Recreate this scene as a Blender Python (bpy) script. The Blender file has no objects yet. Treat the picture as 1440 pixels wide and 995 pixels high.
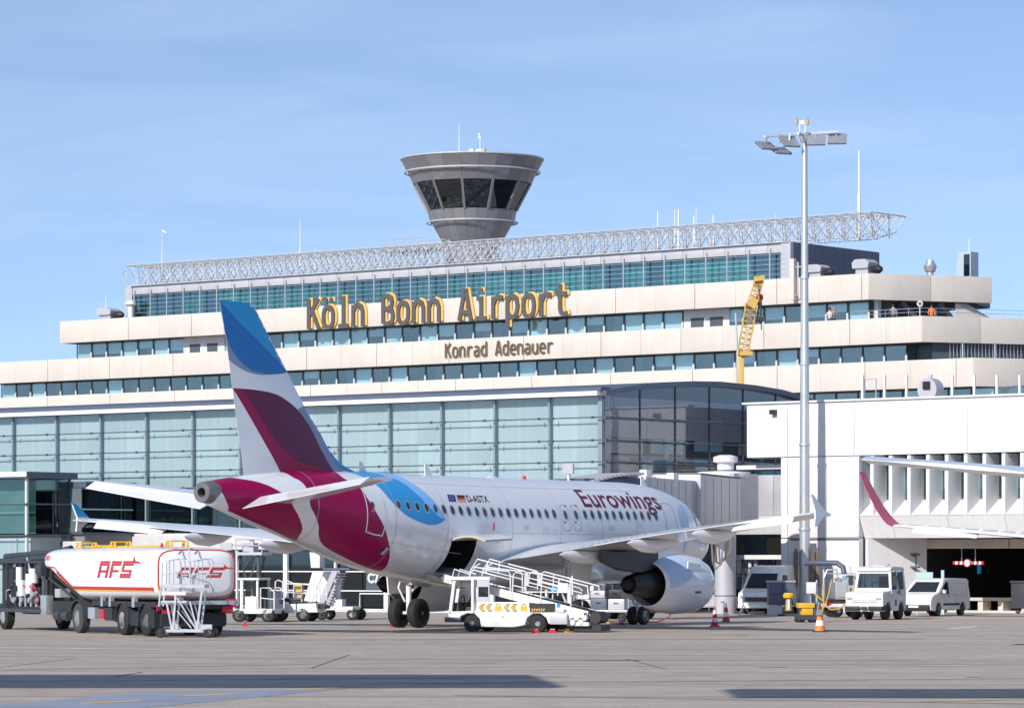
import bpy, bmesh, math, random
import numpy as np
from mathutils import Vector, Matrix
from mathutils.geometry import tessellate_polygon
from mathutils.bvhtree import BVHTree
random.seed(7)
rad = math.radians
scene = bpy.context.scene
COL = scene.collection

# ------------------------------------------------------------------ camera
EYE, FPX, HORIZON = 2.56, 5115.0, 791.0          # eye height (m), focal length and horizon of the 1440 px wide photograph
cam_d = bpy.data.cameras.new('camera'); cam = bpy.data.objects.new('camera', cam_d); COL.objects.link(cam)
cam.location = (0, 0, EYE); cam.rotation_euler = (rad(90), 0, 0)
cam_d.sensor_width = 36; cam_d.lens = FPX / 1440 * 36
cam_d.shift_y = (HORIZON - 497.5) / 1440
cam_d.clip_start = 1; cam_d.clip_end = 20000
scene.camera = cam

# ------------------------------------------------------------------ light, sky, exposure
SUN_EL, SUN_AZ = 31.0, 35.5                       # elevation; azimuth left of straight-behind-the-camera
sd = Vector((-math.sin(rad(SUN_AZ)) * math.cos(rad(SUN_EL)), -math.cos(rad(SUN_AZ)) * math.cos(rad(SUN_EL)), math.sin(rad(SUN_EL))))
sun_d = bpy.data.lights.new('sun', 'SUN'); sun = bpy.data.objects.new('sun', sun_d); COL.objects.link(sun)
sun_d.energy = 3.7; sun_d.angle = rad(0.5); sun_d.color = (1.0, 0.955, 0.89)
sun.rotation_euler = (-sd).to_track_quat('-Z', 'Y').to_euler(); sun.location = (-60, -60, 80)
world = bpy.data.worlds.new('World'); scene.world = world; world.use_nodes = True
wn, wl = world.node_tree.nodes, world.node_tree.links
bg = wn['Background']
sky = wn.new('ShaderNodeTexSky'); sky.sky_type = 'NISHITA'; sky.sun_disc = False
sky.sun_elevation = rad(SUN_EL); sky.sun_rotation = math.atan2(sd.x, sd.y)
sky.air_density = 1.0; sky.dust_density = 0.3; sky.ozone_density = 2.0; sky.altitude = 100
tc = wn.new('ShaderNodeTexCoord')
# thin cirrus streaks: a stretched noise over the direction of view
mp = wn.new('ShaderNodeMapping'); mp.inputs['Scale'].default_value = (4.0, 4.0, 22.0); mp.inputs['Rotation'].default_value = (0, rad(9), 0)
nz = wn.new('ShaderNodeTexNoise'); nz.inputs['Scale'].default_value = 1.7; nz.inputs['Detail'].default_value = 7; nz.inputs['Roughness'].default_value = 0.55; nz.inputs['Distortion'].default_value = 0.6
rp = wn.new('ShaderNodeValToRGB'); rp.color_ramp.elements[0].position = 0.45; rp.color_ramp.elements[1].position = 0.85
rp.color_ramp.elements[1].color = (0.13, 0.13, 0.13, 1)
# the whole sky looked up a little higher than the view line: a clear spring day without the yellowish rim
vm = wn.new('ShaderNodeVectorMath'); vm.operation = 'MULTIPLY_ADD'; vm.inputs[1].default_value = (1, 1, 1.5); vm.inputs[2].default_value = (0, 0, 0.125)
vn = wn.new('ShaderNodeVectorMath'); vn.operation = 'NORMALIZE'
mx = wn.new('ShaderNodeMix'); mx.data_type = 'RGBA'; mx.inputs[7].default_value = (7.6, 7.9, 8.7, 1)
hs = wn.new('ShaderNodeHueSaturation'); hs.inputs['Hue'].default_value = 0.504; hs.inputs['Saturation'].default_value = 0.98; hs.inputs['Value'].default_value = 0.965
wl.new(tc.outputs['Generated'], vm.inputs[0]); wl.new(vm.outputs[0], vn.inputs[0]); wl.new(vn.outputs[0], sky.inputs[0])
wl.new(tc.outputs['Generated'], mp.inputs[0]); wl.new(mp.outputs[0], nz.inputs['Vector']); wl.new(nz.outputs[0], rp.inputs[0])
wl.new(rp.outputs[0], mx.inputs[0]); wl.new(sky.outputs[0], hs.inputs['Color']); wl.new(hs.outputs[0], mx.inputs[6]); wl.new(mx.outputs[2], bg.inputs[0])
bg.inputs[1].default_value = 0.15
scene.view_settings.view_transform = 'Standard'; scene.view_settings.look = 'None'
scene.view_settings.exposure = 0.32; scene.view_settings.gamma = 1.0
scene.cycles.max_bounces = 8; scene.cycles.transparent_max_bounces = 16
scene.cycles.use_denoising = True

# ------------------------------------------------------------------ materials
def M(name, rgb, rough=0.5, metal=0.0, var=0.08, scale=1.5, bump=0.0, coat=0.0, streak=0.0, rnd=0.0, spec=0.5, stretch=None, emit=0, obj_coord=True):
    m = bpy.data.materials.new(name); m.use_nodes = True
    n, l = m.node_tree.nodes, m.node_tree.links
    p = n['Principled BSDF']
    p.inputs['Roughness'].default_value = rough; p.inputs['Metallic'].default_value = metal
    p.inputs['Specular IOR Level'].default_value = spec
    if coat: p.inputs['Coat Weight'].default_value = coat; p.inputs['Coat Roughness'].default_value = 0.06
    t = n.new('ShaderNodeTexCoord'); src = t.outputs['Object']
    base = n.new('ShaderNodeRGB'); base.outputs[0].default_value = (*rgb, 1); out = base.outputs[0]
    def mul(out, fac_socket, lo, hi):
        mr = n.new('ShaderNodeMapRange'); mr.inputs['From Min'].default_value = 0.3; mr.inputs['From Max'].default_value = 0.7
        mr.inputs['To Min'].default_value = lo; mr.inputs['To Max'].default_value = hi
        l.new(fac_socket, mr.inputs['Value'])
        h = n.new('ShaderNodeHueSaturation'); l.new(out, h.inputs['Color']); l.new(mr.outputs[0], h.inputs['Value'])
        return h.outputs[0]
    nf = None
    if var or bump:
        nt = n.new('ShaderNodeTexNoise'); nt.inputs['Scale'].default_value = scale; nt.inputs['Detail'].default_value = 6; nt.inputs['Roughness'].default_value = 0.6
        if stretch:
            mm = n.new('ShaderNodeMapping'); mm.inputs['Scale'].default_value = stretch; l.new(src, mm.inputs[0]); l.new(mm.outputs[0], nt.inputs['Vector'])
        else: l.new(src, nt.inputs['Vector'])
        nf = nt.outputs[0]
    if var: out = mul(out, nf, 1 - var, 1 + var)
    if streak:                                        # rain marks running down
        mm = n.new('ShaderNodeMapping'); mm.inputs['Scale'].default_value = (2.2, 2.2, 0.12); l.new(src, mm.inputs[0])
        n2 = n.new('ShaderNodeTexNoise'); n2.inputs['Scale'].default_value = 2.0; n2.inputs['Detail'].default_value = 4; l.new(mm.outputs[0], n2.inputs['Vector'])
        out = mul(out, n2.outputs[0], 1 - streak, 1 + streak * 0.5)
    if rnd:
        oi = n.new('ShaderNodeObjectInfo')
        mr = n.new('ShaderNodeMapRange'); mr.inputs['To Min'].default_value = 1 - rnd; mr.inputs['To Max'].default_value = 1 + rnd
        l.new(oi.outputs['Random'], mr.inputs['Value'])
        h = n.new('ShaderNodeHueSaturation'); l.new(out, h.inputs['Color']); l.new(mr.outputs[0], h.inputs['Value']); out = h.outputs[0]
    l.new(out, p.inputs['Base Color'])
    if bump:
        b = n.new('ShaderNodeBump'); b.inputs['Strength'].default_value = bump; b.inputs['Distance'].default_value = 0.05
        l.new(nf, b.inputs['Height']); l.new(b.outputs[0], p.inputs['Normal'])
    if emit:
        l.new(out, p.inputs['Emission Color']); p.inputs['Emission Strength'].default_value = emit
    return m

def GLASS(name, tint=(0.5, 0.7, 0.72), refl=0.25, rough=0.02, wav=0.0, gcol=(0.9, 0.95, 1.0)):
    """Window glass: tinted see-through with a sky-like mirror on top that grows towards grazing angles."""
    m = bpy.data.materials.new(name); m.use_nodes = True
    n, l = m.node_tree.nodes, m.node_tree.links
    n.remove(n['Principled BSDF'])
    o = n['Material Output']
    tr = n.new('ShaderNodeBsdfTransparent'); tr.inputs[0].default_value = (*tint, 1)
    gl = n.new('ShaderNodeBsdfGlossy'); gl.inputs['Roughness'].default_value = rough; gl.inputs[0].default_value = (*gcol, 1)
    lw = n.new('ShaderNodeLayerWeight'); lw.inputs['Blend'].default_value = 0.25
    mr = n.new('ShaderNodeMapRange'); mr.inputs['To Min'].default_value = refl; mr.inputs['To Max'].default_value = 1.0
    pw_ = n.new('ShaderNodeMath'); pw_.operation = 'POWER'; pw_.inputs[1].default_value = 4.0; l.new(lw.outputs['Facing'], pw_.inputs[0]); lw.inputs['Blend'].default_value = 0.5
    l.new(pw_.outputs[0], mr.inputs['Value'])
    mi = n.new('ShaderNodeMixShader'); l.new(mr.outputs[0], mi.inputs[0]); l.new(tr.outputs[0], mi.inputs[1]); l.new(gl.outputs[0], mi.inputs[2])
    l.new(mi.outputs[0], o.inputs[0])
    if wav:
        t = n.new('ShaderNodeTexCoord'); nt = n.new('ShaderNodeTexNoise'); nt.inputs['Scale'].default_value = 0.6; l.new(t.outputs['Object'], nt.inputs['Vector'])
        b = n.new('ShaderNodeBump'); b.inputs['Strength'].default_value = wav; b.inputs['Distance'].default_value = 0.05; l.new(nt.outputs[0], b.inputs['Height']); l.new(b.outputs[0], gl.inputs['Normal'])
    return m

m_white = M('white_paint', (0.80, 0.80, 0.81), 0.22, coat=0.6, var=0.05, scale=0.6, stretch=(.25, 1, 1))
m_vwhite = M('vehicle_white', (0.74, 0.735, 0.72), 0.38, var=0.13, scale=1.8, coat=0.25)
m_tankwhite = M('tank_white', (0.80, 0.80, 0.80), 0.25, coat=0.5, var=0.04, scale=1.2)
m_dsteel = M('dark_steel', (0.055, 0.06, 0.07), 0.5, metal=.2, var=.15)
m_oldwhite = M('worn_white', (0.72, 0.71, 0.68), 0.45, var=0.14, scale=3)
m_magenta = M('magenta_paint', (0.30, 0.0, 0.07), 0.3, coat=0.0, spec=0.28, var=0.02)
m_plum = M('plum_paint', (0.115, 0.006, 0.06), 0.3, coat=0.0, spec=0.28, var=0.03)
m_blue = M('blue_paint', (0.018, 0.33, 0.66), 0.3, coat=0.0, spec=0.28, var=0.02)
m_blue_deep = M('deep_blue_paint', (0.014, 0.17, 0.48), 0.3, coat=0.0, spec=0.28, var=0.02)
m_cyan = M('cyan_paint', (0.04, 0.33, 0.68), 0.3, coat=0.0, spec=0.28, var=0.02)
m_pale = M('pale_blue_paint', (0.50, 0.62, 0.78), 0.3, coat=0.0, spec=0.28, var=0.02)
m_winglet = M('winglet_red', (0.50, 0.0, 0.11), 0.35, coat=0, spec=.25, var=.02)
m_blue_light = M('light_blue_paint', (0.25, 0.54, 0.88), 0.3, coat=0.0, spec=0.28, var=0.02)
m_greyblue = M('grey_blue_paint', (0.24, 0.30, 0.42), 0.3, coat=0.0, spec=0.28, var=0.02)
m_title = M('title_burgundy', (0.14, 0.008, 0.05), 0.35, var=0)
m_cream = M('cream_concrete', (0.605, 0.548, 0.488), 0.75, var=0.06, scale=0.35, streak=0.045, rnd=0.02, bump=0.1)
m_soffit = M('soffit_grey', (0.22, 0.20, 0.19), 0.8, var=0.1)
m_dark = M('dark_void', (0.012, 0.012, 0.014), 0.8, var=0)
m_interior = M('dim_interior', (0.09, 0.12, 0.135), 0.8, var=0.4, scale=0.4, rnd=0.3)
m_blind = M('pale_blind', (0.80, 0.84, 0.85), 0.8, var=0.05, scale=1.0, rnd=0.12, stretch=(3, 3, 0.3))
m_curtain = M('hall_curtain', (0.47, 0.535, 0.54), 0.85, var=0.09, scale=1.6, stretch=(4, 4, 0.2), rnd=0.09)
m_wallwhite = M('white_plaster', (0.72, 0.71, 0.71), 0.7, var=0.05, scale=0.5, streak=0.05, bump=0.08)
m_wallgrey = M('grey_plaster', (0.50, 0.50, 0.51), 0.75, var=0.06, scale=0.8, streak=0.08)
m_grey = M('grey_metal_sheet', (0.48, 0.475, 0.50), 0.45, metal=0.2, var=0.06, scale=0.8, rnd=0.05)
m_cab = M('tower_cladding', (0.235, 0.23, 0.24), 0.4, metal=0.35, var=0.06, rnd=0.10)
m_steel = M('galvanised_steel', (0.52, 0.55, 0.58), 0.42, metal=0.55, var=0.12, scale=3, stretch=(1, 1, 0.4))
m_truss = M('truss_steel', (0.54, 0.55, 0.57), 0.5, metal=0.3, var=0.06)
m_slate = M('slate_metal', (0.10, 0.12, 0.17), 0.5, metal=0.2, var=0.08, scale=0.7)
m_frame = M('window_frame', (0.55, 0.56, 0.57), 0.5, var=0.03)
m_dframe = M('dark_frame', (0.07, 0.09, 0.11), 0.5, var=0.05)
m_post = M('hall_post', (0.24, 0.30, 0.34), 0.45, metal=0.2, var=0.05)
m_signgrey = M('sign_charcoal', (0.085, 0.08, 0.085), 0.55, var=0.05)
m_signbrown = M('sign_brown', (0.10, 0.075, 0.06), 0.6, var=.03)
m_signtan = M('sign_tan', (0.42, 0.30, 0.16), 0.6, var=0.03)
m_signyel = M('sign_yellow', (0.80, 0.46, 0.12), 0.5, var=0.03)
m_yellow = M('safety_yellow', (0.72, 0.42, 0.03), 0.45, var=0.1, scale=3)
m_orange = M('cone_orange', (0.75, 0.22, 0.03), 0.5, var=0.06)
m_red = M('signal_red', (0.55, 0.02, 0.05), 0.45, var=0.08)
m_rubber = M('tyre_rubber', (0.018, 0.018, 0.019), 0.8, var=0.15, scale=4)
m_tyregrey = M('dusty_tyre', (0.055, 0.053, 0.052), 0.85, var=0.15, scale=5)
m_rim = M('wheel_rim', (0.50, 0.50, 0.51), 0.4, metal=0.5, var=0.1)
m_black = M('black_plastic', (0.02, 0.021, 0.024), 0.5, var=0.1)
m_chassis = M('chassis_black', (0.03, 0.031, 0.034), 0.6, var=0.2, scale=3)
m_apu = M('apu_metal', (0.20, 0.19, 0.19), 0.4, metal=0.5, var=0.2)
m_exhaust = M('exhaust_metal', (0.055, 0.05, 0.05), 0.4, metal=0.7, var=0.15)
m_alum = M('raw_aluminium', (0.60, 0.61, 0.63), 0.38, metal=0.7, var=0.15, scale=4)
m_tan = M('primer_tan', (0.50, 0.45, 0.36), 0.55, var=0.06)
m_afsred = M('logo_red', (0.50, 0.03, 0.04), 0.45, var=0)
m_gold = M('stripe_gold', (0.75, 0.42, 0.05), 0.45, var=0)
m_flagblue = M('flag_blue', (0.01, 0.05, 0.25), 0.5, var=0)
m_ink = M('ink_black', (0.02, 0.02, 0.022), 0.5, var=0)
m_cabinblue = M('roof_cabin_paint', (0.40, 0.47, 0.53), .5, var=.06)
m_hose = M('tan_hose', (0.55, 0.36, 0.12), 0.6, var=0.1)
m_skin = M('skin', (0.50, 0.30, 0.21), 0.6, var=0.05)
m_cabinwin = M('cabin_window_glass', (0.05, 0.07, 0.10), 0.1, var=0.0, rnd=0.35)
m_crane = M('crane_yellow', (0.62, 0.40, 0.10), .5, var=.1)
m_seal = M('grey_seal', (0.44, 0.45, 0.48), 0.5, var=0)
m_lightwall = M('light_grey_wall', (0.56, 0.55, 0.54), 0.75, var=0.06, streak=0.05)
m_tealpanel = M('light_teal_screen', (0.40, 0.58, 0.60), 0.6, var=0.05)
g_win = GLASS('office_glass', (0.80, 0.90, 0.92), 0.13, gcol=(.88, .96, .92))
g_hall = GLASS('hall_glass', (0.905, 0.94, 0.945), 0.05, gcol=(.88, .93, .94))
g_gable = GLASS('gable_glass', (0.86, 0.88, 0.90), 0.05, wav=0.02)
g_teal = GLASS('teal_glass', (0.55, 0.86, 0.85), 0.12)
g_tower = GLASS('tower_glass', (0.10, 0.17, 0.19), 0.09)
g_dark = GLASS('dark_glass', (0.36, 0.47, 0.48), 0.08)
g_block = GLASS('block_glass', (0.62, 0.76, 0.74), 0.07)
g_veh = GLASS('vehicle_glass', (0.24, 0.34, 0.36), 0.06)

# ------------------------------------------------------------------ mesh helpers
OFF = {}
def off_of(o):
    while o is not None:
        if o.name in OFF: return OFF[o.name]
        o = o.parent
    return Vector((0, 0, 0))
def put(name, me, parent=None, loc=(0, 0, 0), rot=(0, 0, 0), label=None, kind=None, scale=None):
    o = bpy.data.objects.new(name, me); COL.objects.link(o)
    if parent is not None: o.parent = parent
    o.location = loc; o.rotation_euler = rot
    if scale: o.scale = scale
    if label: o['label'] = label
    if kind: o['kind'] = kind
    return o
def thing(name, label, cat, loc=(0, 0, 0), rz=0.0, group=None):
    o = put(name, None, None, loc, (0, 0, rz)); o.empty_display_size = 0.5
    o['label'] = label; o['category'] = cat
    if group: o['group'] = group
    return o
def copy_tree(o, parent=None):
    c = o.copy(); COL.objects.link(c)
    if parent is not None: c.parent = parent
    for ch in list(o.children): copy_tree(ch, c)
    return c

class MB:
    """collects shapes, links them as one mesh object"""
    def __init__(s): s.v, s.f, s.m, s.s = [], [], [], []
    def add(s, vs, fs, mi=0, sm=False):
        k = len(s.v); s.v += [tuple(v) for v in vs]
        for f in fs: s.f.append([i + k for i in f]); s.m.append(mi); s.s.append(sm)
        return s
    def hexa(s, p, mi=0):                     # p: bottom 4 (ccw), top 4
        return s.add(p, [(3, 2, 1, 0), (4, 5, 6, 7), (0, 1, 5, 4), (1, 2, 6, 5), (2, 3, 7, 6), (3, 0, 4, 7)], mi)
    def box(s, x0, x1, y0, y1, z0, z1, mi=0):
        return s.hexa([(x0, y0, z0), (x1, y0, z0), (x1, y1, z0), (x0, y1, z0), (x0, y0, z1), (x1, y0, z1), (x1, y1, z1), (x0, y1, z1)], mi)
    def bar(s, p0, p1, w, h=None, mi=0, up=(0, 0, 1)):
        h = h or w; p0, p1 = Vector(p0), Vector(p1); d = (p1 - p0).normalized(); u = Vector(up)
        if abs(d.dot(u)) > 0.98: u = Vector((1, 0, 0))
        r = d.cross(u).normalized() * w / 2; u = r.cross(d).normalized() * h / 2
        return s.hexa([p0 - r - u, p0 + r - u, p1 + r - u, p1 - r - u, p0 - r + u, p0 + r + u, p1 + r + u, p1 - r + u], mi)
    def quad(s, a, b, c, d, mi=0): return s.add([a, b, c, d], [(0, 1, 2, 3)], mi)
    def prism(s, poly, y0, y1, mi=0, sm=False, axis='y'):
        n = len(poly); P = []
        for y in (y0, y1):
            for p in poly:
                P.append((p[0], y, p[1]) if axis == 'y' else ((y, p[0], p[1]) if axis == 'x' else (p[0], p[1], y)))
        fs = [tuple(range(n)), tuple(range(2 * n - 1, n - 1, -1))] + [(i, i + n, (i + 1) % n + n, (i + 1) % n) for i in range(n)]
        return s.add(P, fs, mi, sm)
    def rings(s, rs, mi=0, sm=True, cap=True, close=True):
        n = len(rs[0]); k = len(s.v)
        P = [p for r in rs for p in r]; fs = []
        for j in range(len(rs) - 1):
            for i in range(n if close else n - 1):
                i2 = (i + 1) % n; fs.append((j * n + i, j * n + i2, (j + 1) * n + i2, (j + 1) * n + i))
        if cap and close:
            fs.append(tuple(range(n - 1, -1, -1))); fs.append(tuple((len(rs) - 1) * n + i for i in range(n)))
        return s.add(P, fs, mi, sm)
    def tube(s, pts, r, n=6, mi=0, closed=False):
        pts = [Vector(p) for p in pts]; rs = []; m = len(pts); prev = None
        for i, p in enumerate(pts):
            if closed: d = pts[(i + 1) % m] - pts[i - 1]
            else: d = pts[min(i + 1, m - 1)] - pts[max(i - 1, 0)]
            d.normalize()
            if prev is None:
                a = Vector((0, 0, 1)) if abs(d.z) < 0.9 else Vector((1, 0, 0)); u = d.cross(a).normalized()
            else:
                u = (prev - d * prev.dot(d))
                u = u.normalized() if u.length > 1e-6 else d.orthogonal().normalized()
            prev = u; w = d.cross(u)
            rr = r[i] if isinstance(r, (list, tuple)) else r
            rs.append([p + (u * math.cos(2 * math.pi * k / n) + w * math.sin(2 * math.pi * k / n)) * rr for k in range(n)])
        if closed: rs.append(rs[0])
        return s.rings(rs, mi, True, not closed)
    def cyl(s, p0, p1, r0, r1=None, n=12, mi=0): return s.tube([p0, p1], [r0, r0 if r1 is None else r1], n, mi)
    def lathe(s, prof, c=(0, 0, 0), axis='z', n=24, mi=0, cap=True):     # prof: (t along axis, radius)
        rs = []
        for t, r in prof:
            ring = []
            for k in range(n):
                a = 2 * math.pi * k / n; x, y = r * math.cos(a), r * math.sin(a)
                q = (x, y, t) if axis == 'z' else ((t, x, y) if axis == 'x' else (y, t, x))
                ring.append((q[0] + c[0], q[1] + c[1], q[2] + c[2]))
            rs.append(ring)
        return s.rings(rs, mi, True, cap)
    def sphere(s, c, r, n=10, mi=0, sz=1.0):
        return s.lathe([(-r * sz * math.cos(math.pi * i / 6), max(1e-3, r * math.sin(math.pi * i / 6))) for i in range(7)], c, 'z', n, mi)
    def mesh(s, name, mats, off=None, bevel=0, smooth=True, ang=38, recalc=True):
        me = bpy.data.meshes.new(name)
        vs = [(v[0] - off[0], v[1] - off[1], v[2] - off[2]) for v in s.v] if off is not None else s.v
        me.from_pydata(vs, [], s.f)
        for q in (mats if isinstance(mats, (list, tuple)) else [mats]): me.materials.append(q)
        me.polygons.foreach_set('material_index', s.m)
        if recalc or bevel:
            bm = bmesh.new(); bm.from_mesh(me)
            if recalc: bmesh.ops.recalc_face_normals(bm, faces=bm.faces)
            if bevel:
                ed = [e for e in bm.edges if len(e.link_faces) == 2 and e.calc_face_angle(0) > rad(28)]
                bmesh.ops.bevel(bm, geom=ed, offset=bevel, segments=2, affect='EDGES', profile=0.6, clamp_overlap=True)
            bm.to_mesh(me); bm.free()
        if smooth:
            me.polygons.foreach_set('use_smooth', [True] * len(me.polygons))
            me.set_sharp_from_angle(angle=rad(ang))
        return me
    def build(s, name, mats, parent=None, label=None, kind=None, bevel=0, smooth=True, ang=38, recalc=True):
        off = off_of(parent)
        return put(name, s.mesh(name, mats, off, bevel, smooth, ang, recalc), parent, label=label, kind=kind)

def ground(px, py):                          # where a spot of the apron seen in the photograph lies
    D = FPX * EYE / (py - HORIZON); return ((px - 720) / FPX * D, D)
def at(px, py, D): return ((px - 720) / FPX * D, D, EYE + (HORIZON - py) * D / FPX)
AL = rad(39.0); CA, SA = math.cos(AL), math.sin(AL)
def b2w(a, c): return (CA * a + SA * c, -SA * a + CA * c)
def onwall(px, py, c):                       # spot on a wall parallel to the terminal front: (along, height)
    k = (px - 720) / FPX; a = c * (k * CA - SA) / (CA + k * SA); D = -SA * a + CA * c
    return a, EYE + (HORIZON - py) * D / FPX
def ongable(px, py, a):                      # spot on a wall at right angles to the terminal front: (inward, height)
    k = (px - 720) / FPX; c = a * (CA + k * SA) / (k * CA - SA); D = -SA * a + CA * c
    return c, EYE + (HORIZON - py) * D / FPX
def bthing(name, label, cat, a, c, z=0.0, group=None):
    x, y = b2w(a, c); o = thing(name, label, cat, (x, y, z), -AL, group); OFF[o.name] = Vector((a, c, z)); return o

def text_polys(body, size=1.0, spacing=1.0, bold=0.0, shear=0.0):
    cu = bpy.data.curves.new('lettering', 'FONT'); cu.body = body; cu.size = size; cu.space_character = spacing; cu.offset = bold; cu.shear = shear; cu.resolution_u = 4
    ob = bpy.data.objects.new('lettering', cu); COL.objects.link(ob)
    dg = bpy.context.evaluated_depsgraph_get(); me = ob.evaluated_get(dg).to_mesh()
    vs = [(v.co.x, v.co.y) for v in me.vertices]; fs = [tuple(p.vertices) for p in me.polygons]
    ob.evaluated_get(dg).to_mesh_clear(); bpy.data.objects.remove(ob); bpy.data.curves.remove(cu)
    return vs, fs
def smooth_poly(pts, sub=5):
    """closed outline; points with a third entry are corners, the others are rounded through"""
    n = len(pts); out = []
    for i in range(n):
        p0, p1, p2, p3 = (pts[(i + k - 1) % n] for k in range(4))
        a = p1 if len(p1) > 2 else p0; d = p2 if len(p2) > 2 else p3
        for k in range(sub):
            t = k / sub
            q = []
            for c in (0, 1):
                m1 = (p2[c] - a[c]) / (1 if len(p1) > 2 else 2); m2 = (d[c] - p1[c]) / (1 if len(p2) > 2 else 2)
                q.append((2 * t**3 - 3 * t**2 + 1) * p1[c] + (t**3 - 2 * t**2 + t) * m1 + (-2 * t**3 + 3 * t**2) * p2[c] + (t**3 - t**2) * m2)
            out.append(tuple(q))
    return out
def poly_faces(outline):
    tris = tessellate_polygon([[Vector((p[0], p[1], 0)) for p in outline]])
    return list(outline), [tuple(t) for t in tris]
def cut_grid(vs, fs, du, dv):
    bm = bmesh.new(); bv = [bm.verts.new((v[0], v[1], 0)) for v in vs]
    for f in fs:
        try: bm.faces.new([bv[i] for i in f])
        except ValueError: pass
    for ax, st in ((0, du), (1, dv)):
        if not st: continue
        lo = min(v.co[ax] for v in bm.verts); hi = max(v.co[ax] for v in bm.verts)
        k = math.floor(lo / st) + 1
        while k * st < hi:
            co = [0, 0, 0]; no = [0, 0, 0]; co[ax] = k * st; no[ax] = 1
            bmesh.ops.bisect_plane(bm, geom=bm.verts[:] + bm.edges[:] + bm.faces[:], dist=1e-6, plane_co=co, plane_no=no); k += 1
    bm.verts.index_update()
    V = [(v.co.x, v.co.y) for v in bm.verts]; F = [tuple(v.index for v in f.verts) for f in bm.faces]
    bm.free(); return V, F
def pchip(xs, ys):
    xs = np.array(xs, float); ys = np.array(ys, float); h = np.diff(xs); d = np.diff(ys) / h; m = np.zeros(len(xs))
    for i in range(1, len(xs) - 1):
        if d[i - 1] * d[i] > 0:
            w1 = 2 * h[i] + h[i - 1]; w2 = h[i] + 2 * h[i - 1]; m[i] = (w1 + w2) / (w1 / d[i - 1] + w2 / d[i])
    m[0], m[-1] = d[0], d[-1]
    def f(x):
        i = int(np.clip(np.searchsorted(xs, x) - 1, 0, len(h) - 1)); t = (x - xs[i]) / h[i]
        t = min(max(t, 0), 1)
        return float((2*t**3-3*t**2+1)*ys[i] + (t**3-2*t**2+t)*h[i]*m[i] + (-2*t**3+3*t**2)*ys[i+1] + (t**3-t**2)*h[i]*m[i+1])
    return f
# ------------------------------------------------------------------ the apron
def sheet(name, poly, z, mat, kind='structure'):
    mb = MB(); mb.add([(p[0], p[1], z) for p in poly], [tuple(range(len(poly)))])
    return mb.build(name, mat, kind=kind, smooth=False)
def apron_mat(name, base, dark, k=1.0):
    m = bpy.data.materials.new(name); m.use_nodes = True; n, l = m.node_tree.nodes, m.node_tree.links
    p = n['Principled BSDF']; p.inputs['Roughness'].default_value = 0.85; p.inputs['Specular IOR Level'].default_value = 0.25
    t = n.new('ShaderNodeTexCoord')
    def noise(sc, scale, det=6, ro=0.6):
        mm = n.new('ShaderNodeMapping'); mm.inputs['Scale'].default_value = sc; mm.inputs['Rotation'].default_value = (0, 0, rad(4)); l.new(t.outputs['Object'], mm.inputs[0])
        q = n.new('ShaderNodeTexNoise'); q.inputs['Scale'].default_value = scale; q.inputs['Detail'].default_value = det; q.inputs['Roughness'].default_value = ro; l.new(mm.outputs[0], q.inputs['Vector']); return q.outputs[0]
    def ramp(s, a, b, ca, cb):
        r = n.new('ShaderNodeValToRGB'); r.color_ramp.elements[0].position = a; r.color_ramp.elements[1].position = b
        r.color_ramp.elements[0].color = (ca, ca, ca, 1); r.color_ramp.elements[1].color = (cb, cb, cb, 1); l.new(s, r.inputs[0]); return r.outputs[0]
    def mixc(f, a, b, mode='MIX'):
        q = n.new('ShaderNodeMix'); q.data_type = 'RGBA'; q.blend_type = mode
        for s, v in ((0, f), (6, a), (7, b)):
            if isinstance(v, (int, float)): q.inputs[s].default_value = v
            elif isinstance(v, tuple): q.inputs[s].default_value = v
            else: l.new(v, q.inputs[s])
        return q.outputs[2]
    c = mixc(noise((1, 0.35, 1), 0.05), (*base, 1), (*dark, 1))
    c = mixc(1.0, c, ramp(noise((0.16, 1, 1), 0.55), 0.35, 0.7, 0.84, 1.08), 'MULTIPLY')       # tyre lanes and wash marks along the stand line
    c = mixc(1.0, c, ramp(noise((1, 1, 1), 0.9, 8, 0.75), 0.3, 0.7, 0.80, 1.14), 'MULTIPLY')
    c = mixc(1.0, c, ramp(noise((1, 1, 1), 9, 6, 0.8), 0.3, 0.7, 0.74, 1.22), 'MULTIPLY')
    c = mixc(1.0, c, ramp(noise((0.5, 1, 1), 0.33, 3), 0.62, 0.72, 1.0, 0.72), 'MULTIPLY')      # oil and fuel stains
    l.new(c, p.inputs['Base Color'])
    b = n.new('ShaderNodeBump'); b.inputs['Strength'].default_value = 0.25; b.inputs['Distance'].default_value = 0.01; l.new(noise((1, 1, 1), 30, 3), b.inputs['Height']); l.new(b.outputs[0], p.inputs['Normal'])
    return m
m_apron = apron_mat('apron_concrete', (0.505, 0.43, 0.365), (0.42, 0.355, 0.30))
m_asph = apron_mat('apron_asphalt', (0.475, 0.405, 0.35), (0.395, 0.335, 0.29))
m_line = M('worn_white_line', (0.72, 0.71, 0.73), 0.7, var=0.3, scale=1.2)
m_faint = M('faded_line', (0.55, 0.51, 0.51), 0.8, var=0.2, scale=0.8)
m_yline = M('yellow_line', (0.72, 0.46, 0.10), 0.7, var=0.25, scale=1.5)
m_yfaint = M('faded_yellow_line', (0.42, 0.33, 0.19), 0.8, var=0.25, scale=0.8)
m_bluestrip = M('blue_grey_strip', (0.265, 0.295, 0.365), 0.75, var=0.15, scale=0.6)
m_tar = M('tar_seam', (0.15, 0.13, 0.125), 0.7, var=0.2)
S = 6000
sheet('apron', [(-S, -300), (S, -300), (S, 2 * S), (-S, 2 * S)], 0, m_apron)
def gpoly(name, px, z, mat): return sheet(name, [ground(*p) for p in px], z, mat)
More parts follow.
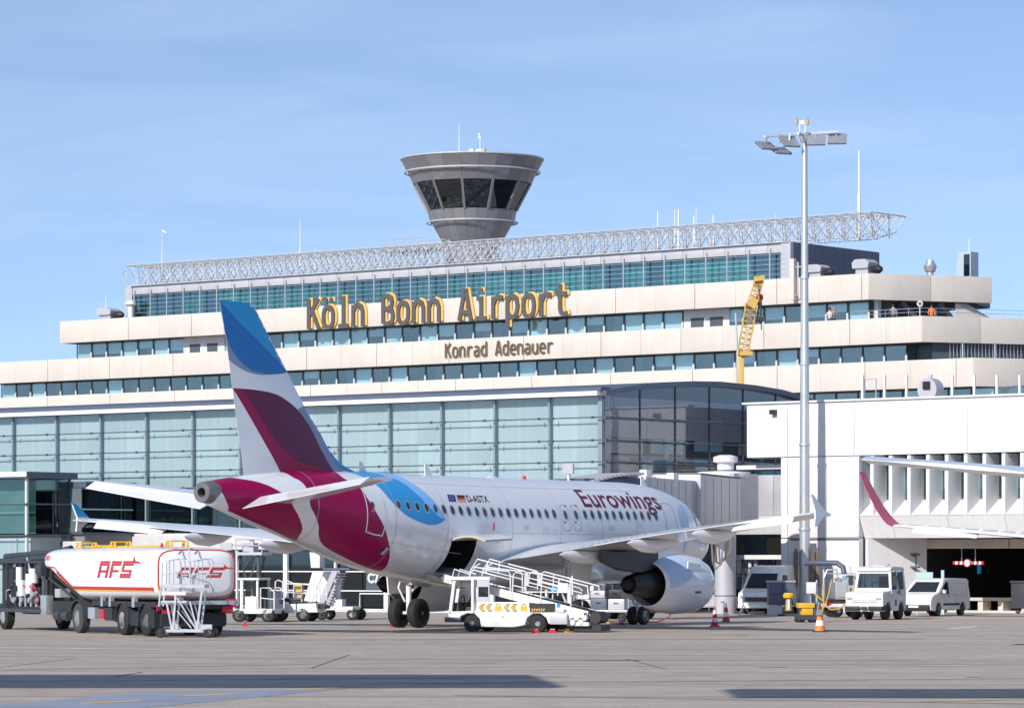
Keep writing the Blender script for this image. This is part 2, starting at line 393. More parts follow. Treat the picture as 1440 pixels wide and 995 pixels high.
gpoly('taxilane', [(-300, 944), (1800, 931), (1800, 905), (-300, 901)], 0.004, m_asph)
def gline(name, p, q, w, mat, z=0.008):
    (x0, y0), (x1, y1) = ground(*p), ground(*q); d = Vector((x1 - x0, y1 - y0)).normalized(); nx, ny = -d.y * w / 2, d.x * w / 2
    sheet(name, [(x0 - nx, y0 - ny), (x1 - nx, y1 - ny), (x1 + nx, y1 + ny), (x0 + nx, y0 + ny)], z, mat)
gline('white_line', (-60, 909), (512, 917), 0.30, m_line)
gline('white_line', (-60, 942.5), (760, 943.5), 0.22, m_line)
gline('white_line', (690, 919), (1500, 921), 0.30, m_line)
gline('white_line', (690, 941), (1500, 934.5), 0.22, m_line, 0.012)
gline('white_line', (20, 903.6), (390, 908), 0.25, m_faint)
gline('white_line', (860, 889), (1500, 894.5), 0.35, m_line)
gline('white_line', (330, 878.5), (720, 880), 0.4, m_line)
gline('white_line', (1098, 913.5), (1255, 913.2), 0.5, m_faint, 0.012)
gline('white_line', (1330, 884), (1376, 880.5), 0.4, m_line)
gline('white_line', (1240, 883.5), (1340, 885), 0.3, m_faint)
gline('yellow_line', (-20, 942), (430, 934), 0.22, m_yfaint, 0.012)
gline('yellow_line', (490, 933), (720, 929), 0.22, m_yfaint)
gline('yellow_line', (1070, 938.2), (1103, 937.6), 0.3, m_yline, 0.016)
gline('yellow_line', (1296, 986), (1520, 981), 0.24, m_yline)
gline('yellow_line', (990, 892), (1050, 893), 0.5, m_yfaint)
gline('yellow_line', (1360, 951.5), (1380, 951.3), 0.3, m_yfaint)
gpoly('blue_strip', [(-20, 993), (-20, 1010), (40, 1010), (490, 967.5), (200, 972)], 0.004, m_bluestrip)  # flat blue-grey strip across the near left apron
for p, q in (((112, 989), (200, 984.8)), ((255, 978.6), (343, 974.4)), ((402, 969.6), (482, 966.2))):
    gline('yellow_dash', p, q, 0.30, m_yline)
gline('tar_seam', (438, 939), (492, 920), 0.07, m_tar)
gline('tar_seam', (0, 938), (110, 925), 0.06, m_tar, 0.0085)
gline('tar_seam', (880, 926), (935, 940), 0.06, m_tar)
gline('tar_seam', (160, 951), (200, 944.5), 0.06, m_tar, 0.0085)
m_joint = M('bay_joint_seal', (0.15, 0.13, 0.125), 0.8, var=.2, scale=2)
m_skid = M('tyre_mark', (0.30, 0.255, 0.24), 0.85, var=.25, scale=1.2, stretch=(.3, 1, 1))
for k in range(18):                                  # sealed joints of the concrete bays
    yy = 62 + k * 7.5
    if 83 < yy < 117: continue
    sheet('bay_joint', [(-60, yy + 1.2), (60, yy - 1.2), (60, yy - 1.10), (-60, yy + 1.3)], 0.0025, m_joint)
for k in (-3, 4):
    for y0, y1 in ((60, 74),): sheet('bay_joint', [(k * 7.5 + y0 * .02, y0), (k * 7.5 + .1 + y0 * .02, y0), (k * 7.5 + .1 + y1 * .02, y1), (k * 7.5 + y1 * .02, y1)], 0.0026 if k % 2 else 0.0027, m_joint)
for p, q, w in (((-40, 958), (800, 951), .35), ((300, 926), (1500, 930), .5), ((-40, 922), (900, 928), .45), ((500, 961), (1500, 953), .3), ((200, 900), (1300, 897.5), .5), ((640, 977), (1500, 990), .3), ((-40, 893.5), (420, 897), .5)):
    gline('tyre_mark', p, q, w, m_skid, 0.0055)
# kerb along the foot of the pier
def kerb(a0, a1, c):
    mb = MB(); mb.box(a0, a1, c, c + 0.5, 0.002, 0.13); o = mb.mesh('kerb', m_lightwall)
    put('kerb', o, None, (0, 0, 0), (0, 0, -AL), kind='structure')
kerb(-185, -111.4, 142.6)

# ------------------------------------------------------------------ the terminal with its stepped concrete bands
T = bthing('terminal_building', 'stepped cream concrete airport terminal with long window bands under the control tower', 'airport terminal', -205, 250)
E3 = Vector((0.5, 0.8660254))                        # the end faces turn 60 degrees
def band(c, z0, z1, aL, aR, Lend, j0, back=14):
    a = aL; joints = [aL]; k = j0
    while k < aR - 0.5:
        if k > aL + 0.5: joints.append(k)
        k += 8.4
    joints.append(aR)
    for p, q in zip(joints, joints[1:]):
        mid = (p + q) / 2 if q - p > 6 else q - .02
        MB().box(p + 0.025, mid - .006, c, c + 0.3, z0, z1).build('concrete_panel', m_cream, T, bevel=0.012)
        if mid < q - .1: MB().box(mid + .006, q - 0.025, c + random.uniform(-.008, .008), c + 0.3, z0, z1).build('concrete_panel', m_cream, T, bevel=0.012)
    n = max(1, round(Lend / 5.6)); s = Lend / n
    for k in range(n):
        p = Vector((aR, c)) + E3 * (k * s + 0.02); q = Vector((aR, c)) + E3 * ((k + 1) * s - 0.02); nn = Vector((-E3.y, E3.x)) * 0.3
        MB().hexa([(p.x, p.y, z0), (q.x, q.y, z0), (q.x + nn.x, q.y + nn.y, z0), (p.x + nn.x, p.y + nn.y, z0),
                   (p.x, p.y, z1), (q.x, q.y, z1), (q.x + nn.x, q.y + nn.y, z1), (p.x + nn.x, p.y + nn.y, z1)]).build('concrete_panel', m_cream, T, bevel=0.02)
    if aL > -262:
        p = Vector((aL, c + 0.31)); q = p + Vector((-0.5, 0.866)) * 0.0 + Vector((0, back)); MB().box(aL, aL + 0.3, c + 0.31, c + back, z0, z1).build('concrete_panel', m_cream, T)
    e = Vector((aR, c)) + E3 * Lend
    poly = [(aL + 0.32, c + 0.31), (aR - 0.2, c + 0.31), (e.x - 1.5, e.y - .35), (e.x - 4, c + max(back, Lend * 0.9)), (aL + 0.32, c + max(back, Lend * 0.9))]
    MB().prism(poly, z0 + 0.05, z1 - 0.12, axis='z').build('floor_slab', m_soffit, T, smooth=False)
band(248, 23.95, 26.08, -257.6, -163.5, 11.3, -248.2, 16)
band(244, 20.02, 22.08, -264.5, -155.83, 26, -255.1, 22)
band(240, 16.15, 18.35, -275, -148.6, 26, -251.0, 24)
MB().box(-275, -140, 243, 262, 4, 16.0).build('lower_wall', m_interior, T)
# window rows
def frame_mesh(w, h, t=0.07, d=0.10, mats=None):
    mb = MB(); mb.box(0, t, 0, d, 0, h); mb.box(w - t, w, 0, d, 0, h); mb.box(t, w - t, 0.003, d, 0, t); mb.box(t, w - t, 0.003, d, h - t, h)
    mb.box(w - t - 0.01, w + 0.10, -0.10, 0.002, 0, h * 0.55, 1)
    return mb.mesh('window_frame', [m_dframe, m_frame])
m_room2 = M('pale_room', (0.26, 0.28, 0.27), 0.8, var=.3, scale=.8, rnd=.3); m_room3 = M('dark_room', (0.03, 0.045, 0.06), 0.8, var=.3, rnd=.3)  # room backs in a paler and a darker tone
def window_row(c, z0, z1, a0, a1, pitch, blindp, skip=()):
    w, h = pitch - 0.03, z1 - z0
    fm = frame_mesh(w, h); pm = MB().box(0.08, w - 0.08, 0.03, 0.05, 0.08, h - 0.08).mesh('pane', g_win)
    ims = [MB().quad((0, 1.3, -0.1), (w, 1.3, -0.1), (w, 1.3, h + 0.1), (0, 1.3, h + 0.1)).mesh('room', q_) for q_ in (m_interior, m_interior, m_room2, m_room3)]
    bms = [MB().box(0.1, w - 0.1, 0.16, 0.18, h * (1 - f), h - 0.06).mesh('blind', m_blind) for f in (0.95, 0.55, 0.4, 0.75)]
    o = OFF[T.name]; a = a0; i = 0
    while a + pitch < a1 + 0.3:
        if not any(p < a + pitch / 2 < q for p, q in skip):
            f = put('window', fm, T, (a - o.x, c - o.y, z0 - o.z)); put('pane', pm, f); put('room', random.choice(ims), f)
            if random.random() < blindp: put('blind', random.choice(bms), f)
        a += pitch; i += 1
w1skip = [(onwall(262, 480, 249.6)[0], onwall(313, 480, 249.6)[0]), (onwall(966, 450, 249.6)[0], onwall(1022, 450, 249.6)[0])]
window_row(249.6, 21.95, 24.0, -256.9, -164.3, 2.1, 0.78, w1skip)
window_row(245.6, 18.2, 20.06, -263.3, -156.6, 2.1, 0.3)
window_row(241.6, 14.0, 16.12, -196, -140, 2.1, 0.2)
for p, q in w1skip:
    MB().box(p - 0.3, q + 0.3, 249.55, 249.75, 21.9, 24.0).build('infill_panel', m_wallwhite, T)
    for k in range(2):
        x = p + (q - p) * (0.12 + 0.48 * k)
        MB().box(x, x + 1.3, 249.46, 249.54, 22.35, 23.3).build('vent_window', m_dframe, T)
MB().box(-258, -163.5, 251.2, 251.5, 18, 24).build('inner_wall_or_reflection', m_interior, T)
MB().box(-262, -156, 247.2, 247.5, 16, 20).build('inner_wall_or_reflection', m_interior, T)
# open terrace behind the turned corner: back wall, stair beams, railing
def e3pt(a, c, t, n=0.0): v = Vector((a, c)) + E3 * t + Vector((-E3.y, E3.x)) * n; return v.x, v.y
mb = MB(); p, q = e3pt(-163.8, 249.5, 0, 4.6), e3pt(-163.8, 249.5, 9.0, 4.6)
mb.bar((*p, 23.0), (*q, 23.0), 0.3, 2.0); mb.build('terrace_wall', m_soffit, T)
mb = MB()
for t in (2.6, 6.0): mb.bar((*e3pt(-163.5, 249, t, 0.6), 23.9), (*e3pt(-163.5, 249, t + 2.0, 0.7), 22.0), 0.5, 0.35)
mb.build('stair_beam', m_slate, T)
mb = MB(); (x0, y0), (x1, y1) = e3pt(-163.5, 248.4, 7.8, 0.3), e3pt(-163.5, 248.4, 11.4, 0.3)
mb.add([(x0, y0, 23.9), (x0, y0, 22), (x1, y1, 22), (x0 + .2, y0 + 1.6, 23.9), (x0 + .2, y0 + 1.6, 22), (x1 + .2, y1 + 1.6, 22)], [(0, 1, 2), (5, 4, 3), (0, 3, 4, 1), (1, 4, 5, 2), (2, 5, 3, 0)]); mb.build('stair_side', m_cream, T)
MB().box(-163.9, -163.55, 249.4, 249.9, 21.9, 24).build('corner_post', m_frame, T)
mb = MB()
for zz in (22.45, 22.75): mb.tube([(-163, 244.6, zz), (-156.2, 244.6, zz), (*e3pt(-156.2, 244.6, 18), zz)], 0.02, 5)
for k in range(18):
    x, y = (-163 + k * 1.1, 244.6) if k < 7 else e3pt(-156.2, 244.6, (k - 6.2) * 1.5)
    mb.cyl((x, y, 22.0), (x, y, 22.75), 0.018, n=5)
mb.build('terrace_railing', m_steel, T)
# dark grille of the middle floor round the corner
p, q = e3pt(-155.4, 245.0, 0.2, 0.6), e3pt(-155.4, 245.0, 24, 0.6)
MB().bar((*p, 19.2), (*q, 19.2), 0.1, 2.2).build('grille_back', m_dframe, T)
gm = MB().cyl((0, 0, 18.3), (0, 0, 20.3), 0.03, n=5).mesh('grille_bar', m_alum, None)
for k in range(60):
    x, y = e3pt(-155.4, 245.0, 1.6 + 0.32 * k, 0.3); put('grille_bar', gm, T, (x + 205, y - 250, 0))
MB().bar((*e3pt(-155.6, 244.6, 1.2), 20.5), (*e3pt(-155.6, 244.6, 25), 20.5), 0.06, 0.06).build('grille_rail', m_steel, T)
for k in range(8):
    x, y = e3pt(-155.6, 244.6, 3.0 + 2.9 * k); MB().cyl((x, y, 18.3), (x, y, 20.5), 0.06, n=6).build('grille_post', m_steel, T)
x, y = e3pt(-155.9, 244.2, 5.0, -0.2)
MB().box(x - 0.5, x + 0.5, y - 0.2, y + 0.2, 18.35, 18.75).build('camera_housing', m_white, T)

# ------------------------------------------------------------------ roof storey in teal glass
PH = bthing('roof_storey', 'long teal glass roof storey with grey fascia and louvre posts on top of the terminal', 'roof storey', -212, 258, 26.0)
z0, zg, zt = 26.1, 28.6, 29.42
o = OFF[PH.name]; n = 35; pit = (251.25 - 173.9) / n
fm = MB().box(0.012, pit - 0.012, 0, 0.25, zg, zt).mesh('fascia_panel', m_grey, Vector((0, 0, o.z)), bevel=0.015)
gp = MB().box(0.03, pit - 0.03, 0, 0.02, z0, zg).mesh('pane', g_teal, Vector((0, 0, o.z)))
fin = MB().box(-0.05, 0.05, -0.08, 0.04, z0, zg + 0.4).mesh('louvre_post', m_steel, Vector((0, 0, o.z)))
cols = [M('teal_room', (0.12, 0.36, 0.345), 0.8, var=0.25, scale=0.8), M('dark_teal_room', (0.05, 0.15, 0.17), 0.8, var=0.3), M('pale_teal_room', (0.30, 0.56, 0.54), 0.8, var=0.2), M('navy_room', (0.05, 0.11, 0.19), 0.8, var=0.3)]
rms = [MB().box(0, pit, 0, 0.05, z0, zg).mesh('room', c_, Vector((0, 0, o.z))) for c_ in cols]
fr = [0.35, 0.4, 0.9, 1, 0.9, 1, 0.9, 0.9, .7, .9, .8, .7, .8]
for k in range(n):
    a = -251.25 + k * pit
    put('fascia_panel', fm, PH, (a - o.x, 251.6 - o.y, 0))
    pn = put('pane', gp, PH, (a - o.x, 251.95 - o.y, 0))
    j = random.choice([0, 0, 1, 2, 1, 0, 3, 1] if k < 22 else [0, 3, 2, 2, 3, 2])
    put('room', rms[j], pn, (0, 0.35, 0))
    put('louvre_post', fin, PH, (a + 0.4 - o.x, 251.5 - o.y, 0))
mb = MB()
for k in range(6): MB().box(-251.2, -174.1, 251.42, 251.50, 26.35 + 0.42 * k, 26.375 + 0.42 * k).build('louvre_rail', m_steel, PH)
for k in range(7): MB().box(-251.2, -174.1, 252.06, 252.12, 26.3 + 0.34 * k, 26.36 + 0.34 * k).build('louvre_slat', m_dframe, PH)
fm2 = MB().box(-.04, .04, 0, .1, z0, zg).mesh('inner_mullion', m_dframe, Vector((0, 0, o.z)))
for k in range(n): put('inner_mullion', fm2, PH, (-251.25 + (k + .55) * pit - o.x, 252.13 - o.y, 0))
MB().box(-251.25, -173.9, 253.4, 264.6, z0, zt - 0.05).build('core', m_interior, PH)
MB().box(-251.4, -173.8, 251.3, 265, zt + .003, zt + 0.06).build('roof_edge', m_frame, PH)
MB().box(-252.2, -251.3, 251.6, 264.9, z0, zt).build('end_wall', m_grey, PH)
for k in range(12): MB().box(-173.88, -173.6, 251.9 + k * 1.09, 251.9 + (k + 1) * 1.09 - 0.02, z0, zt).build('side_panel', m_slate, PH)
MB().box(-174.6, -173.62, 251.45, 251.88, z0, zt).build('corner_panel', m_grey, PH)

# ------------------------------------------------------------------ lattice truss on the roof
TR = bthing('roof_truss', 'long silver lattice space truss lying along the terminal roof edge', 'lattice truss', -207, 255, 29.48)
o = OFF[TR.name]; aL, aR = -252.4, onwall(1226, 330, 252)[0]; nb = 58; pb = (aR - aL) / nb
zb, zt2 = 29.62, 31.5; cs = (251.9, 254.5, 257.1)
mb = MB()
for c in cs: mb.tube([(aL, c, zt2), (aR, c, zt2)], 0.055, 5)
mb.build('top_chord', m_truss, TR)
mb = MB()
for c in cs[:2]: mb.tube([(aL + 0.5, c + 1.3, zb), (aR - 2.3, c + 1.3, zb), (aR, c + 1.3, zb + 0.5)], 0.05, 5)
mb.build('bottom_chord', m_truss, TR)
mb = MB()
for c in cs[:2]:
    A = [(0, c, zt2), (pb, c, zt2), (0, c + 2.6, zt2), (pb, c + 2.6, zt2)]; B = (pb / 2, c + 1.3, zb)
    for q in A: mb.tube([q, B], 0.036, 4)
    mb.tube([(0, c + .02, zb + .15), (pb, c + .02, zb + .15)], .035, 4); mb.tube([(pb / 2, c + .04, zt2), (0, c + .04, zb + .15)], .03, 4); mb.tube([(pb / 2, c + .04, zt2), (pb, c + .04, zb + .15)], .03, 4); mb.tube([(pb / 2, c + 2.5, zt2), (0, c + 1.3, zb)], .03, 4)
    mb.tube([A[0], A[2]], 0.035, 4); mb.tube([A[0], A[3]], 0.025, 4)
    mb.tube([(0, c + 1.6, zt2 - .02), (pb, c + 1.6, zt2 - .02)], .025, 4); mb.tube([(0, c + 2.55, zb + .2), B], .025, 4); mb.tube([(0, c + 2.55, zb + .2), (pb, c + 2.55, zt2)], .025, 4)
    mb.tube([(0, c, zt2), (0, c + 0.05, zb + .15)], 0.03, 4); mb.tube([(0, c + 0.05, zb + .15), (pb, c, zt2)], 0.026, 4)
bay = mb.mesh('truss_bay', m_truss, Vector((0, 0, o.z)))
for k in range(nb): put('truss_bay', bay, TR, (aL + k * pb - o.x, -o.y, 0))
mb = MB()
for c, e in zip(cs, (1.3, -1.2, -1.3)): mb.tube([(aR, c, zt2), (aR, c + e, zb + .5)], 0.04, 4)
mb.tube([(aR, cs[0], zt2), (aR, cs[2], zt2)], 0.045, 4); mb.tube([(aL, cs[0], zt2), (aL, cs[2], zt2)], 0.045, 4)
mb.tube([(aL, cs[0], zt2), (aL, cs[0], zb)], 0.05, 4); mb.tube([(aL - .7, cs[0], zb + .9), (aL, cs[0], zb + .3), (aL, cs[0], zt2 - .4), (aL - .7, cs[0], zb + .9)], 0.035, 4)
mb.build('end_brace', m_truss, TR, kind='stuff')
mb = MB()
for k in range(30): mb.cyl((aL + 2 + 2.9 * k, 253.4, 29.48), (aL + 2 + 2.9 * k, 253.4, zb), 0.06, n=5)
mb.build('foot', m_truss, TR)

# ------------------------------------------------------------------ the control tower
ta, tcn = onwall(664, 222, 262)[0], 262.0
CT = bthing('control_tower', 'dark grey funnel shaped control tower with slanted windows above the terminal roof', 'control tower', ta, tcn, 28.0)
zo = 28.0
def facets(name, zA, rA, zB, rB, n, mat, depth=0.12, gap=0.02, parent=CT):
    h = math.pi / n - gap / max(rA, rB) / 2
    P = []
    for z, r in ((zA, rA), (zB, rB)):
        for rr in (r, r - depth):
            for s in (-1, 1): P.append((rr * math.sin(s * h), -rr * math.cos(s * h), z - zo))
    mb = MB(); mb.hexa([P[0], P[1], P[3], P[2], P[4], P[5], P[7], P[6]]); me = mb.mesh(name, mat)
    for k in range(n): put(name, me, parent, rot=(0, 0, 2 * math.pi * (k + 0.5) / n))
facets('rim_panel', 39.05, 6.12, 40.1, 6.68, 24, m_cab)
facets('head_panel', 37.9, 5.55, 38.95, 6.04, 24, m_cab)
facets('sill_panel', 34.35, 3.98, 35.35, 4.18, 24, m_cab)
facets('cone_panel', 32.45, 2.78, 34.28, 3.82, 24, m_cab)
facets('shaft_panel', 28.1, 2.5, 32.43, 2.5, 24, m_cab)
facets('window', 35.4, 4.16, 37.85, 5.5, 12, g_tower, 0.03, 0.10)
mb = MB()
for k in range(12):
    a = 2 * math.pi * k / 12; mb.bar((4.2 * math.sin(a), -4.2 * math.cos(a), 35.35 - zo), (5.56 * math.sin(a), -5.56 * math.cos(a), 37.9 - zo), 0.22, 0.2)
    m1 = MB(); m1.v, m1.f, m1.m, m1.s = mb.v[-8:], [[i % 8 for i in f] for f in mb.f[-6:]], mb.m[-6:], mb.s[-6:]; m1.build('mullion', m_cab, None).parent = CT
def ringtube(name, r, z, rt, mat, n=48):
    MB().tube([(r * math.sin(2 * math.pi * k / n), r * math.cos(2 * math.pi * k / n), z - zo) for k in range(n)], rt, 6, 0, True).build(name, mat, None).parent = CT
ringtube('handrail', 6.32, 38.98, 0.085, m_truss); ringtube('handrail', 4.25, 34.3, 0.075, m_truss)
mb = MB()
for k in range(24):
    a = 2 * math.pi * k / 24
    for r0, r1, z in ((5.9, 6.32, 38.98), (3.85, 4.25, 34.3)): mb.cyl((r0 * math.sin(a), r0 * math.cos(a), z - zo), (r1 * math.sin(a), r1 * math.cos(a), z - zo), 0.04, n=5)
mb.build('rail_bracket', m_truss, None).parent = CT
MB().lathe([(40.1 - zo, 6.62), (40.16 - zo, 6.74), (40.26 - zo, 6.74), (40.3 - zo, 6.5), (40.32 - zo, 0.05)], n=48).build('roof', m_grey, None).parent = CT
MB().lathe([(28.1 - zo, 2.3), (32.3 - zo, 2.4), (34.3 - zo, 3.6), (35.4 - zo, 3.6)], n=24).build('inner_core', m_interior, None).parent = CT
MB().lathe([(37.9 - zo, 5.3), (40.0 - zo, 6.3)], n=24).build('ceiling_ring', m_interior, None).parent = CT
mb = MB()                                            # desks and consoles of the cab seen as dark shapes through the glass
for k in range(8):
    a = 2 * math.pi * k / 8 + 0.3; mb.box(2.6 * math.sin(a) - .5, 2.6 * math.sin(a) + .5, 2.6 * math.cos(a) - .35, 2.6 * math.cos(a) + .35, 35.4 - zo, 36.3 - zo)
mb.box(-0.4, 0.4, -0.4, 0.4, 35.4 - zo, 38 - zo)
mb.build('console', m_tealpanel, None).parent = CT
mb = MB(); mb.cyl((0, 0, 40.3 - zo), (0, 0, 40.9 - zo), 0.35, n=10); mb.cyl((0.95, 0, 40.3 - zo), (0.95, 0, 41.1 - zo), 0.42, n=10); mb.box(-1.0, -0.4, -.3, .3, 40.3 - zo, 40.8 - zo); mb.sphere((-.05, 0, 40.95 - zo), .33)
mb.build('roof_unit', m_white, None).parent = CT
mb = MB(); mb.tube([(-1.6, 0, 40.3 - zo), (-1.6, 0, 43.8 - zo)], [0.05, 0.02], 5); mb.tube([(0.95, 0, 41 - zo), (0.95, 0, 42.4 - zo)], 0.04, 5); mb.box(0.75, 1.15, -.1, .1, 42.2 - zo, 42.3 - zo); mb.box(.85, 1.05, -.1, .1, 42.4 - zo, 42.6 - zo)
mb.build('antenna', m_white, None).parent = CT
mb = MB(); mb.box(3.4, 4.1, -3.2, -2.9, 40.3 - zo, 40.55 - zo); mb.cyl((3.9, -3.05, 40.55 - zo), (4.1, -3.05, 40.75 - zo), 0.12, n=6); mb.build('roof_camera', m_tan, None).parent = CT

# platform railing left of the tower
q0, q1 = onwall(537, 345, 256)[0], onwall(610, 345, 256)[0]
PF = bthing('roof_platform', 'small railed service platform on the roof left of the control tower', 'platform', (q0 + q1) / 2, 256, 31.5)
mb = MB(); mb.box(q0, q1, 256, 258.5, 31.5, 31.65); mb.build('deck', m_truss, PF)
mb = MB()
for c in (256, 258.5):
    for z in (32.1, 32.6): mb.tube([(q0, c, z), (q1 - 1.2, c, z), (q1, c, z - .3)], 0.03, 4)
    for k in range(7): mb.cyl((q0 + (q1 - q0) * k / 6.3, c, 31.6), (q0 + (q1 - q0) * k / 6.3, c, 32.6), 0.03, n=4)
mb.build('guard_rail', m_truss, PF)
mb = MB()
for k in range(4): mb.cyl((q0 + .3 + k * 1.4, 257, 29.48), (q0 + .3 + k * 1.4, 257, 31.5), 0.05, n=5)
mb.build('leg', m_truss, PF)

# ------------------------------------------------------------------ roof-top antennas, vents, cabins
def antenna(px, ytop, c, zb, r, label, mat=m_white, thick=None):
    a, zt_ = onwall(px, ytop, c); t = bthing('antenna_mast', label, 'antenna', a, c, zb, 'thin antenna masts on the terminal roof')
    MB().tube([(a, c, zb), (a, c, zb + (zt_ - zb) * 0.5), (a, c, zb + (zt_ - zb) * 0.52), (a, c, zt_)], [r * 1.5, r * 1.5, r, r * 0.7], 6).build('rod', mat, t)
    MB().box(a - .15, a + .15, c - .15, c + .15, zb, zb + .12).build('foot', m_truss, t)
    return t
w = antenna(228, 324, 253.5, 29.48, 0.05, 'thin mast with a small wind vane near the left end of the roof truss', m_truss)
a_, z_ = onwall(228, 324, 253.5); MB().bar((a_, 253.5, z_), (a_ + .6, 253.5, z_ - .25), 0.05, 0.12).build('wind_vane', m_white, w)
for px, yt, r, lab in ((422, 309, .045, 'tall slim white whip antenna above the truss left of the control tower'),
                       (925, 296, .06, 'white rod antenna on the truss, first of the row right of the tower'), (949, 294, .05, 'thin white rod antenna of the close pair above the truss'),
                       (954, 294, .08, 'thicker white rod antenna of the close pair above the truss'), (976, 303, .07, 'short white rod antenna just right of the close pair'),
                       (979, 291, .03, 'very thin antenna with a tiny cross arm right of the close pair'), (1003, 302, .07, 'short white rod antenna standing alone before the floodlight mast'),
                       (1208, 211, .09, 'tallest white whip antenna standing right of the floodlight mast'), (1231, 296, .04, 'small thin mast beside the tallest whip antenna'), (443, 348, .03, 'faint short rod above the truss left of the tower'), (1090, 300, .03, 'thin rod on the truss close left of the floodlight mast')):
    antenna(px, yt, 254.5, 29.48, r, lab)
antenna(149, 414, 251, 26.0, 0.04, 'thin rod beside the dark vent on the left roof terrace')
def roof_vent(px0, px1, c, zb, zt_, label):
    a0, a1 = onwall(px0, 400, c)[0], onwall(px1, 400, c)[0]; t = bthing('roof_vent', label, 'roof vent', (a0 + a1) / 2, c, zb, 'hooded vents on the terminal roof')
    m_ = a0 + (a1 - a0) * 0.62
    MB().box(a0 + .2, m_ - .1, c - .5, c + .6, zb, zb + (zt_ - zb) * .45).build('base', m_grey, t)
    MB().prism([(a0, zb + (zt_ - zb) * .45), (m_, zb + (zt_ - zb) * .45), (m_ + .1, zb + (zt_ - zb) * .8), (m_ - .3, zt_), (a0 + .25, zt_), (a0 - .05, zb + (zt_ - zb) * .8)], c - .7, c + .8).build('hood', m_grey, t)
    MB().lathe([(m_ + .12, .3), (a1 - .3, .38), (a1, .2)], (0, c, zb + .5), 'x', 12).build('blower', m_black, t)
roof_vent(143, 173, 250.5, 26.1, 27.3, 'hooded grey vent with black blower at the left end of the top terrace')
roof_vent(1140, 1172, 250.5, 26.1, 27.25, 'hooded grey vent behind the floodlight mast on the top terrace')
roof_vent(1205, 1240, 250.5, 26.1, 27.45, 'hooded grey vent at the right corner of the top terrace')
a, c = e3pt(-163.5, 250, 5.0, 1.2); t = bthing('chimney_cowl', 'silver bulbous chimney cowl above the turned top parapet', 'chimney', a, c, 26)
MB().lathe([(26, .28), (26.5, .28), (26.6, .45), (27.0, .55), (27.3, .35), (27.5, .33)], (a, c, 0), 'z', 14).build('cowl', m_alum, t)
a, c = e3pt(-163.5, 250, 8.2, 1.5); t = bthing('roof_cabin', 'narrow pale blue roof cabin with dark window at the right end of the terminal', 'roof cabin', a, c, 26)
MB().prism([(a - .7, 26), (a + .75, 26), (a + .75, 28.3), (a - .5, 28.3)], c, c + 1.2).build('shell', m_cabinblue, t)
MB().box(a + .1, a + .65, c - .05, c - .004, 26.3, 28.1).build('window', g_dark, t); MB().box(a + .1, a + .65, c - .003, c - .001, 26.3, 28.1).build('window_back', m_dframe, t)
MB().cyl((a + .3, c + .5, 28.3), (a + .3, c + .5, 29.4), .04, n=5).build('rod', m_white, t)
a = onwall(184, 430, 251)[0]; t = bthing('exhaust_pipe', 'pale bent exhaust pipe at the left end wall of the roof storey', 'exhaust pipe', a, 251, 26)
MB().cyl((a, 251, 26.05), (a, 251, 27.4), .28, n=10).build('pipe', m_wallwhite, t); MB().lathe([(27.4, .3), (27.6, .55), (27.9, .5), (28.0, .2)], (a, 251, 0), 'z', 10).build('cap', m_wallwhite, t)
a = onwall(1116, 410, 247.6)[0]; t = bthing('vent_duct', 'vertical beige duct on the top parapet beside the floodlight mast', 'duct', a, 247.6, 25)
mb = MB(); mb.box(a - .22, a + .22, 247.3, 247.7, 24.2, 27.6); mb.build('duct', m_cream, t)
mb = MB(); mb.tube([(a + .3, 247.5, 26.9), (a + .9, 247.5, 26.9)], .06, 5); mb.tube([(a + .5, 247.5, 27.3), (a + .5, 247.5, 24.6), (a - .1, 247.5, 24.4)], .07, 5); mb.build('bracket', m_truss, t)

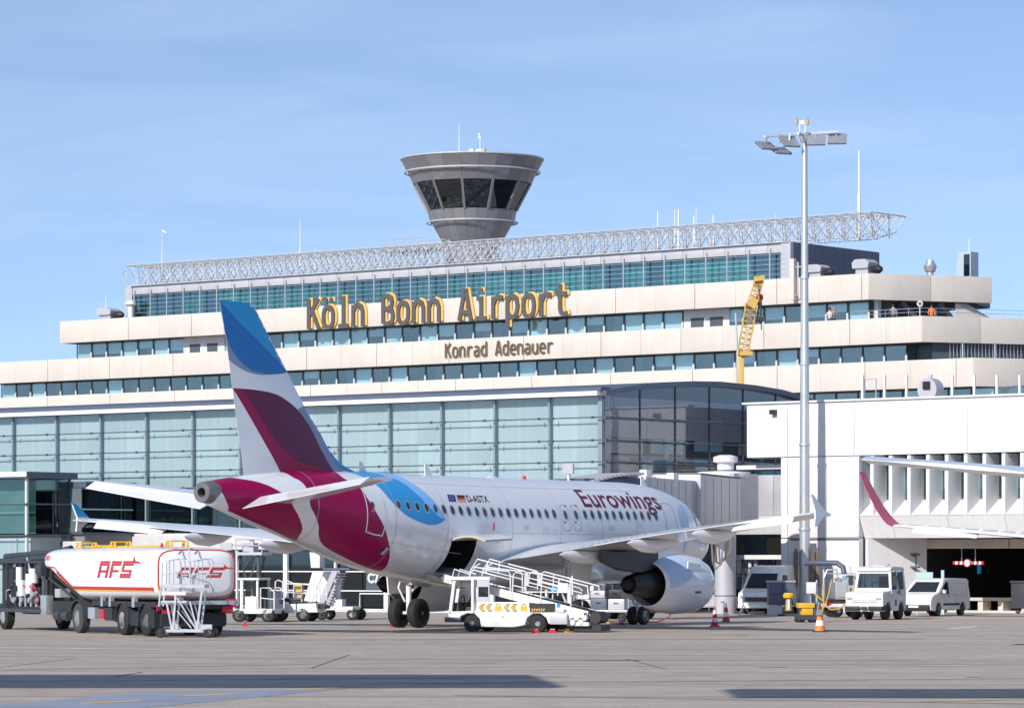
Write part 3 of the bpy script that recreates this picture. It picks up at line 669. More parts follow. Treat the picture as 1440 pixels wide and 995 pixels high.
# ------------------------------------------------------------------ lettering of the terminal: strokes with depth
GL = {
 'K': [[(0.04, 0), (0.04, 1)], [(0.9, 1), (0.10, 0.46)], [(0.34, 0.62), (0.95, 0)]],
 'o': ['O'], 'ö': ['O', [(0.28, 0.86), (0.28, 0.98)], [(0.74, 0.86), (0.74, 0.98)]],
 'l': [[(0.15, 0.96), (0.52, 0.96), (0.52, 0.05)], [(0.08, 0.05), (0.96, 0.05)]],
 'n': [[(0.06, 0), (0.06, 0.72)], [(0.10, 0.54), (0.26, 0.68), (0.5, 0.72), (0.76, 0.66), (0.9, 0.48), (0.9, 0)]],
 'B': [[(0.06, 0.05), (0.06, 0.96)], [(0.1, 0.95), (0.5, 0.95), (0.76, 0.88), (0.84, 0.74), (0.76, 0.6), (0.5, 0.53), (0.12, 0.53)], [(0.5, 0.53), (0.82, 0.46), (0.92, 0.28), (0.82, 0.1), (0.5, 0.05), (0.1, 0.05)]],
 'A': [[(0.0, 0), (0.42, 0.96), (0.56, 0.96), (0.98, 0)], [(0.18, 0.27), (0.8, 0.27)]],
 'i': [[(0.15, 0.68), (0.52, 0.68), (0.52, 0.05)], [(0.08, 0.05), (0.96, 0.05)], [(0.50, 0.88), (0.50, 1.0)]],
 'r': [[(0.2, 0), (0.2, 0.72)], [(0.24, 0.5), (0.42, 0.67), (0.68, 0.70), (0.98, 0.66)]],
 'p': [[(0.06, -0.3), (0.06, 0.72)], [(0.1, 0.56), (0.28, 0.68), (0.52, 0.71), (0.8, 0.62), (0.9, 0.38), (0.8, 0.12), (0.52, 0.03), (0.28, 0.06), (0.1, 0.18)]],
 't': [[(0.4, 0.98), (0.4, 0.22), (0.5, 0.08), (0.7, 0.04), (0.98, 0.08)], [(0.04, 0.68), (0.94, 0.68)]],
 'd': [[(0.9, 0), (0.9, 1)], [(0.86, 0.56), (0.68, 0.68), (0.44, 0.71), (0.16, 0.62), (0.06, 0.38), (0.16, 0.12), (0.44, 0.03), (0.68, 0.06), (0.86, 0.18)]],
 'a': [[(0.14, 0.66), (0.46, 0.71), (0.76, 0.66), (0.86, 0.5), (0.86, 0)], [(0.82, 0.42), (0.4, 0.42), (0.12, 0.34), (0.08, 0.18), (0.2, 0.05), (0.46, 0.03), (0.82, 0.14)]],
 'e': [[(0.08, 0.38), (0.92, 0.38), (0.9, 0.54), (0.76, 0.67), (0.5, 0.71), (0.22, 0.64), (0.08, 0.38), (0.2, 0.1), (0.5, 0.02), (0.88, 0.08)]],
 'u': [[(0.06, 0.72), (0.06, 0.24), (0.2, 0.06), (0.46, 0.02), (0.72, 0.06), (0.86, 0.2)], [(0.9, 0.72), (0.9, 0)]],
}
def stroke(mb, pts, w, y0, y1, closed=False, mi=0):
    P = [Vector(p) for p in pts]; n = len(P); L, R = [], []
    for i in range(n):
        a = P[i - 1] if (i > 0 or closed) else None; b = P[(i + 1) % n] if (i < n - 1 or closed) else None
        d1 = (P[i] - a).normalized() if a is not None else (b - P[i]).normalized(); d2 = (b - P[i]).normalized() if b is not None else d1
        n1, n2 = Vector((-d1.y, d1.x)), Vector((-d2.y, d2.x)); m = (n1 + n2).normalized(); k = w / 2 / max(0.5, m.dot(n1))
        L.append(P[i] + m * k); R.append(P[i] - m * k)
    k0 = len(mb.v); V = []
    for y in (y0, y1): V += [(p.x, y, p.y) for p in L] + [(p.x, y, p.y) for p in R]
    fs = []; rng = range(n if closed else n - 1)
    for i in rng:
        j = (i + 1) % n; fs += [(i, j, n + j, n + i), (2 * n + i, 3 * n + i, 3 * n + j, 2 * n + j), (i, 2 * n + i, 2 * n + j, j), (n + i, n + j, 3 * n + j, 3 * n + i)]
    if not closed: fs += [(0, n, 3 * n, 2 * n), (n - 1, 3 * n - 1, 4 * n - 1, 2 * n - 1)]
    mb.add(V, fs, mi)
def glyph(ch, a, z, W, H, sw, y0, y1):
    mb = MB()
    for i, s in enumerate(GL[ch]):
        if s == 'O': pts = [(0.48 + 0.43 * math.copysign(abs(math.cos(t)) ** .8, math.cos(t)), 0.365 + 0.335 * math.copysign(abs(math.sin(t)) ** .8, math.sin(t))) for t in [2 * math.pi * k / 18 for k in range(18)]]; cl = True
        else: pts, cl = s, False
        stroke(mb, [(a + p[0] * W, z + p[1] * H) for p in pts], sw, y0 - 0.004 * i, y1 + 0.004 * i, cl)
    return mb
def sign(name, text, label, pxa, pxb, c, zbase, H, sw, backing):
    a0, a1 = onwall(pxa, 450, c)[0], onwall(pxb, 450, c)[0]; adv = (a1 - a0) / (len(text) - 0.22); W = adv * 0.76
    t = bthing(name, label, 'sign', (a0 + a1) / 2, c, zbase)
    for i, ch in enumerate(text):
        if ch == ' ': continue
        a = a0 + i * adv
        L = glyph(ch, a, zbase, W, H, sw, c - (.30 if H > 2 else .10), c - (.20 if H > 2 else .05)).build('letter', m_signgrey if H > 2 else m_signbrown, t)
        if backing: glyph(ch, a + backing[0], zbase + backing[1], W, H, sw * 0.96, c - (.16 if H > 2 else .045), c + (.0 if H > 2 else -.03)).build('letter_back', m_signyel if H > 2 else m_signtan, L)
    return t
sign('airport_name_sign', 'Köln Bonn Airport', 'big charcoal letters reading Köln Bonn Airport with yellow backing on the top parapet', 436, 801, 247.98, 23.98, 2.78, 0.40, (0.22, 0.10))
t = sign('namesake_sign', 'Konrad Adenauer', 'small brown-grey letters reading Konrad Adenauer on the middle parapet', 627, 778, 243.95, 20.5, 1.25, 0.15, (0.045, -0.03))
# ------------------------------------------------------------------ the glass pier hall
GC, GA = 145.3, -111.76
GH = bthing('glass_pier', 'long glazed pier hall with pale curtains and arched grey roof behind the airliner', 'pier hall', -140, 150)
o = OFF[GH.name]
rows = [(6.72, 7.64), (7.66, 8.73), (8.75, 9.88), (9.90, 10.96)]
bays = [(GA + 0.12, -115.2)] ; bays = [(-115.2, GA)] + [(-115.2 - 3.6 * (k + 1), -115.2 - 3.6 * k) for k in range(17)]
mesh_cache = {}
def bm_(key, fn):
    if key not in mesh_cache: mesh_cache[key] = fn()
    return mesh_cache[key]
def pane_put(parent, a0, a1, c, z0, z1, glass, back, backmat, depth, pname='pane', bname='curtain'):
    w, h = a1 - a0, z1 - z0; k = (round(w, 2), round(h, 2), glass.name)
    g = bm_(k, lambda: MB().box(0.012, w - 0.012, 0, 0.02, 0.012, h - 0.012).mesh('pane', glass))
    oo = off_of(parent); p = put(pname, g, parent, (a0 - oo.x, c - oo.y, z0 - oo.z))
    if back:
        kk = (round(w, 2), round(h, 2), backmat.name)
        b = bm_(kk, lambda: MB().quad((0, 0, -0.01), (w, 0, -0.01), (w, 0, h + 0.01), (0, 0, h + 0.01)).mesh(bname, backmat)); put(bname, b, p, (0, depth, 0))
for q, p in bays:
    mid = (p + q) / 2
    for r, (z0, z1) in enumerate(rows):
        for s, e in ((q + 0.06, mid), (mid, p - 0.06)): pane_put(GH, s, e, GC, z0, z1, g_hall, True, m_curtain, 0.22)
    for s, e in ((q + 0.2, mid), (mid, p - 0.2)): pane_put(GH, s, e, GC, 4.25, 6.68, g_dark, False, None, 0)
    x0 = q
    MB().box(q - 0.055, q + 0.055, GC - 0.06, GC + 0.1, 4.2, 10.98).build('post', m_post, GH); MB().box(q - 0.09, q + 0.09, GC + 0.24, GC + 0.36, 0.0, 10.98).build('inner_post', m_post, GH)
MB().box(GA - 0.3, GA - 0.02, GC - 0.05, GC + 0.6, 0.0, 10.98).build('post', m_post, GH)
for z in (6.70, 7.65, 8.74, 9.89):
    mb = MB(); mb.tube([(-177, GC - 0.3, z), (GA + .1, GC - 0.3, z)], 0.032, 6); pass
    for q, p in bays:
        for s in (q + 0.45, p - 0.45): mb.bar((s, GC - 0.28, z), (s, GC, z), 0.04); mb.box(s - .05, s + .05, GC - .36, GC - .25, z - .06, z + .06)
    mb.build('rail', [m_dframe, m_frame], GH)
# interior: back wall, floors and the seating of the restaurant deck
MB().box(-178, -113.5, 152.0, 152.2, 0, 10.9).build('back_wall', m_interior, GH)
MB().box(-178, GA - 0.3, GC + 0.62, 152, 3.95, 4.2).build('floor_slab', m_soffit, GH)
MB().box(-178, GA - 0.3, GC + 0.62, 152, 6.6, 6.72).build('floor_slab', m_soffit, GH)
MB().box(-178, GA - 0.02, GC + 0.02, GC + 0.2, 3.25, 4.2).build('spandrel', m_lightwall, GH)
MB().box(-178, -129, GC - 0.12, GC + 0.018, 3.3, 4.05).build('spandrel_panel', m_lightwall, GH)
MB().box(-178, GA, GC - 0.5, GC + 0.02, 10.98, 11.2).build('eave', m_white, GH)
# arched roof
ap = [(145.1, 11.22), (146.6, 11.45), (148.3, 11.66), (150.4, 11.85), (152.6, 11.98), (155.0, 12.05), (158.2, 11.98), (160.7, 11.83), (162.7, 11.57), (164, 11.35)]
mb = MB(); mb.rings([[(a, c, z) for c, z in ap] + [(a, c, z - 0.26) for c, z in reversed(ap)] for a in (-180, GA + 0.35)], sm=False); mb.build('roof', m_slate, GH, ang=60)
MB().box(-180, GA + 0.1, GC - 0.3, GC + 0.5, 11.203, 11.4).build('gutter', m_slate, GH)
# gable
gf = lambda c: float(np.interp(c, [q[0] for q in ap], [q[1] - 0.28 for q in ap]))
cm = [145.35 + 3.02 * k for k in range(7)]
for i, (p, q) in enumerate(zip(cm, cm[1:])):
    for z0, z1 in ((4.3, 6.68), (6.7, 7.63), (7.65, 8.72), (8.74, 9.87), (9.89, None)):
        t0, t1 = (z1, z1) if z1 else (gf(p + .03), gf(q - .03))
        MB().hexa([(GA, p + .03, z0), (GA + .02, p + .03, z0), (GA + .02, q - .03, z0), (GA, q - .03, z0), (GA, p + .03, t0), (GA + .02, p + .03, t0), (GA + .02, q - .03, t1), (GA, q - .03, t1)]).build('pane', g_gable, GH)
    MB().box(GA - .05, GA + .06, p - .027, p + .027, 0, gf(p)).build('mullion', m_dframe, GH)
for z in (6.69, 7.64, 8.73, 9.88):
    mb = MB(); mb.tube([(GA + 0.45, 145.2, z), (GA + 0.45, 163.4, z)], 0.05, 6)
    for p in cm:
        for s in (p + .4, p - .4): mb.bar((GA, s, z), (GA + .45, s, z), .05); mb.box(GA + .38, GA + .52, s - .06, s + .06, z - .07, z + .07)
    mb.build('rail', m_dframe, GH)
m_refl_brown = M('brown_reflection', (0.42, 0.33, 0.30), 0.8, var=0.1); m_refl_cream = M('cream_reflection', (0.60, 0.55, 0.48), 0.8, var=0.1)
iw = GA - 0.7  # coloured walls here stand in for the facade mirrored in the gable glass
MB().box(iw - .2, iw, 145.9, 163.5, 8.95, 11.0).build('inner_wall_or_reflection', M('mauve_reflection', (.55, .48, .49), .8, var=.08), GH)
MB().box(iw - .2, iw, 145.9, 163.5, 6.9, 8.05).build('inner_wall_or_reflection', m_refl_brown, GH)
for c0, c1, z0, z1, m_ in ((147.0, 148.4, 7.2, 8.0, m_refl_cream), (149.5, 152.0, 7.3, 7.9, m_tealpanel), (154, 155.3, 7.1, 8.0, m_tealpanel), (146.2, 149.5, 8.15, 8.9, m_refl_cream), (150.2, 153.0, 8.2, 8.9, m_tealpanel), (154, 156.5, 8.4, 8.95, m_tealpanel), (158, 159.2, 8.3, 8.9, m_refl_cream), (146.4, 147.3, 9.1, 10.2, m_grey), (153.4, 154.5, 9.1, 10.2, m_grey)):
    MB().box(iw + .002, iw + .05, c0, c1, z0, z1).build('reflection_patch', m_, GH)  # patches painted as windows and bands of the mirrored facade
mb = MB()
for c in (146.0, 151.0, 159.6): mb.cyl((iw + .4, c, 4.2), (iw + .4, c, 8.9), .14, n=10)
mb.build('inner_column', m_tealpanel, GH)
MB().box(iw - .4, iw - .25, 145.9, 163.5, 0.1, 10.9).build('back_wall', m_interior, GH)
# ground floor glazing with white frames and the gate number
for k, (q, p) in enumerate(bays):
    mid = (p + q) / 2
    for s, e in ((q + .1, mid - .02), (mid + .02, p - .1)):
        for z0, z1 in ((0.2, 1.05), (1.11, 2.07), (2.13, 3.22)): pane_put(GH, s, e, GC - 0.1, z0, z1, g_dark, False, None, 0)
    wide = 0.14 if k % 2 == 1 else 0.05
    MB().box(q - wide, q + wide, GC - 0.3, GC - 0.14, 0, 3.24).build('white_post', m_wallwhite, GH)
    mb = MB()
    for z in (0.1, 1.08, 2.10): mb.box(q + wide, p - 0.14, GC - 0.2, GC - 0.07, z - (.1 if z < .5 else .03), z + .03)
    mb.build('white_rail', m_wallwhite, GH)
c73 = onwall(514.5, 819.5, GC - 0.35); c73e = onwall(536.5, 805, GC - 0.35)
vs, fs = text_polys('C73', 1.0, 1.0, 0.035)
xs = [v[0] for v in vs]; ys = [v[1] for v in vs]; sx = (c73e[0] - c73[0]) / (max(xs) - min(xs)); sy = (c73e[1] - c73[1]) / (max(ys) - min(ys))
gs = bthing('gate_sign', 'white gate number C73 lettered on the ground floor glass behind the landing gear', 'gate sign', (c73[0] + c73e[0]) / 2, GC - 0.35, c73[1])
MB().add([(c73[0] + (v[0] - min(xs)) * sx, GC - 0.22, c73[1] + (v[1] - min(ys)) * sy) for v in vs], fs).build('lettering', m_white, gs, smooth=False)
MB().box(c73[0] - .1, c73e[0] + .1, GC - .218, GC - .20, c73[1] - .35, c73[1] + .75).build('sign_glass', m_dframe, gs)
# tables and chairs on the restaurant deck
ORD = ['first', 'second', 'third', 'fourth', 'fifth', 'sixth', 'seventh']
def table(a, c, i):
    t = bthing('cafe_table', ORD[i] + ' bistro table from the left behind the glass of the pier restaurant deck', 'table', a, c, 4.2, 'bistro tables on the restaurant deck')
    MB().box(a - .45, a + .45, c - .35, c + .35, 4.93, 4.97).build('tabletop', m_tan, t); MB().cyl((a, c, 4.2), (a, c, 4.93), .04, n=6).build('pedestal', m_black, t)
def chair(a, c, s, i):
    t = bthing('cafe_chair', 'light wooden chair on the ' + ('left' if s < 0 else 'right') + ' side of the ' + ORD[i] + ' bistro table from the left', 'chair', a, c, 4.2, 'chairs on the restaurant deck')
    MB().box(a - .22, a + .22, c - .22, c + .22, 4.63, 4.67).build('seat', m_tan, t); MB().box(a + .2 * s - .02, a + .2 * s + .02, c - .2, c + .2, 4.67, 5.12).build('backrest', m_tan, t)
    for i in (-1, 1):
        for j in (-1, 1): MB().cyl((a + .19 * i, c + .19 * j, 4.2), (a + .19 * i, c + .19 * j, 4.63), .025, n=5).build('leg', m_tan, t)
for i, px in enumerate((228, 242, 269, 287, 301, 328, 350)):
    a = onwall(px, 730, GC + 1.2)[0]; table(a, GC + 1.2, i); chair(a - .62, GC + 1.1 + .2 * (i % 2), -1, i); chair(a + .62, GC + 1.2, 1, i)
# handrail in front of the ground floor
a0, a1 = onwall(506, 850, GC - 2.0)[0], onwall(566, 850, GC - 2.0)[0]
hr = bthing('hoop_railing', 'low white tubular railing in front of gate C73', 'railing', (a0 + a1) / 2, GC - 2.0)
mb = MB(); mb.tube([(a0, GC - 2, 0), (a0, GC - 2, .95), (a1, GC - 2, .95), (a1, GC - 2, 0)], .04, 6); mb.tube([(a1 - .3, GC - 2, .95), (a1 - .3, GC - 2, 1.5)], .04, 6); mb.build('rail', m_wallwhite, hr)

# ------------------------------------------------------------------ glass corner block at the left edge
LA = -145.9
LB = bthing('glass_corner_block', 'glass walled bridge block with white roof edge at the left edge of the view', 'glass block', -150, 140)
def gl_wall_a(c, a0, a1, n, zs, glass, back=None, d=.4):
    w = (a1 - a0) / n
    for k in range(n):
        for z0, z1 in zip(zs, zs[1:]): pane_put(LB, a0 + k * w + .05, a0 + (k + 1) * w - .05, c, z0 + .04, z1 - .04, glass, back is not None, back, d, bname='inner_screen')
m_palein = M('pale_inner', (0.30, 0.38, 0.37), 0.8, var=0.3, scale=0.5, rnd=0.2)
gl_wall_a(138.0, LA - 16, LA - .1, 5, [0.3, 2.2, 3.95], g_hall, m_curtain); gl_wall_a(138.0, LA - 16, LA - .1, 5, [4.15, 5.8, 7.2], g_block, m_palein, .8)
for k, (z0, z1, g) in enumerate(((0.3, 3.95, g_hall), (4.2, 5.75, g_dark), (5.8, 7.15, g_dark))):
    MB().box(LA - .02, LA, 138.1, 141.2, z0, z1).build('pane', g, LB)
MB().box(LA - 1.2, LA - 1.15, 138.3, 141.1, .3, 3.9).build('inner_screen', m_curtain, LB)
MB().box(LA - 3.2, LA - 3.15, 138.3, 141.1, 4.2, 7.1).build('inner_screen', m_interior, LB)
mb = MB()
for z in (4.05, 5.78): mb.tube([(LA - 16, 137.85, z), (LA + .12, 137.85, z), (LA + .12, 141.3, z)], .05, 6)
mb.build('rail', m_dframe, LB)
mb = MB(); mb.box(LA - .12, LA + .03, 137.95, 138.08, 0, 7.3); mb.build('post', m_frame, LB)
MB().box(LA - .05, LA + .03, 141.15, 141.3, 0, 7.3).build('post', m_dframe, LB)
mb = MB(); mb.box(LA - 17, LA + .25, 137.7, 141.6, 7.2, 7.28, 1); mb.box(LA - 17, LA + .25, 137.7, 137.75, 7.283, 7.55, 0); mb.box(LA + .2, LA + .25, 137.752, 141.6, 7.283, 7.55, 1); mb.box(LA - 17, LA + .19, 137.76, 141.6, 7.29, 7.5, 1)
mb.build('roof', [m_white, m_slate], LB, smooth=False)
mb = MB(); mb.box(LA - .9, LA + .95, 141.3, 145.2, 4.15, 4.25); mb.box(LA - 1, LA + 1.2, 141.3, 145.25, 6.72, 7.05); mb.build('bridge_frame', m_slate, LB)
for k in range(3):
    for z0, z1 in ((4.3, 5.5), (5.55, 6.7)): MB().box(LA + .93, LA + .95, 141.35 + k * 1.28, 141.35 + (k + 1) * 1.28 - .04, z0, z1).build('pane', g_dark, LB)
mb = MB(); mb.box(LA + .951, LA + 1.0, 141.3, 145.2, 5.49, 5.56); mb.build('rail', m_tealpanel, LB)
MB().box(LA - .9, LA - .85, 141.3, 145.2, 4.25, 6.7).build('inner_screen', m_interior, LB)
MB().box(LA - .9, LA + .9, 141.25, 141.29, 4.25, 6.7).build('end_wall', m_interior, LB)
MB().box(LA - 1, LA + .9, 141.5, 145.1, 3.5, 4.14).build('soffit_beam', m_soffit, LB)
MB().box(LA + .06, LA + 1.6, 140.6, 141.2, 2.4, 3.75).build('concrete_beam', m_lightwall, LB)
MB().box(LA - .5, LA + .8, 143.0, 143.4, 0, 3.5).build('pier', m_interior, LB)

# ------------------------------------------------------------------ the white concrete building on the right
WC = 155.0
WB = bthing('white_concrete_building', 'white concrete block with deep vertical fins over a dark drive-through on the right', 'building', -98, 158)
def wpanel(a0, a1, z0, z1, c0=WC, c1=WC + .4, m=m_wallwhite, nm='concrete_panel'): MB().box(a0 + .012, a1 - .012, c0, c1, z0 + .012, z1 - .012).build(nm, m, WB, bevel=.012)
us = [-109.78] + [onwall(p, 600, WC)[0] for p in (1107, 1201, 1360)] + [-84]
for p, q in zip(us, us[1:]): wpanel(p, q, 8.02, 10.80)
for k in range(3): MB().box(-110.0 + k * 9, -110.0 + (k + 1) * 9 - .01, WC - .12, WC + .5, 10.803, 10.9).build('coping', m_wallwhite, WB)
MB().box(-109.76, -109.45, WC + .41, WC + 9, 8.0, 10.8).build('side_wall', m_wallwhite, WB)
MB().box(-109.4, -80, WC + .41, WC + 10, 10.2, 10.7).build('roof_slab', m_lightwall, WB)
ls = [-107.62, onwall(1107.5, 700, WC)[0], onwall(1162, 700, WC)[0], -102.79]
for p, q in zip(ls, ls[1:]): wpanel(p, q, 3.85, 8.0); wpanel(p, q, 0.0, 3.83, WC + .002)
MB().box(-107.6, -107.3, WC + .42, WC + 10, 0, 8).build('side_wall', m_wallwhite, WB)
MB().box(-103.1, -102.81, WC + .42, WC + 1.4, 3.9, 7.9).build('side_wall', m_wallwhite, WB)
MB().box(-107, -102.8, WC - .02, WC - .003, 3.72, 3.80).build('conduit', m_dframe, WB)
# fins, glass slots, sloping sills
fa = [onwall(p, 690, WC)[0] for p in (1226, 1252, 1278, 1304.5, 1331, 1357.8, 1384, 1411, 1437)]; st = fa[1] - fa[0]; fa += [fa[-1] + st * k for k in range(1, 8)]
for k, a in enumerate([fa[0] - st] + fa):
    if k: MB().box(a - .10, a + .10, WC, WC + 1.25, 4.95, 7.98).build('fin', m_wallwhite, WB, bevel=.012)
    b = a + .101 if k else -102.78; e = (fa[0] - .101) if k == 0 else a + st - .101
    MB().box(b, e, WC + 1.26, WC + 1.28, 5.75, 7.95).build('slot_glass', g_win, WB)
    MB().box(b, e, WC + 2.0, WC + 2.03, 5.7, 7.98).build('slot_room', m_interior, WB)
    if k % 2 == 0: MB().box(b, e, WC + 1.4, WC + 1.42, 6.3, 7.95).build('slot_blind', m_blind, WB)
    mb = MB(); mb.add([(b, WC + .01, 4.96), (e, WC + .01, 4.96), (e, WC + 1.25, 5.75), (b, WC + 1.25, 5.75), (b, WC + 1.25, 4.9), (e, WC + 1.25, 4.9)], [(0, 1, 2, 3), (0, 4, 5, 1), (3, 2, 5, 4), (0, 3, 4), (1, 5, 2)]); mb.build('sloping_sill', m_wallwhite, WB, smooth=False)
ends = [-102.78] + [fa[1] + 3 * st * k for k in range(6)]
for p, q in zip(ends, ends[1:]):
    mb = MB(); mb.add([(p + .01, WC + .002, 4.94), (q - .01, WC + .002, 4.94), (q - .01, WC + .5, 3.82), (p + .01, WC + .5, 3.82), (p + .01, WC + 1.2, 4.94), (q - .01, WC + 1.2, 4.94), (q - .01, WC + 1.2, 3.82), (p + .01, WC + 1.2, 3.82)],
           [(0, 1, 2, 3), (4, 7, 6, 5), (0, 4, 5, 1), (3, 2, 6, 7), (0, 3, 7, 4), (1, 5, 6, 2)]); mb.build('canted_panel', m_wallwhite, WB, smooth=False)
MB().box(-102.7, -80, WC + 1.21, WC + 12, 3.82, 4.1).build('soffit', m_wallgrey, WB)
MB().box(-102.7, -80, WC + 2.2, WC + 2.5, 4.11, 8.2).build('core_wall', m_interior, WB)
# oblique side wall of the drive-through, lintel beam, dark inside
p, q = Vector((-102.6, WC + .42)), Vector((-102.6, WC + .42)) + Vector((.5, .866)) * 3.35
MB().bar((p.x, p.y, 1.9), (q.x, q.y, 1.9), .3, 3.8).build('oblique_wall', m_wallwhite, WB)
wpanel(q.x + .05, q.x + 5.0, 3.28, 3.78, q.y - .1, q.y + .3, m_cream, 'lintel'); wpanel(q.x + 5.05, q.x + 12, 3.28, 3.78, q.y - .1, q.y + .3, m_cream, 'lintel')
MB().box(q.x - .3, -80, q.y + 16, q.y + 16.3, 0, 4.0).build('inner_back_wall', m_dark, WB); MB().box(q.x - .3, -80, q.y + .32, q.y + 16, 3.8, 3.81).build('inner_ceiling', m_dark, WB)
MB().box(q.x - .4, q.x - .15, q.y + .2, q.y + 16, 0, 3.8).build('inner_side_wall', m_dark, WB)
for px0, px1, y0, y1 in ((1304, 1310, 792, 810), (1313, 1324, 791, 808), (1346, 1357, 797, 808), (1407, 1416, 791, 806), (1430, 1434, 794, 806)):
    (a0, z0), (a1, z1) = onwall(px0, y1, q.y + 15.9), onwall(px1, y0, q.y + 15.9)
    MB().box(a0, a1, q.y + 15.9, q.y + 15.99, z0, z1).build('far_window', m_tealpanel, WB)
mb = MB()
for zz in (3.0, 2.35): mb.bar((q.x - .5, q.y - .8, zz), (q.x + .2, q.y - .9, zz), .12, .1); mb.bar((q.x - .2, q.y - .85, zz - .1), (q.x - .2, q.y - .3, zz - .1), .06)
mb.bar((q.x - .2, q.y - .6, 2.2), (q.x - .2, q.y - .6, 3.1), .08); mb.build('wall_lamp', m_dframe, WB)
# small camera on the upper corner
a_, z_ = onwall(1085, 579, WC - .3); MB().box(a_ - .15, a_ + .15, WC - .3, WC - .02, z_ - .12, z_ + .12).build('corner_camera', m_black, WB)
# red and white height bar hanging in the drive-through
q = Vector((q.x, 156.2)); bp = onwall(1340, 791, q.y + 1.0)[0]; bq = onwall(1383, 791, q.y + 1.0)[0]; bz = onwall(1360, 791, q.y + 1)[1]
HB = bthing('height_limit_bar', 'red and white striped height bar with round sign hanging in the dark drive-through', 'height bar', (bp + bq) / 2, q.y + 1, bz)
n = 13; s = (bq - bp) / n
for k in range(n): MB().box(bp + k * s, bp + (k + 1) * s, q.y + 1, q.y + 1.08, bz - .08, bz + .08).build('stripe', m_red if k % 2 == 0 else m_wallwhite, HB)
mb = MB(); mb.lathe([(q.y + .9, .2), (q.y + .96, .2)], ((bp + bq) / 2, 0, bz), 'y', 16); mb.build('sign_disc', m_wallwhite, HB)
MB().tube([((bp + bq) / 2 + .19 * math.cos(t * .524), q.y + .89, bz + .19 * math.sin(t * .524)) for t in range(12)], .025, 5, 0, True).build('sign_rim', m_red, HB)
mb = MB()
for x in (bp + .5, bq - .5): mb.cyl((x, q.y + 1.04, bz + .1), (x, q.y + 1.04, 3.8), .02, n=5)
mb.build('hanger', m_steel, HB)
a0, z0 = onwall(1374, 806, q.y + 3); MB().box(a0, a0 + .2, q.y + 3, q.y + 3.1, z0, z0 + .55).build('blue_sign', m_blue, WB)
# fence posts with glass on the roof, vent hood
for k, px in enumerate((1213, 1244, 1275, 1339, 1370, 1402, 1434)):
    a, zt_ = onwall(px, 527, WC + 1.5); t = bthing('roof_fence_post', ['leftmost', 'second from the left', 'third from the left', 'fourth from the left, right of the round hood', 'fifth from the left', 'sixth from the left', 'rightmost'][k] + ' of the slim white roof fence posts', 'fence post', a, WC + 1.5, 10.7, 'posts along the white building roof')
    MB().box(a - .06, a + .06, WC + 1.45, WC + 1.55, 10.7, zt_).build('post', m_wallwhite, t); MB().box(a - .12, a + .12, WC + 1.4, WC + 1.6, 10.7, 10.78).build('foot', m_frame, t)
a0, zt_ = onwall(1293, 538, WC + 1.8); a1 = onwall(1320, 538, WC + 1.8)[0]; am = (a0 + a1) / 2
t = bthing('roof_hood', 'round shouldered grey hood with dark opening on the white building roof', 'vent hood', am, WC + 1.8, 10.7)
MB().lathe([(WC + 1.6, (a1 - a0) / 2), (WC + 2.3, (a1 - a0) / 2)], (am, 0, 11.35), 'y', 18).build('drum', m_grey, t); MB().box(am - .3, am + .3, WC + 1.7, WC + 2.2, 10.7, 11.2).build('base', m_grey, t)
MB().box(am - .2, am + .2, WC + 1.5, WC + 1.598, 11.35, 11.75).build('opening', m_dark, t); MB().cyl((am, WC + 1.9, 11.8), (am, WC + 1.9, 12.1), .12, n=8).build('cap', m_grey, t)
a0, zt_ = onwall(1213, 533, WC + 1.6); a1 = onwall(1229, 533, WC + 1.6)[0]; t = bthing('roof_hoop', 'thin white hoop ladder rail on the white building roof', 'hoop rail', (a0 + a1) / 2, WC + 1.8, 10.7)
MB().tube([(a0, WC + 1.8, 10.7), (a0, WC + 1.8, zt_), (a1, WC + 1.8, zt_), (a1, WC + 1.8, 10.7)], .035, 5).build('hoop', m_steel, t)

# ------------------------------------------------------------------ passenger bridge at the nose: corridor, rotunda, tunnel, column
JB = bthing('passenger_bridge', 'grey passenger boarding bridge on a round column reaching to the airliner nose', 'boarding bridge', -109, 152)
def b_at(px, py, D):
    X, Y, Z = at(px, py, D); return (CA * X - SA * Y, SA * X + CA * Y, Z)
# corridor joined to the white building
c0 = 156.2; a0 = onwall(1040, 700, c0)[0]; a1 = onwall(1098, 700, c0)[0] + .6
za, zb_ = 4.05, 7.15
for k in range(3):
    s = (a1 - a0) / 3; MB().box(a0 + k * s + .01, a0 + (k + 1) * s - .01, c0, c0 + .3, za + 1.0, zb_).build('corridor_panel', m_grey, JB, bevel=.01)
MB().box(a0 - .2, a1, c0 - .35, c0 + .02, za, za + .98).build('corridor_beam', m_wallgrey, JB, bevel=.01)
MB().box(a0 - 3.5, a1, c0 + .31, c0 + 4, za + .1, zb_ - .05).build('corridor_core', m_wallgrey, JB)
MB().box(a0, a1, c0 - .3, c0 + 4.2, zb_ + .3, zb_ + .52).build('corridor_roof', m_wallwhite, JB)
MB().box(a0 + .1, a1 - .1, c0 + .2, c0 + .24, zb_ + .01, zb_ + .3).build('clerestory', g_teal, JB)
MB().box(a0, a1 + 2, c0 + 2.5, c0 + 2.8, 2.9, 3.9).build('back_wall', m_soffit, JB); MB().box(a0 - 3, a1 + .4, c0 + 1.2, c0 + 1.5, 2.75, 2.98).build('white_beam', m_wallwhite, JB)
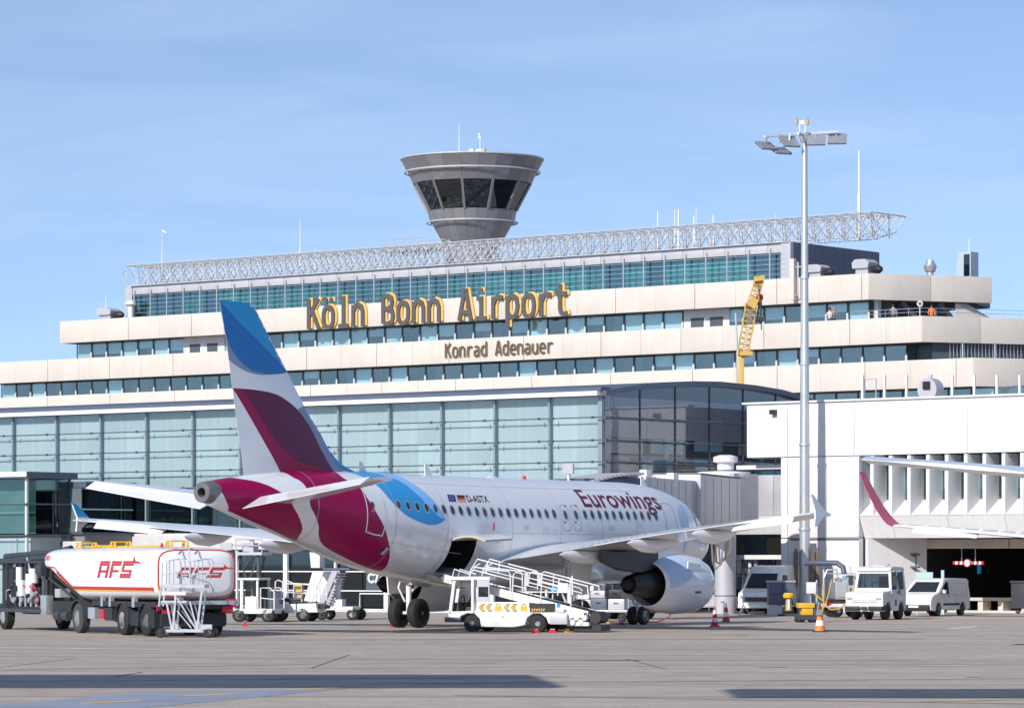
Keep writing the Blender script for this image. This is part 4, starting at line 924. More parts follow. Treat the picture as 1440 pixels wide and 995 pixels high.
# round column and rotunda
cx, cy, cz = b_at(1020, 791, 183.5)
MB().lathe([(0, .56), (.9, .56), (.92, .54), (4.1, .54)], (cx, cy, 0), 'z', 28).build('column', m_grey, JB)
MB().lathe([(.88, .565), (.93, .565)], (cx, cy, 0), 'z', 28).build('column_band', m_dframe, JB)
rb = b_at(1018, 672, 182)
MB().lathe([(4.2, 1.05), (4.3, 1.15), (6.75, 1.15), (6.8, 1.0)], (rb[0], rb[1], 0), 'z', 24).build('rotunda', m_grey, JB)
mb = MB(); mb.lathe([(6.81, 1.3), (6.95, 1.35), (7.1, 1.3), (7.15, .4)], (rb[0], rb[1], 0), 'z', 24); mb.lathe([(7.2, .42), (7.55, .42), (7.6, .62), (7.85, .62), (7.95, .3)], (rb[0] + .1, rb[1], 0), 'z', 16); mb.build('rotunda_roof', m_wallwhite, JB)
MB().box(rb[0] + 1.0, rb[0] + 1.25, rb[1] - 1.1, rb[1] + .9, 4.3, 6.8).build('hinge_frame', m_slate, JB)
MB().box(rb[0] + 1.26, a0 + .15, rb[1] - .9, rb[1] + 1.2, 4.35, 7.0).build('link', m_grey, JB)
# tunnel: from the rotunda out to the left behind the nose, two telescoping boxes with ribs
def tunnel(p0, p1, w, z0, z1, name, mat, ribs, cap=None):
    p0, p1 = Vector(p0), Vector(p1); d = (p1 - p0).normalized(); nn = Vector((-d.y, d.x))
    mb = MB(); mb.bar((*p0, (z0 + z1) / 2), (*p1, (z0 + z1) / 2), w, z1 - z0); mb.build(name, mat, JB, bevel=.05)
    L = (p1 - p0).length
    for k in range(ribs):
        q = p0 + d * (k + .5) * L / ribs
        for s in (-1, 1):
            r = q + nn * s * (w / 2 + .004); MB().bar((r.x, r.y, z0 + .08), (r.x, r.y, z1 - .08), .02, .03).build('side_rib', mat, JB)
    return d, nn
pA = Vector(b_at(1010, 700, 180.5)[:2]); pB = Vector(b_at(952, 700, 171.5)[:2]); pC = Vector(b_at(880, 700, 163.5)[:2]); pD = Vector(b_at(800, 700, 161.5)[:2])
tunnel(pA, pB, 2.3, 4.35, 6.72, 'outer_tunnel', m_grey, 5)
tunnel(pB, pC, 1.9, 4.5, 6.42, 'inner_tunnel', m_grey, 7)
MB().bar((*pA, 4.28), (*pB, 4.28), 2.0, .25).build('tunnel_beam', m_slate, JB)
MB().bar((*pA, 6.76), (*pB, 6.76), 2.36, .06).build('tunnel_roof', m_soffit, JB)
# bellows canopy over the far door
n = 13; d = (pD - pC) / n
for k in range(n):
    q = pC + d * k; e = q + d * .62
    MB().bar((q.x, q.y, 6.55 - .012 * k * k * .25), (e.x, e.y, 6.52 - .012 * k * k * .25), 2.6, .12).build('canopy_rib', m_grey, JB)
MB().bar((*pC, 5.2), (*pD, 5.2), 2.2, 2.2).build('cab', m_slate, JB)
mb = MB(); q = b_at(799, 660, 161); mb.box(q[0] - .05, q[0] + .05, q[1], q[1] + .1, 6.2, 6.5); mb.box(q[0] - .3, q[0] + .3, q[1] - .05, q[1] + .05, 6.5, 6.95, 1); mb.build('warning_panel', [m_wallwhite, m_grey], JB)
for px, py, D in ((908, 662, 165), (946, 666, 170)):
    q = b_at(px, py + 6, D); MB().box(q[0] - .2, q[0] + .2, q[1] - .2, q[1] + .2, 6.4, q[2] + .25).build('roof_lamp', m_wallwhite, JB)
q = b_at(921, 668, 167); MB().cyl((q[0], q[1], 6.4), (q[0], q[1], q[2] - .05), .06, n=8).build('beacon', m_orange, JB)
mb = MB()
for i in range(3):
    s = b_at(1000 + i * 5, 755, 178 + i * .3); t_ = b_at(1012 + i * 6, 800 - i * 8, 177 + i * .3); mb.tube([s, (s[0] + .1, s[1], s[2] - 1.2), (t_[0] - .25, t_[1], t_[2]), (t_[0] + .1, t_[1], t_[2] + .25), (t_[0] + .2, t_[1], t_[2] + 1.3)], .05, 6, i % 2)
mb.build('hose_loop', [m_white, m_hose], JB)
# ------------------------------------------------------------------ the airliner (nose-in, tail towards us)
TH = rad(56.07)
AC = thing('airliner', 'white twin jet airliner with burgundy and blue tail, cargo door open, parked nose-in', 'airliner', (-0.931, 141.67, 0), TH)
def P(u, r, z): return (16.11 - u, -r, z)
MW = AC.matrix_world.copy() if False else Matrix.Translation((-0.931, 141.67, 0)) @ Matrix.Rotation(TH, 4, 'Z'); MWI = MW.inverted()
def pray(px, py):                                   # line of sight in the airliner's own space
    o = MWI @ Vector((0, 0, EYE)); e = MWI @ Vector(at(px, py, 100.0)); return o, (e - o).normalized()
def on_mid(px, py, r=0.0):                          # spot on an upright plane along the fuselage -> (u, z)
    o, d = pray(px, py); t = (-r - o.y) / d.y; q = o + d * t; return 16.11 - q.x, q.z
zt_f = pchip([0, .12, .4, 1, 2, 2.8, 4, 5.5, 7, 16, 22, 25, 28, 30.9, 32.5, 33.84], [3.3, 3.62, 3.92, 4.3, 4.78, 5.28, 5.62, 5.81, 5.87, 5.87, 5.9, 5.93, 5.9, 5.72, 5.55, 5.36])
zb_f = pchip([0, .12, .4, 1, 2, 4, 6, 19, 21, 23.3, 25, 27, 28.5, 30.9, 32.5, 33.84], [3.3, 3.02, 2.8, 2.48, 2.12, 1.82, 1.73, 1.74, 1.86, 2.13, 2.42, 2.93, 3.33, 3.9, 4.32, 4.68])
hw_f = pchip([0, .12, .4, 1, 2, 3, 4, 5, 6.5, 20, 22, 24, 26, 28, 30, 32, 33.4, 33.84], [0.01, .3, .58, .98, 1.4, 1.66, 1.82, 1.91, 1.975, 1.975, 1.94, 1.80, 1.56, 1.27, .94, .60, .39, .35])
def fus(u, phi, off=0.0):                           # phi: 0 top, +90 starboard, 180 belly
    zt, zb, w = zt_f(u), zb_f(u), hw_f(u); zc = (zt + zb) / 2; hh = (zt - zb) / 2
    s, c = math.sin(phi), math.cos(phi); r, z = w * s, zc + hh * c
    if off:
        n = Vector((s / max(w, .05), c / max(hh, .05))).normalized(); r += n.x * off; z += n.y * off
    return P(u, r, z)
NS = 96; us_ = [0.0, .05, .12, .22, .35, .5, .7, .9, 1.15, 1.4, 1.7, 2, 2.3, 2.6, 2.9, 3.3, 3.7, 4.1, 4.6, 5.1, 5.7, 6.3, 7] + list(np.arange(7.6, 17.5, .6)) + list(np.arange(17.5, 33.5, .2)) + [33.45]
mb = MB()
mb.rings([[fus(u, 2 * math.pi * k / NS) for k in range(NS)] for u in us_])
bmf = bmesh.new(); vv = [bmf.verts.new(v) for v in mb.v]
for f in mb.f: bmf.faces.new([vv[i] for i in f])
bmesh.ops.recalc_face_normals(bmf, faces=bmf.faces); BV = BVHTree.FromBMesh(bmf)
def on_fus(px, py):
    o, d = pray(px, py); loc, nor, idx, dist = BV.ray_cast(o, d)
    if loc is None: return None
    u = 16.11 - loc.x; zt, zb, w = zt_f(u), zb_f(u), hw_f(u); zc = (zt + zb) / 2; hh = (zt - zb) / 2
    return u, math.atan2(-loc.y / w, (loc.z - zc) / hh)
# open hold: the skin is left out where the cargo door stands open
cu0, cu1 = on_fus(636.5, 760)[0], on_fus(671, 760)[0]; cu0, cu1 = max(cu0, cu1), min(cu0, cu1)
cu0 = max(cu0, cu1 + 1.7)
cphi0, cphi1 = on_fus(650, 757)[1], on_fus(609, 804)[1]
dele = []
for f in bmf.faces:
    c = f.calc_center_median(); u = 16.11 - c.x; ph = math.atan2(-c.y / hw_f(u), (c.z - (zt_f(u) + zb_f(u)) / 2) / ((zt_f(u) - zb_f(u)) / 2))
    if cu1 < u < cu0 and cphi0 < ph < cphi1: dele.append(f)
bmesh.ops.delete(bmf, geom=dele, context='FACES')
me = bpy.data.meshes.new('fuselage'); bmf.to_mesh(me); bmf.free()
me.materials.append(m_white); me.polygons.foreach_set('use_smooth', [True] * len(me.polygons))
FU = put('fuselage', me, AC)
mb = MB(); A_, B_ = cphi0 - .01, cphi1 + .02
q = [fus(cu1 - .12, A_, -.03), fus(cu0 + .12, A_, -.03), fus(cu0 + .12, B_, -.03), fus(cu1 - .12, B_, -.03)]
b = [P(cu1 - .12, .1, 3.4), P(cu0 + .12, .1, 3.4), P(cu0 + .12, .1, 1.95), P(cu1 - .12, .1, 1.95)]
mb.add(q + b, [(4, 5, 6, 7), (0, 1, 5, 4), (1, 2, 6, 5), (2, 3, 7, 6), (3, 0, 4, 7)]); mb.build('cargo_hold', m_dark, AC, smooth=False, recalc=False)
def fdecal(name, outline, mat, off, parent=None, du=.14, dv=.07, label=None, mirror=False):
    V, F = cut_grid(*poly_faces(outline), du, dv)
    o = MB().add([fus(u, p, off) for u, p in V], F, 0, True).build(name, mat, parent or FU, label=label, ang=60)
    if mirror: put(name, o.data, parent or FU, scale=(1, -1, 1), label=label)
    return o
def to_f(pts):
    out = []
    for p in pts:
        if p[0] == 'f': out.append(tuple(p[1:])); continue
        q = on_fus(p[0], p[1])
        if q is None:                                 # just off the silhouette: nearest spot towards the body
            for k in range(1, 12):
                for s in ((0, 1), (0, -1)):
                    q = on_fus(p[0] + s[0] * k, p[1] + s[1] * k)
                    if q: break
                if q: break
        out.append(q + tuple(p[2:]) if q else None)
    return [q for q in out if q]
# tail end patch
ringA = to_f([(300, 680.5, 1), (308, 686.6), (316, 699.5), (321, 712), (320.5, 719, 1)]) ; ua = ringA[-1][0]
ringA += [(ua + .12, 2.75, 1)]
ringA += [(30.3, 2.9, 1)] + to_f([(413, 758.5), (420, 753), (425, 743), (421.5, 729), (413, 713), (403.6, 697), (391.8, 690), (375.8, 681.8), (356.5, 676), (334, 672.5)])
ul = ringA[-1][0]; ringA += [(ul + .3, -.12, 1), (ringA[0][0], -.15, 1)]
fdecal('livery_patch', smooth_poly(ringA, 4), m_magenta, .006, label='burgundy swoosh at the tail end', mirror=False)
# large burgundy swoosh below the fin
ub0, ub1 = on_mid(391, 666)[0], on_mid(466, 665)[0]
B_ = [(ub0, -.1, 1), (ub1, -.1, 1)] + to_f([(479.6, 669.5), (495.8, 679), (508.6, 688), (515.4, 698.6), (524, 712), (532.5, 726), (541, 743), (546, 760), (548, 772), (546.4, 788), (541, 798), (532, 802), (507, 793.5), (481, 781.5), (462.8, 772), (452, 763), (448, 752), (448, 739), (443, 723.6), (436.7, 711), (433.4, 693), (429, 683), (419.8, 674.5), (409.5, 669.5)])
fdecal('livery_patch', smooth_poly(B_, 4), m_magenta, .006, label='large burgundy swoosh under the fin', mirror=True)
C_ = to_f([(499, 666), (517.6, 673.5), (533, 685), (549, 703), (567, 721), (585.6, 731.4), (601, 737), (614, 737), (622, 733.5), (626.5, 729.5, 1), (614, 709), (596, 691), (575, 676.6), (556, 667.5)])
uc = C_[-1][0]; C_ += [(uc + .2, -.1, 1), (C_[0][0] + .2, -.1, 1)]
fdecal('livery_patch', smooth_poly(C_, 4), m_cyan, .006, label='blue swoosh behind the cabin windows', mirror=True)
D_ = to_f([(535, 667.5), (561, 676), (583, 692), (603, 712), (618, 727), (626.3, 729.3, 1), (614, 709), (596, 691), (575, 676.6), (556, 667.5)])
ud = D_[-1][0]; D_ += [(ud + .2, -.09, 1), (D_[0][0] + .2, -.09, 1)]
fdecal('livery_patch', smooth_poly(D_, 4), m_blue_light, .011, label='light blue upper edge of the blue swoosh', mirror=False)
# tail cone exhaust
mb = MB(); z5 = (zt_f(33.84) + zb_f(33.84)) / 2
mb.rings([[P(u, r_ * math.sin(t), z5 + .02 * (33.84 - u) + r_ * math.cos(t)) for t in [2 * math.pi * k / 28 for k in range(28)]] for u, r_ in ((33.2, .41), (33.45, .405), (33.84, .36), (33.86, .34), (33.86, .17), (33.4, .16))], cap=False)
mb.build('tail_exhaust', m_apu, AC)
MB().lathe([(16.11 - 33.5, .165), (16.11 - 33.49, .001)], (0, 0, z5), 'x', 16).build('exhaust_bore', m_dark, AC)
# fin and rudder
fin_out = [on_mid(*p) for p in ((308.6, 421.7), (352.4, 427.1), (361, 439), (382, 481), (403.6, 523.6), (430.8, 578), (448.9, 608), (461, 632), (476, 650), (488, 658), (505, 665.5), (520, 672), (392, 672), (343, 672), (340, 640), (334, 600), (326.7, 544.8), (317.7, 475))]
fz = [p[1] for p in fin_out[11:]]; LEf = lambda z: float(np.interp(z, [p[1] for p in reversed(fin_out[1:12])], [p[0] for p in reversed(fin_out[1:12])]))
TEf = lambda z: float(np.interp(z, [fin_out[k][1] for k in (13, 14, 15, 16, 17, 0)], [fin_out[k][0] for k in (13, 14, 15, 16, 17, 0)]))
def fin_half(u, z):
    le, te = LEf(z), TEf(z); x = min(max((u - le) / max(te - le, .1), 0), 1)
    ch = min(te - le, 5.5); return max(.004, .10 * ch * (2.97 * (math.sqrt(x) - x) * .5 + .3 * x * (1 - x) * 1.2)) * (.9 if z < 11 else .8)
ztop = max(fin_out[0][1], fin_out[1][1]); zbot = fin_out[12][1]
def fin_mesh(lo, hi, name, parent):
    mb = MB(); rs = []
    for i in range(61):
        z = zbot + (ztop - .02 - zbot) * i / 60; le, te = LEf(z), TEf(z); ring = []
        for s in (1, -1):
            for k in range(29):
                t = k / 28 if s == 1 else 1 - k / 28
                x = lo + (hi - lo) * (t if lo > 0 else t * t if t < .5 else t * t); u = le + (te - le) * x
                ring.append(P(u, s * fin_half(u, z), z))
        rs.append(ring)
    mb.rings(rs); return mb.build(name, m_white, parent, ang=50)
FIN = fin_mesh(0, .70, 'fin', AC); RUD = fin_mesh(.703, 1.0, 'rudder', AC)
def findecal(outline_px, mat, off, label):
    o2 = [on_mid(*p[:2]) + tuple(p[2:]) for p in outline_px]; o2 = smooth_poly(o2, 4)
    o2 = [(min(max(u, LEf(z) + .0), TEf(z)), min(z, ztop - .005)) for u, z in o2]
    V, F = cut_grid(*poly_faces(o2), .12, .14)
    for s in (1, -1): MB().add([P(u, s * (fin_half(u, z) + off), z) for u, z in V], F, 0, True).build('livery_patch', mat, FIN, label=label, ang=60)
findecal([(307, 421, 1), (354, 426.5, 1), (385, 486, 1), (405, 523.3, 1), (385, 526), (367, 525), (346, 517), (328, 497), (316.5, 470, 1)], m_blue, .006, 'blue top of the fin')
findecal([(307, 421, 1), (332, 450), (360, 480), (385, 505), (404, 523.4, 1), (385, 526), (367, 525), (346, 517), (328, 497), (316.5, 470, 1)], m_blue_deep, .011, 'deep blue fold on the fin top')
findecal([(316.8, 471, 1), (328, 497), (346, 517), (367, 525), (382, 526.3, 1), (362, 527), (344, 522), (330, 513), (321.5, 505, 1)], m_greyblue, .004, 'grey blue shadow stripe under the blue top')  # the livery's own grey stripe, drawn like a ribbon fold
findecal([(327, 545.5, 1), (356, 548), (383, 554), (401, 565), (416, 578.5), (431, 600), (446, 632), (455, 650), (464.5, 667, 1), (440, 669, 1), (392, 667, 1), (378, 640), (360, 606), (343, 574)], m_magenta, .006, 'burgundy field of the fin')
findecal([(339, 548, 1), (362, 549.5), (383, 555), (401, 565.5), (416, 579.5), (431, 601), (446, 633), (455, 651), (463, 664, 1), (440, 656), (418, 650), (398, 636), (380, 615), (362, 585), (350, 564)], m_plum, .011, 'dark plum fold on the fin')
findecal([(414, 575, 1), (424, 590), (431, 600.5), (446, 632), (455, 650), (464.5, 666.5, 1), (480, 661), (497, 664.5, 1), (476, 650.5), (461, 633), (449, 609), (431, 578), (425, 570, 1)], m_greyblue, .006, 'grey blue leading edge stripe')
findecal([(446, 610, 1), (462, 641), (470, 656), (486, 662), (500, 666, 1), (520, 671, 1), (498, 663.5), (476, 650.5), (461, 633), (449, 608.5, 1)], m_blue, .012, 'blue foot of the leading edge stripe')
# tailplane
def slab(le0, te0, r0, z0, le1, te1, r1, z1, th, n=8, side=1, m=3):
    rs = []
    for i in range(m + 1):
        t = i / m; le, te, r, z = (a + (b - a) * t for a, b in ((le0, le1), (te0, te1), (r0, r1), (z0, z1))); c = te - le; ring = []
        up = [(k / n) for k in range(n + 1)]
        T = lambda x: th * c * (1.48 * math.sqrt(x) - .63 * x - 1.758 * x**2 + 1.42 * x**3 - .508 * x**4) * 1.0 + .008
        for x in up: x2 = x * x if x < .5 else x * x; ring.append(P(le + c * x2, side * r, z + T(x2)))
        for x in reversed(up[1:-1]): x2 = x * x; ring.append(P(le + c * x2, side * r, z - T(x2)))
        rs.append(ring)
    return MB().rings(rs)
for s in (1, -1):
    slab(29.0, 31.75, .7, 4.80, 31.1, 32.35, 6.22, 5.46, .11, side=s).build('stabilizer', m_white, AC, ang=50)
    q = []
    for r, h, te, z, dz in ((.95, 31.72, 32.75, 4.83, .36), (6.15, 32.33, 32.85, 5.46, .20)): q.append([P(h, s * r, z + .06), P(te, s * r, z - dz), P(te, s * r, z - dz - .015), P(h, s * r, z - .05)])
    MB().rings(q, sm=False).build('elevator', m_white, AC, ang=30)
# wing: inner and outer sections, aileron, fence, flap track fairings
ZW = lambda r: float(np.interp(r, [0, 2, 6.4, 9.2, 13.6, 15.8, 17.05], [2.40, 2.62, 3.22, 3.56, 3.98, 4.18, 4.28]))
LEW = lambda r: float(np.interp(r, [1.5, 6.4, 17.05], [11.3, 13.85, 19.45])); TEW = lambda r: float(np.interp(r, [1.5, 6.4, 17.05], [18.15, 18.3, 20.95]))
for s in (1, -1):
    rs = []
    for r in (1.2, 2, 3, 4.2, 5.3, 6.4, 8, 10, 12, 13.2, 14.5, 15.8, 16.5, 17.05):
        le, te = LEW(r), TEW(r); c = te - le; zw = ZW(r); tc_ = float(np.interp(r, [1.5, 6.4, 17], [.15, .118, .105])); tw = float(np.interp(r, [1.5, 17], [.028, -.012])) * c; ring = []
        cut = .84 if 13.2 < r < 16.2 else 1.0
        T = lambda x: tc_ * c * 5 * (.2969 * math.sqrt(x) - .126 * x - .3516 * x**2 + .2843 * x**3 - .1015 * x**4)
        xs_ = [(k / 12) ** 1.7 * cut for k in range(13)]
        for x in xs_: ring.append(P(le + c * x, s * r, zw + tw * (1 - x) + T(x) * .95 + .02 * c * math.sin(math.pi * x) + .006))
        for x in reversed(xs_[1:]): ring.append(P(le + c * x, s * r, zw + tw * (1 - x) - T(x) * .85 + .02 * c * math.sin(math.pi * x) - .006))
        rs.append(ring)
    MB().rings(rs).build('wing', m_white, AC, ang=45)
    q = []
    for r in (13.25, 16.15):
        le, te = LEW(r), TEW(r); c = te - le; h = le + .835 * c; z = ZW(r) + .02; q.append([P(h, s * r, z + .06), P(te - .02, s * r, z - .26), P(te - .03, s * r, z - .275), P(h, s * r, z - .05)])
    MB().rings(q, sm=False).build('aileron', m_white, AC, ang=30)
    le, te, z = LEW(17.05), TEW(17.05), ZW(17.05)
    prof = [(le + .40, z + .03), (le + 1.36, z + .68), (le + 1.55, z + .70), (le + 1.22, z + .12), (le + 1.22, z - .10), (le + 1.28, z - .44), (le + 1.14, z - .44), (le + .6, z - .08)]
    mb = MB(); mb.add([P(u, s * 17.03, zz) for u, zz in prof] + [P(u, s * 17.10, zz) for u, zz in prof], [tuple(range(8)), tuple(range(15, 7, -1))] + [(i, (i + 1) % 8, (i + 1) % 8 + 8, i + 8) for i in range(8)])
    wf = mb.build('wing_fence', m_white, AC, ang=30)
    mb = MB(); up = prof[:4] + [(te + .3, z + .14), (le + .2, z + .14)]; n6 = len(up)
    up = [(le + .53, z + .135), (le + 1.36, z + .685), (le + 1.555, z + .705), (le + 1.215, z + .135)]
    mb.add([P(u, s * 17.02, zz) for u, zz in up] + [P(u, s * 17.11, zz) for u, zz in up], [(0, 1, 2, 3), (7, 6, 5, 4)] + [(i, (i + 1) % 4, (i + 1) % 4 + 4, i + 4) for i in range(4)])
    if s == -1: mb.build('fence_tip', m_blue, wf, label='blue upper half of the port wing fence', ang=30)
    for r, L in ((5.3, 4.2), (8.6, 3.7), (11.8, 3.2)):
        te = TEW(r); z = ZW(r); rs = []
        for t, w, h in ((0, .03, .03), (.08, .16, .13), (.25, .25, .24), (.5, .28, .30), (.75, .23, .27), (.92, .12, .15), (1, .02, .02)):
            u = te - L * .80 + L * t; zc = z - .12 - .22 * math.sin(math.pi * min(1, t * 1.05)) * .9 - .16 * t
            rs.append([P(u, s * r + .78 * w * math.sin(a), zc + .08 + .9 * h * math.cos(a)) for a in [2 * math.pi * k / 14 for k in range(14)]])
        MB().rings(rs).build('flap_fairing', m_white, AC)
    MB().rings([[P(TEW(r) + .02, s * r, ZW(r) + .01), P(TEW(r) - .9, s * r, ZW(r) + .035 + .06), P(TEW(r) - .9, s * r, ZW(r) + .03)] for r in (2.1, 6.3)], sm=False).build('flap', m_white, AC)
# belly fairing
rs = []
for u, w, zt_, zb_ in ((9.2, .9, 2.1, 1.75), (10.2, 1.6, 2.5, 1.58), (11.5, 2.02, 2.75, 1.50), (14, 2.12, 2.85, 1.48), (17, 2.12, 2.8, 1.50), (18.6, 1.95, 2.6, 1.56), (20, 1.4, 2.3, 1.68), (21, .7, 2.0, 1.84)):
    zc = (zt_ + zb_) / 2; h = (zt_ - zb_) / 2
    rs.append([P(u, w * math.copysign(abs(math.sin(a)) ** .75, math.sin(a)), zc + h * math.copysign(abs(math.cos(a)) ** .75, math.cos(a))) for a in [2 * math.pi * k / 36 for k in range(36)]])
MB().rings(rs).build('belly_fairing', m_white, AC)
# engines
for s in (1, -1):
    ER, EZ = 5.75 * s, 1.73
    def ering(u, r, rz=None, dz=0, n=36): return [P(u, ER + r * math.sin(2 * math.pi * k / n), EZ + dz + (rz or r) * math.cos(2 * math.pi * k / n)) for k in range(n)]
    prof = [(10.95, .78), (10.45, .84), (10.2, .90), (10.14, .95), (10.2, 1.0), (10.5, 1.09), (11.0, 1.15), (11.8, 1.165), (12.6, 1.10), (13.2, .99), (13.62, .86), (13.62, .83), (12.9, .80), (12.2, .78)]
    NAC = MB().rings([ering(*p) for p in prof], cap=False).build('engine_nacelle', m_white, AC)
    MB().rings([ering(u, r) for u, r in ((13.0, .805), (13.0, .55))], cap=False).build('fan_duct', m_dark, NAC)
    MB().rings([ering(u, r) for u, r in ((10.96, .78), (10.97, .02))], cap=False).build('fan_face', m_exhaust, NAC)
    MB().rings([ering(u, r) for u, r in ((12.9, .56), (13.6, .54), (14.3, .46), (14.95, .36), (15.0, .34), (14.7, .33))], cap=False).build('core_cowl', m_exhaust, NAC)
    MB().rings([ering(u, r) for u, r in ((14.6, .33), (15.0, .22), (15.45, .10), (15.55, .02))], cap=False).build('exhaust_plug', m_dark, NAC)
    pts = []
    for u, zt_, zb_, w in ((10.9, 2.86, 2.7, .04), (12.0, 3.12, 2.7, .2), (13.2, 3.2, 2.4, .24), (14.4, 3.12, 2.2, .24), (15.6, 3.0, 2.28, .2), (17.0, 2.98, 2.6, .05)):
        pts.append([P(u, ER - w, zb_), P(u, ER + w, zb_), P(u, ER + w, zt_), P(u, ER - w, zt_)])
    PY = MB().rings(pts[:3], sm=False).build('pylon', m_white, AC, ang=30); MB().rings([[(x - .01, y, z) for x, y, z in pts[2]]] + pts[3:], sm=False).build('pylon_fairing', m_dsteel, PY, ang=30)
    a = [2 * math.pi * k / 36 for k in range(36)]
    mb = MB(); mb.bar(P(11.3, ER + s * 1.0, EZ + .62), P(12.3, ER + s * 1.02, EZ + .72), .05, .3); mb.build('nacelle_strake', m_white, NAC)
    if s == 1:
        V, F = cut_grid(*poly_faces(smooth_poly([(13.55, .15, 1), (12.4, .2), (11.9, .75), (12.2, 1.35), (13.4, 1.75, 1)], 4)), .2, .1)
        pr = pchip([10.5, 11, 11.8, 12.6, 13.2, 13.62], [1.09, 1.15, 1.165, 1.10, .99, .86])
        MB().add([P(u, ER + (pr(u) + .006) * math.sin(p), EZ + (pr(u) + .006) * math.cos(p)) for u, p in V], F, 0, True).build('livery_patch', m_pale, NAC, ang=60, label='pale blue swoosh on the nacelle')  # livery blue and the cowl's shade merged into one patch colour
        MB().box(*sorted((16.11 - 11.9, 16.11 - 11.5)), -ER - 1.16, -ER - 1.15, EZ - .35, EZ - .27).build('cowl_mark', m_title, NAC)
# landing gear
def gear(name, u, r, zt_, wr, ww, gap, lean=0.0, lab=None):
    g = MB(); g.cyl(P(u, r, wr), P(u - lean, r, zt_), .10, .13, 12); g.cyl(P(u, r, wr + .3), P(u, r, wr - .02), .07, n=10); g.cyl(P(u, r - gap / 2 - ww / 2, wr), P(u, r + gap / 2 + ww / 2, wr), .07, n=10)
    g.tube([P(u + .12, r - .1, wr + .45), P(u + .35, r - .25, wr + 1.0), P(u + .1, r - .1, zt_ - .1)], .045, 6); g.cyl(P(u, r, wr + .75), P(u - .9 if name[0] == 'm' else u + .9, r + (-.9 * (1 if r > 0 else -1) if r else 0), zt_), .06, n=8)
    G = g.build(name, m_white if name[0] == 'm' else m_alum, AC, label=lab)
    for s in (-1, 1):
        rc = r + s * gap / 2; k = MB(); yc = -rc
        prof = [(yc - ww / 2, wr * .62), (yc - ww / 2 + .02, wr * .86), (yc - ww * .36, wr * .97), (yc - ww * .1, wr), (yc + ww * .1, wr), (yc + ww * .36, wr * .97), (yc + ww / 2 - .02, wr * .86), (yc + ww / 2, wr * .62)]
        k.lathe(prof, (16.11 - u, 0, wr), 'y', 30); W = k.build('wheel', m_rubber, G)
        k = MB()
        for sg in (-1, 1): k.lathe([(yc + sg * ww * .5, wr * .6), (yc + sg * ww * .36, wr * .55), (yc + sg * ww * .3, wr * .2), (yc + sg * ww * .42, wr * .16), (yc + sg * ww * .42, .01)], (16.11 - u, 0, wr), 'y', 20)
        k.build('hub', m_rim if name[0] == 'n' else m_chassis, W)
    return G
gear('main_gear', 16.11, -3.8, 2.6, .585, .43, .93); gear('main_gear', 16.11, 3.8, 2.6, .585, .43, .93); gear('nose_gear', 5.07, 0, 2.2, .38, .24, .5)
for s in (1, -1):
    mb = MB(); mb.rings([[P(15.4, s * 4.35, 2.85), P(16.9, s * 4.35, 2.85), P(16.75, s * 4.3, 1.35), P(15.6, s * 4.3, 1.35)], [P(15.4, s * 4.41, 2.85), P(16.9, s * 4.41, 2.85), P(16.75, s * 4.36, 1.35), P(15.6, s * 4.36, 1.35)]], sm=False); mb.build('gear_door', m_white, AC)
    mb = MB(); mb.box(*sorted((16.11 - 4.2, 16.11 - 5.6)), -s * .48 - .02, -s * .48 + .02, 1.1, 1.85); mb.build('gear_door', m_white, AC)
m_panel = M('panel_white', (.68, .68, .69), .35, var=.04)
# cabin windows, exits, doors
W1 = 24.4057; W2 = 11.5205
def ellipse(u0, p0, du, dp, n=14): return [(u0 + du * math.cos(2 * math.pi * k / n), p0 + dp * math.sin(2 * math.pi * k / n)) for k in range(n)]
pw = on_fus(700, 720.3)[1]
def win(u, p=None):
    p = p or pw
    def mk():
        return None
    V, F = poly_faces(ellipse(u, p, .115, .085)); o = MB().add([fus(a, b, .012) for a, b in V], F).build('cabin_window', m_cabinwin, FU, smooth=False)
    outer = ellipse(u, p, .15, .108); inner = ellipse(u, p, .112, .083); n = len(outer)
    MB().add([fus(a, b, .010) for a, b in outer + inner], [(i, (i + 1) % n, n + (i + 1) % n, n + i) for i in range(n)]).build('window_rim', m_seal, o, smooth=False)
for k in range(20): win(W1 - .533 * k)
for k in range(-1, 10): win(W2 - .533 * k)
def outline(u0, u1, p0, p1, w, name, mat, rr=.15, mirror=False):
    pts = smooth_poly([(u0 + rr, p0), (u1 - rr, p0), (u1, p0 + rr * .5), (u1, p1 - rr * .5), (u1 - rr, p1), (u0 + rr, p1), (u0, p1 - rr * .5), (u0, p0 + rr * .5)], 14)
    cu, cp = (u0 + u1) / 2, (p0 + p1) / 2; inn = [(u + (w if u < cu else -w) * min(1, abs(u - cu) / (abs(u1 - u0) / 2) * 1.0), p + (w * .5 if p < cp else -w * .5) * min(1, abs(p - cp) / (abs(p1 - p0) / 2))) for u, p in pts]
    n = len(pts); return MB().add([fus(a, b, .012) for a, b in pts + inn], [(i, (i + 1) % n, n + (i + 1) % n, n + i) for i in range(n)]).build(name, mat, FU, smooth=False)
for px in (795.5, 810.5):
    uc = on_fus(px, 726)[0]; outline(uc - .28, uc + .28, on_fus(px, 710)[1], on_fus(px + 3, 746)[1], .022, 'overwing_exit', m_seal)
    win(uc, on_fus(px, 723.5)[1])
    for yy in (711, 734): u_, p_ = on_fus(px - 1, yy); fdecal('exit_mark', [(u_ - .05, p_ - .02), (u_ + .05, p_ - .02), (u_ + .05, p_ + .02), (u_ - .05, p_ + .02)], m_red, .014)
dl, dr = on_fus(516.5, 720)[0], on_fus(541.5, 720)[0]
outline(dr, dl, on_fus(532, 682)[1], on_fus(530, 752)[1], .05, 'rear_door', m_white, .2)
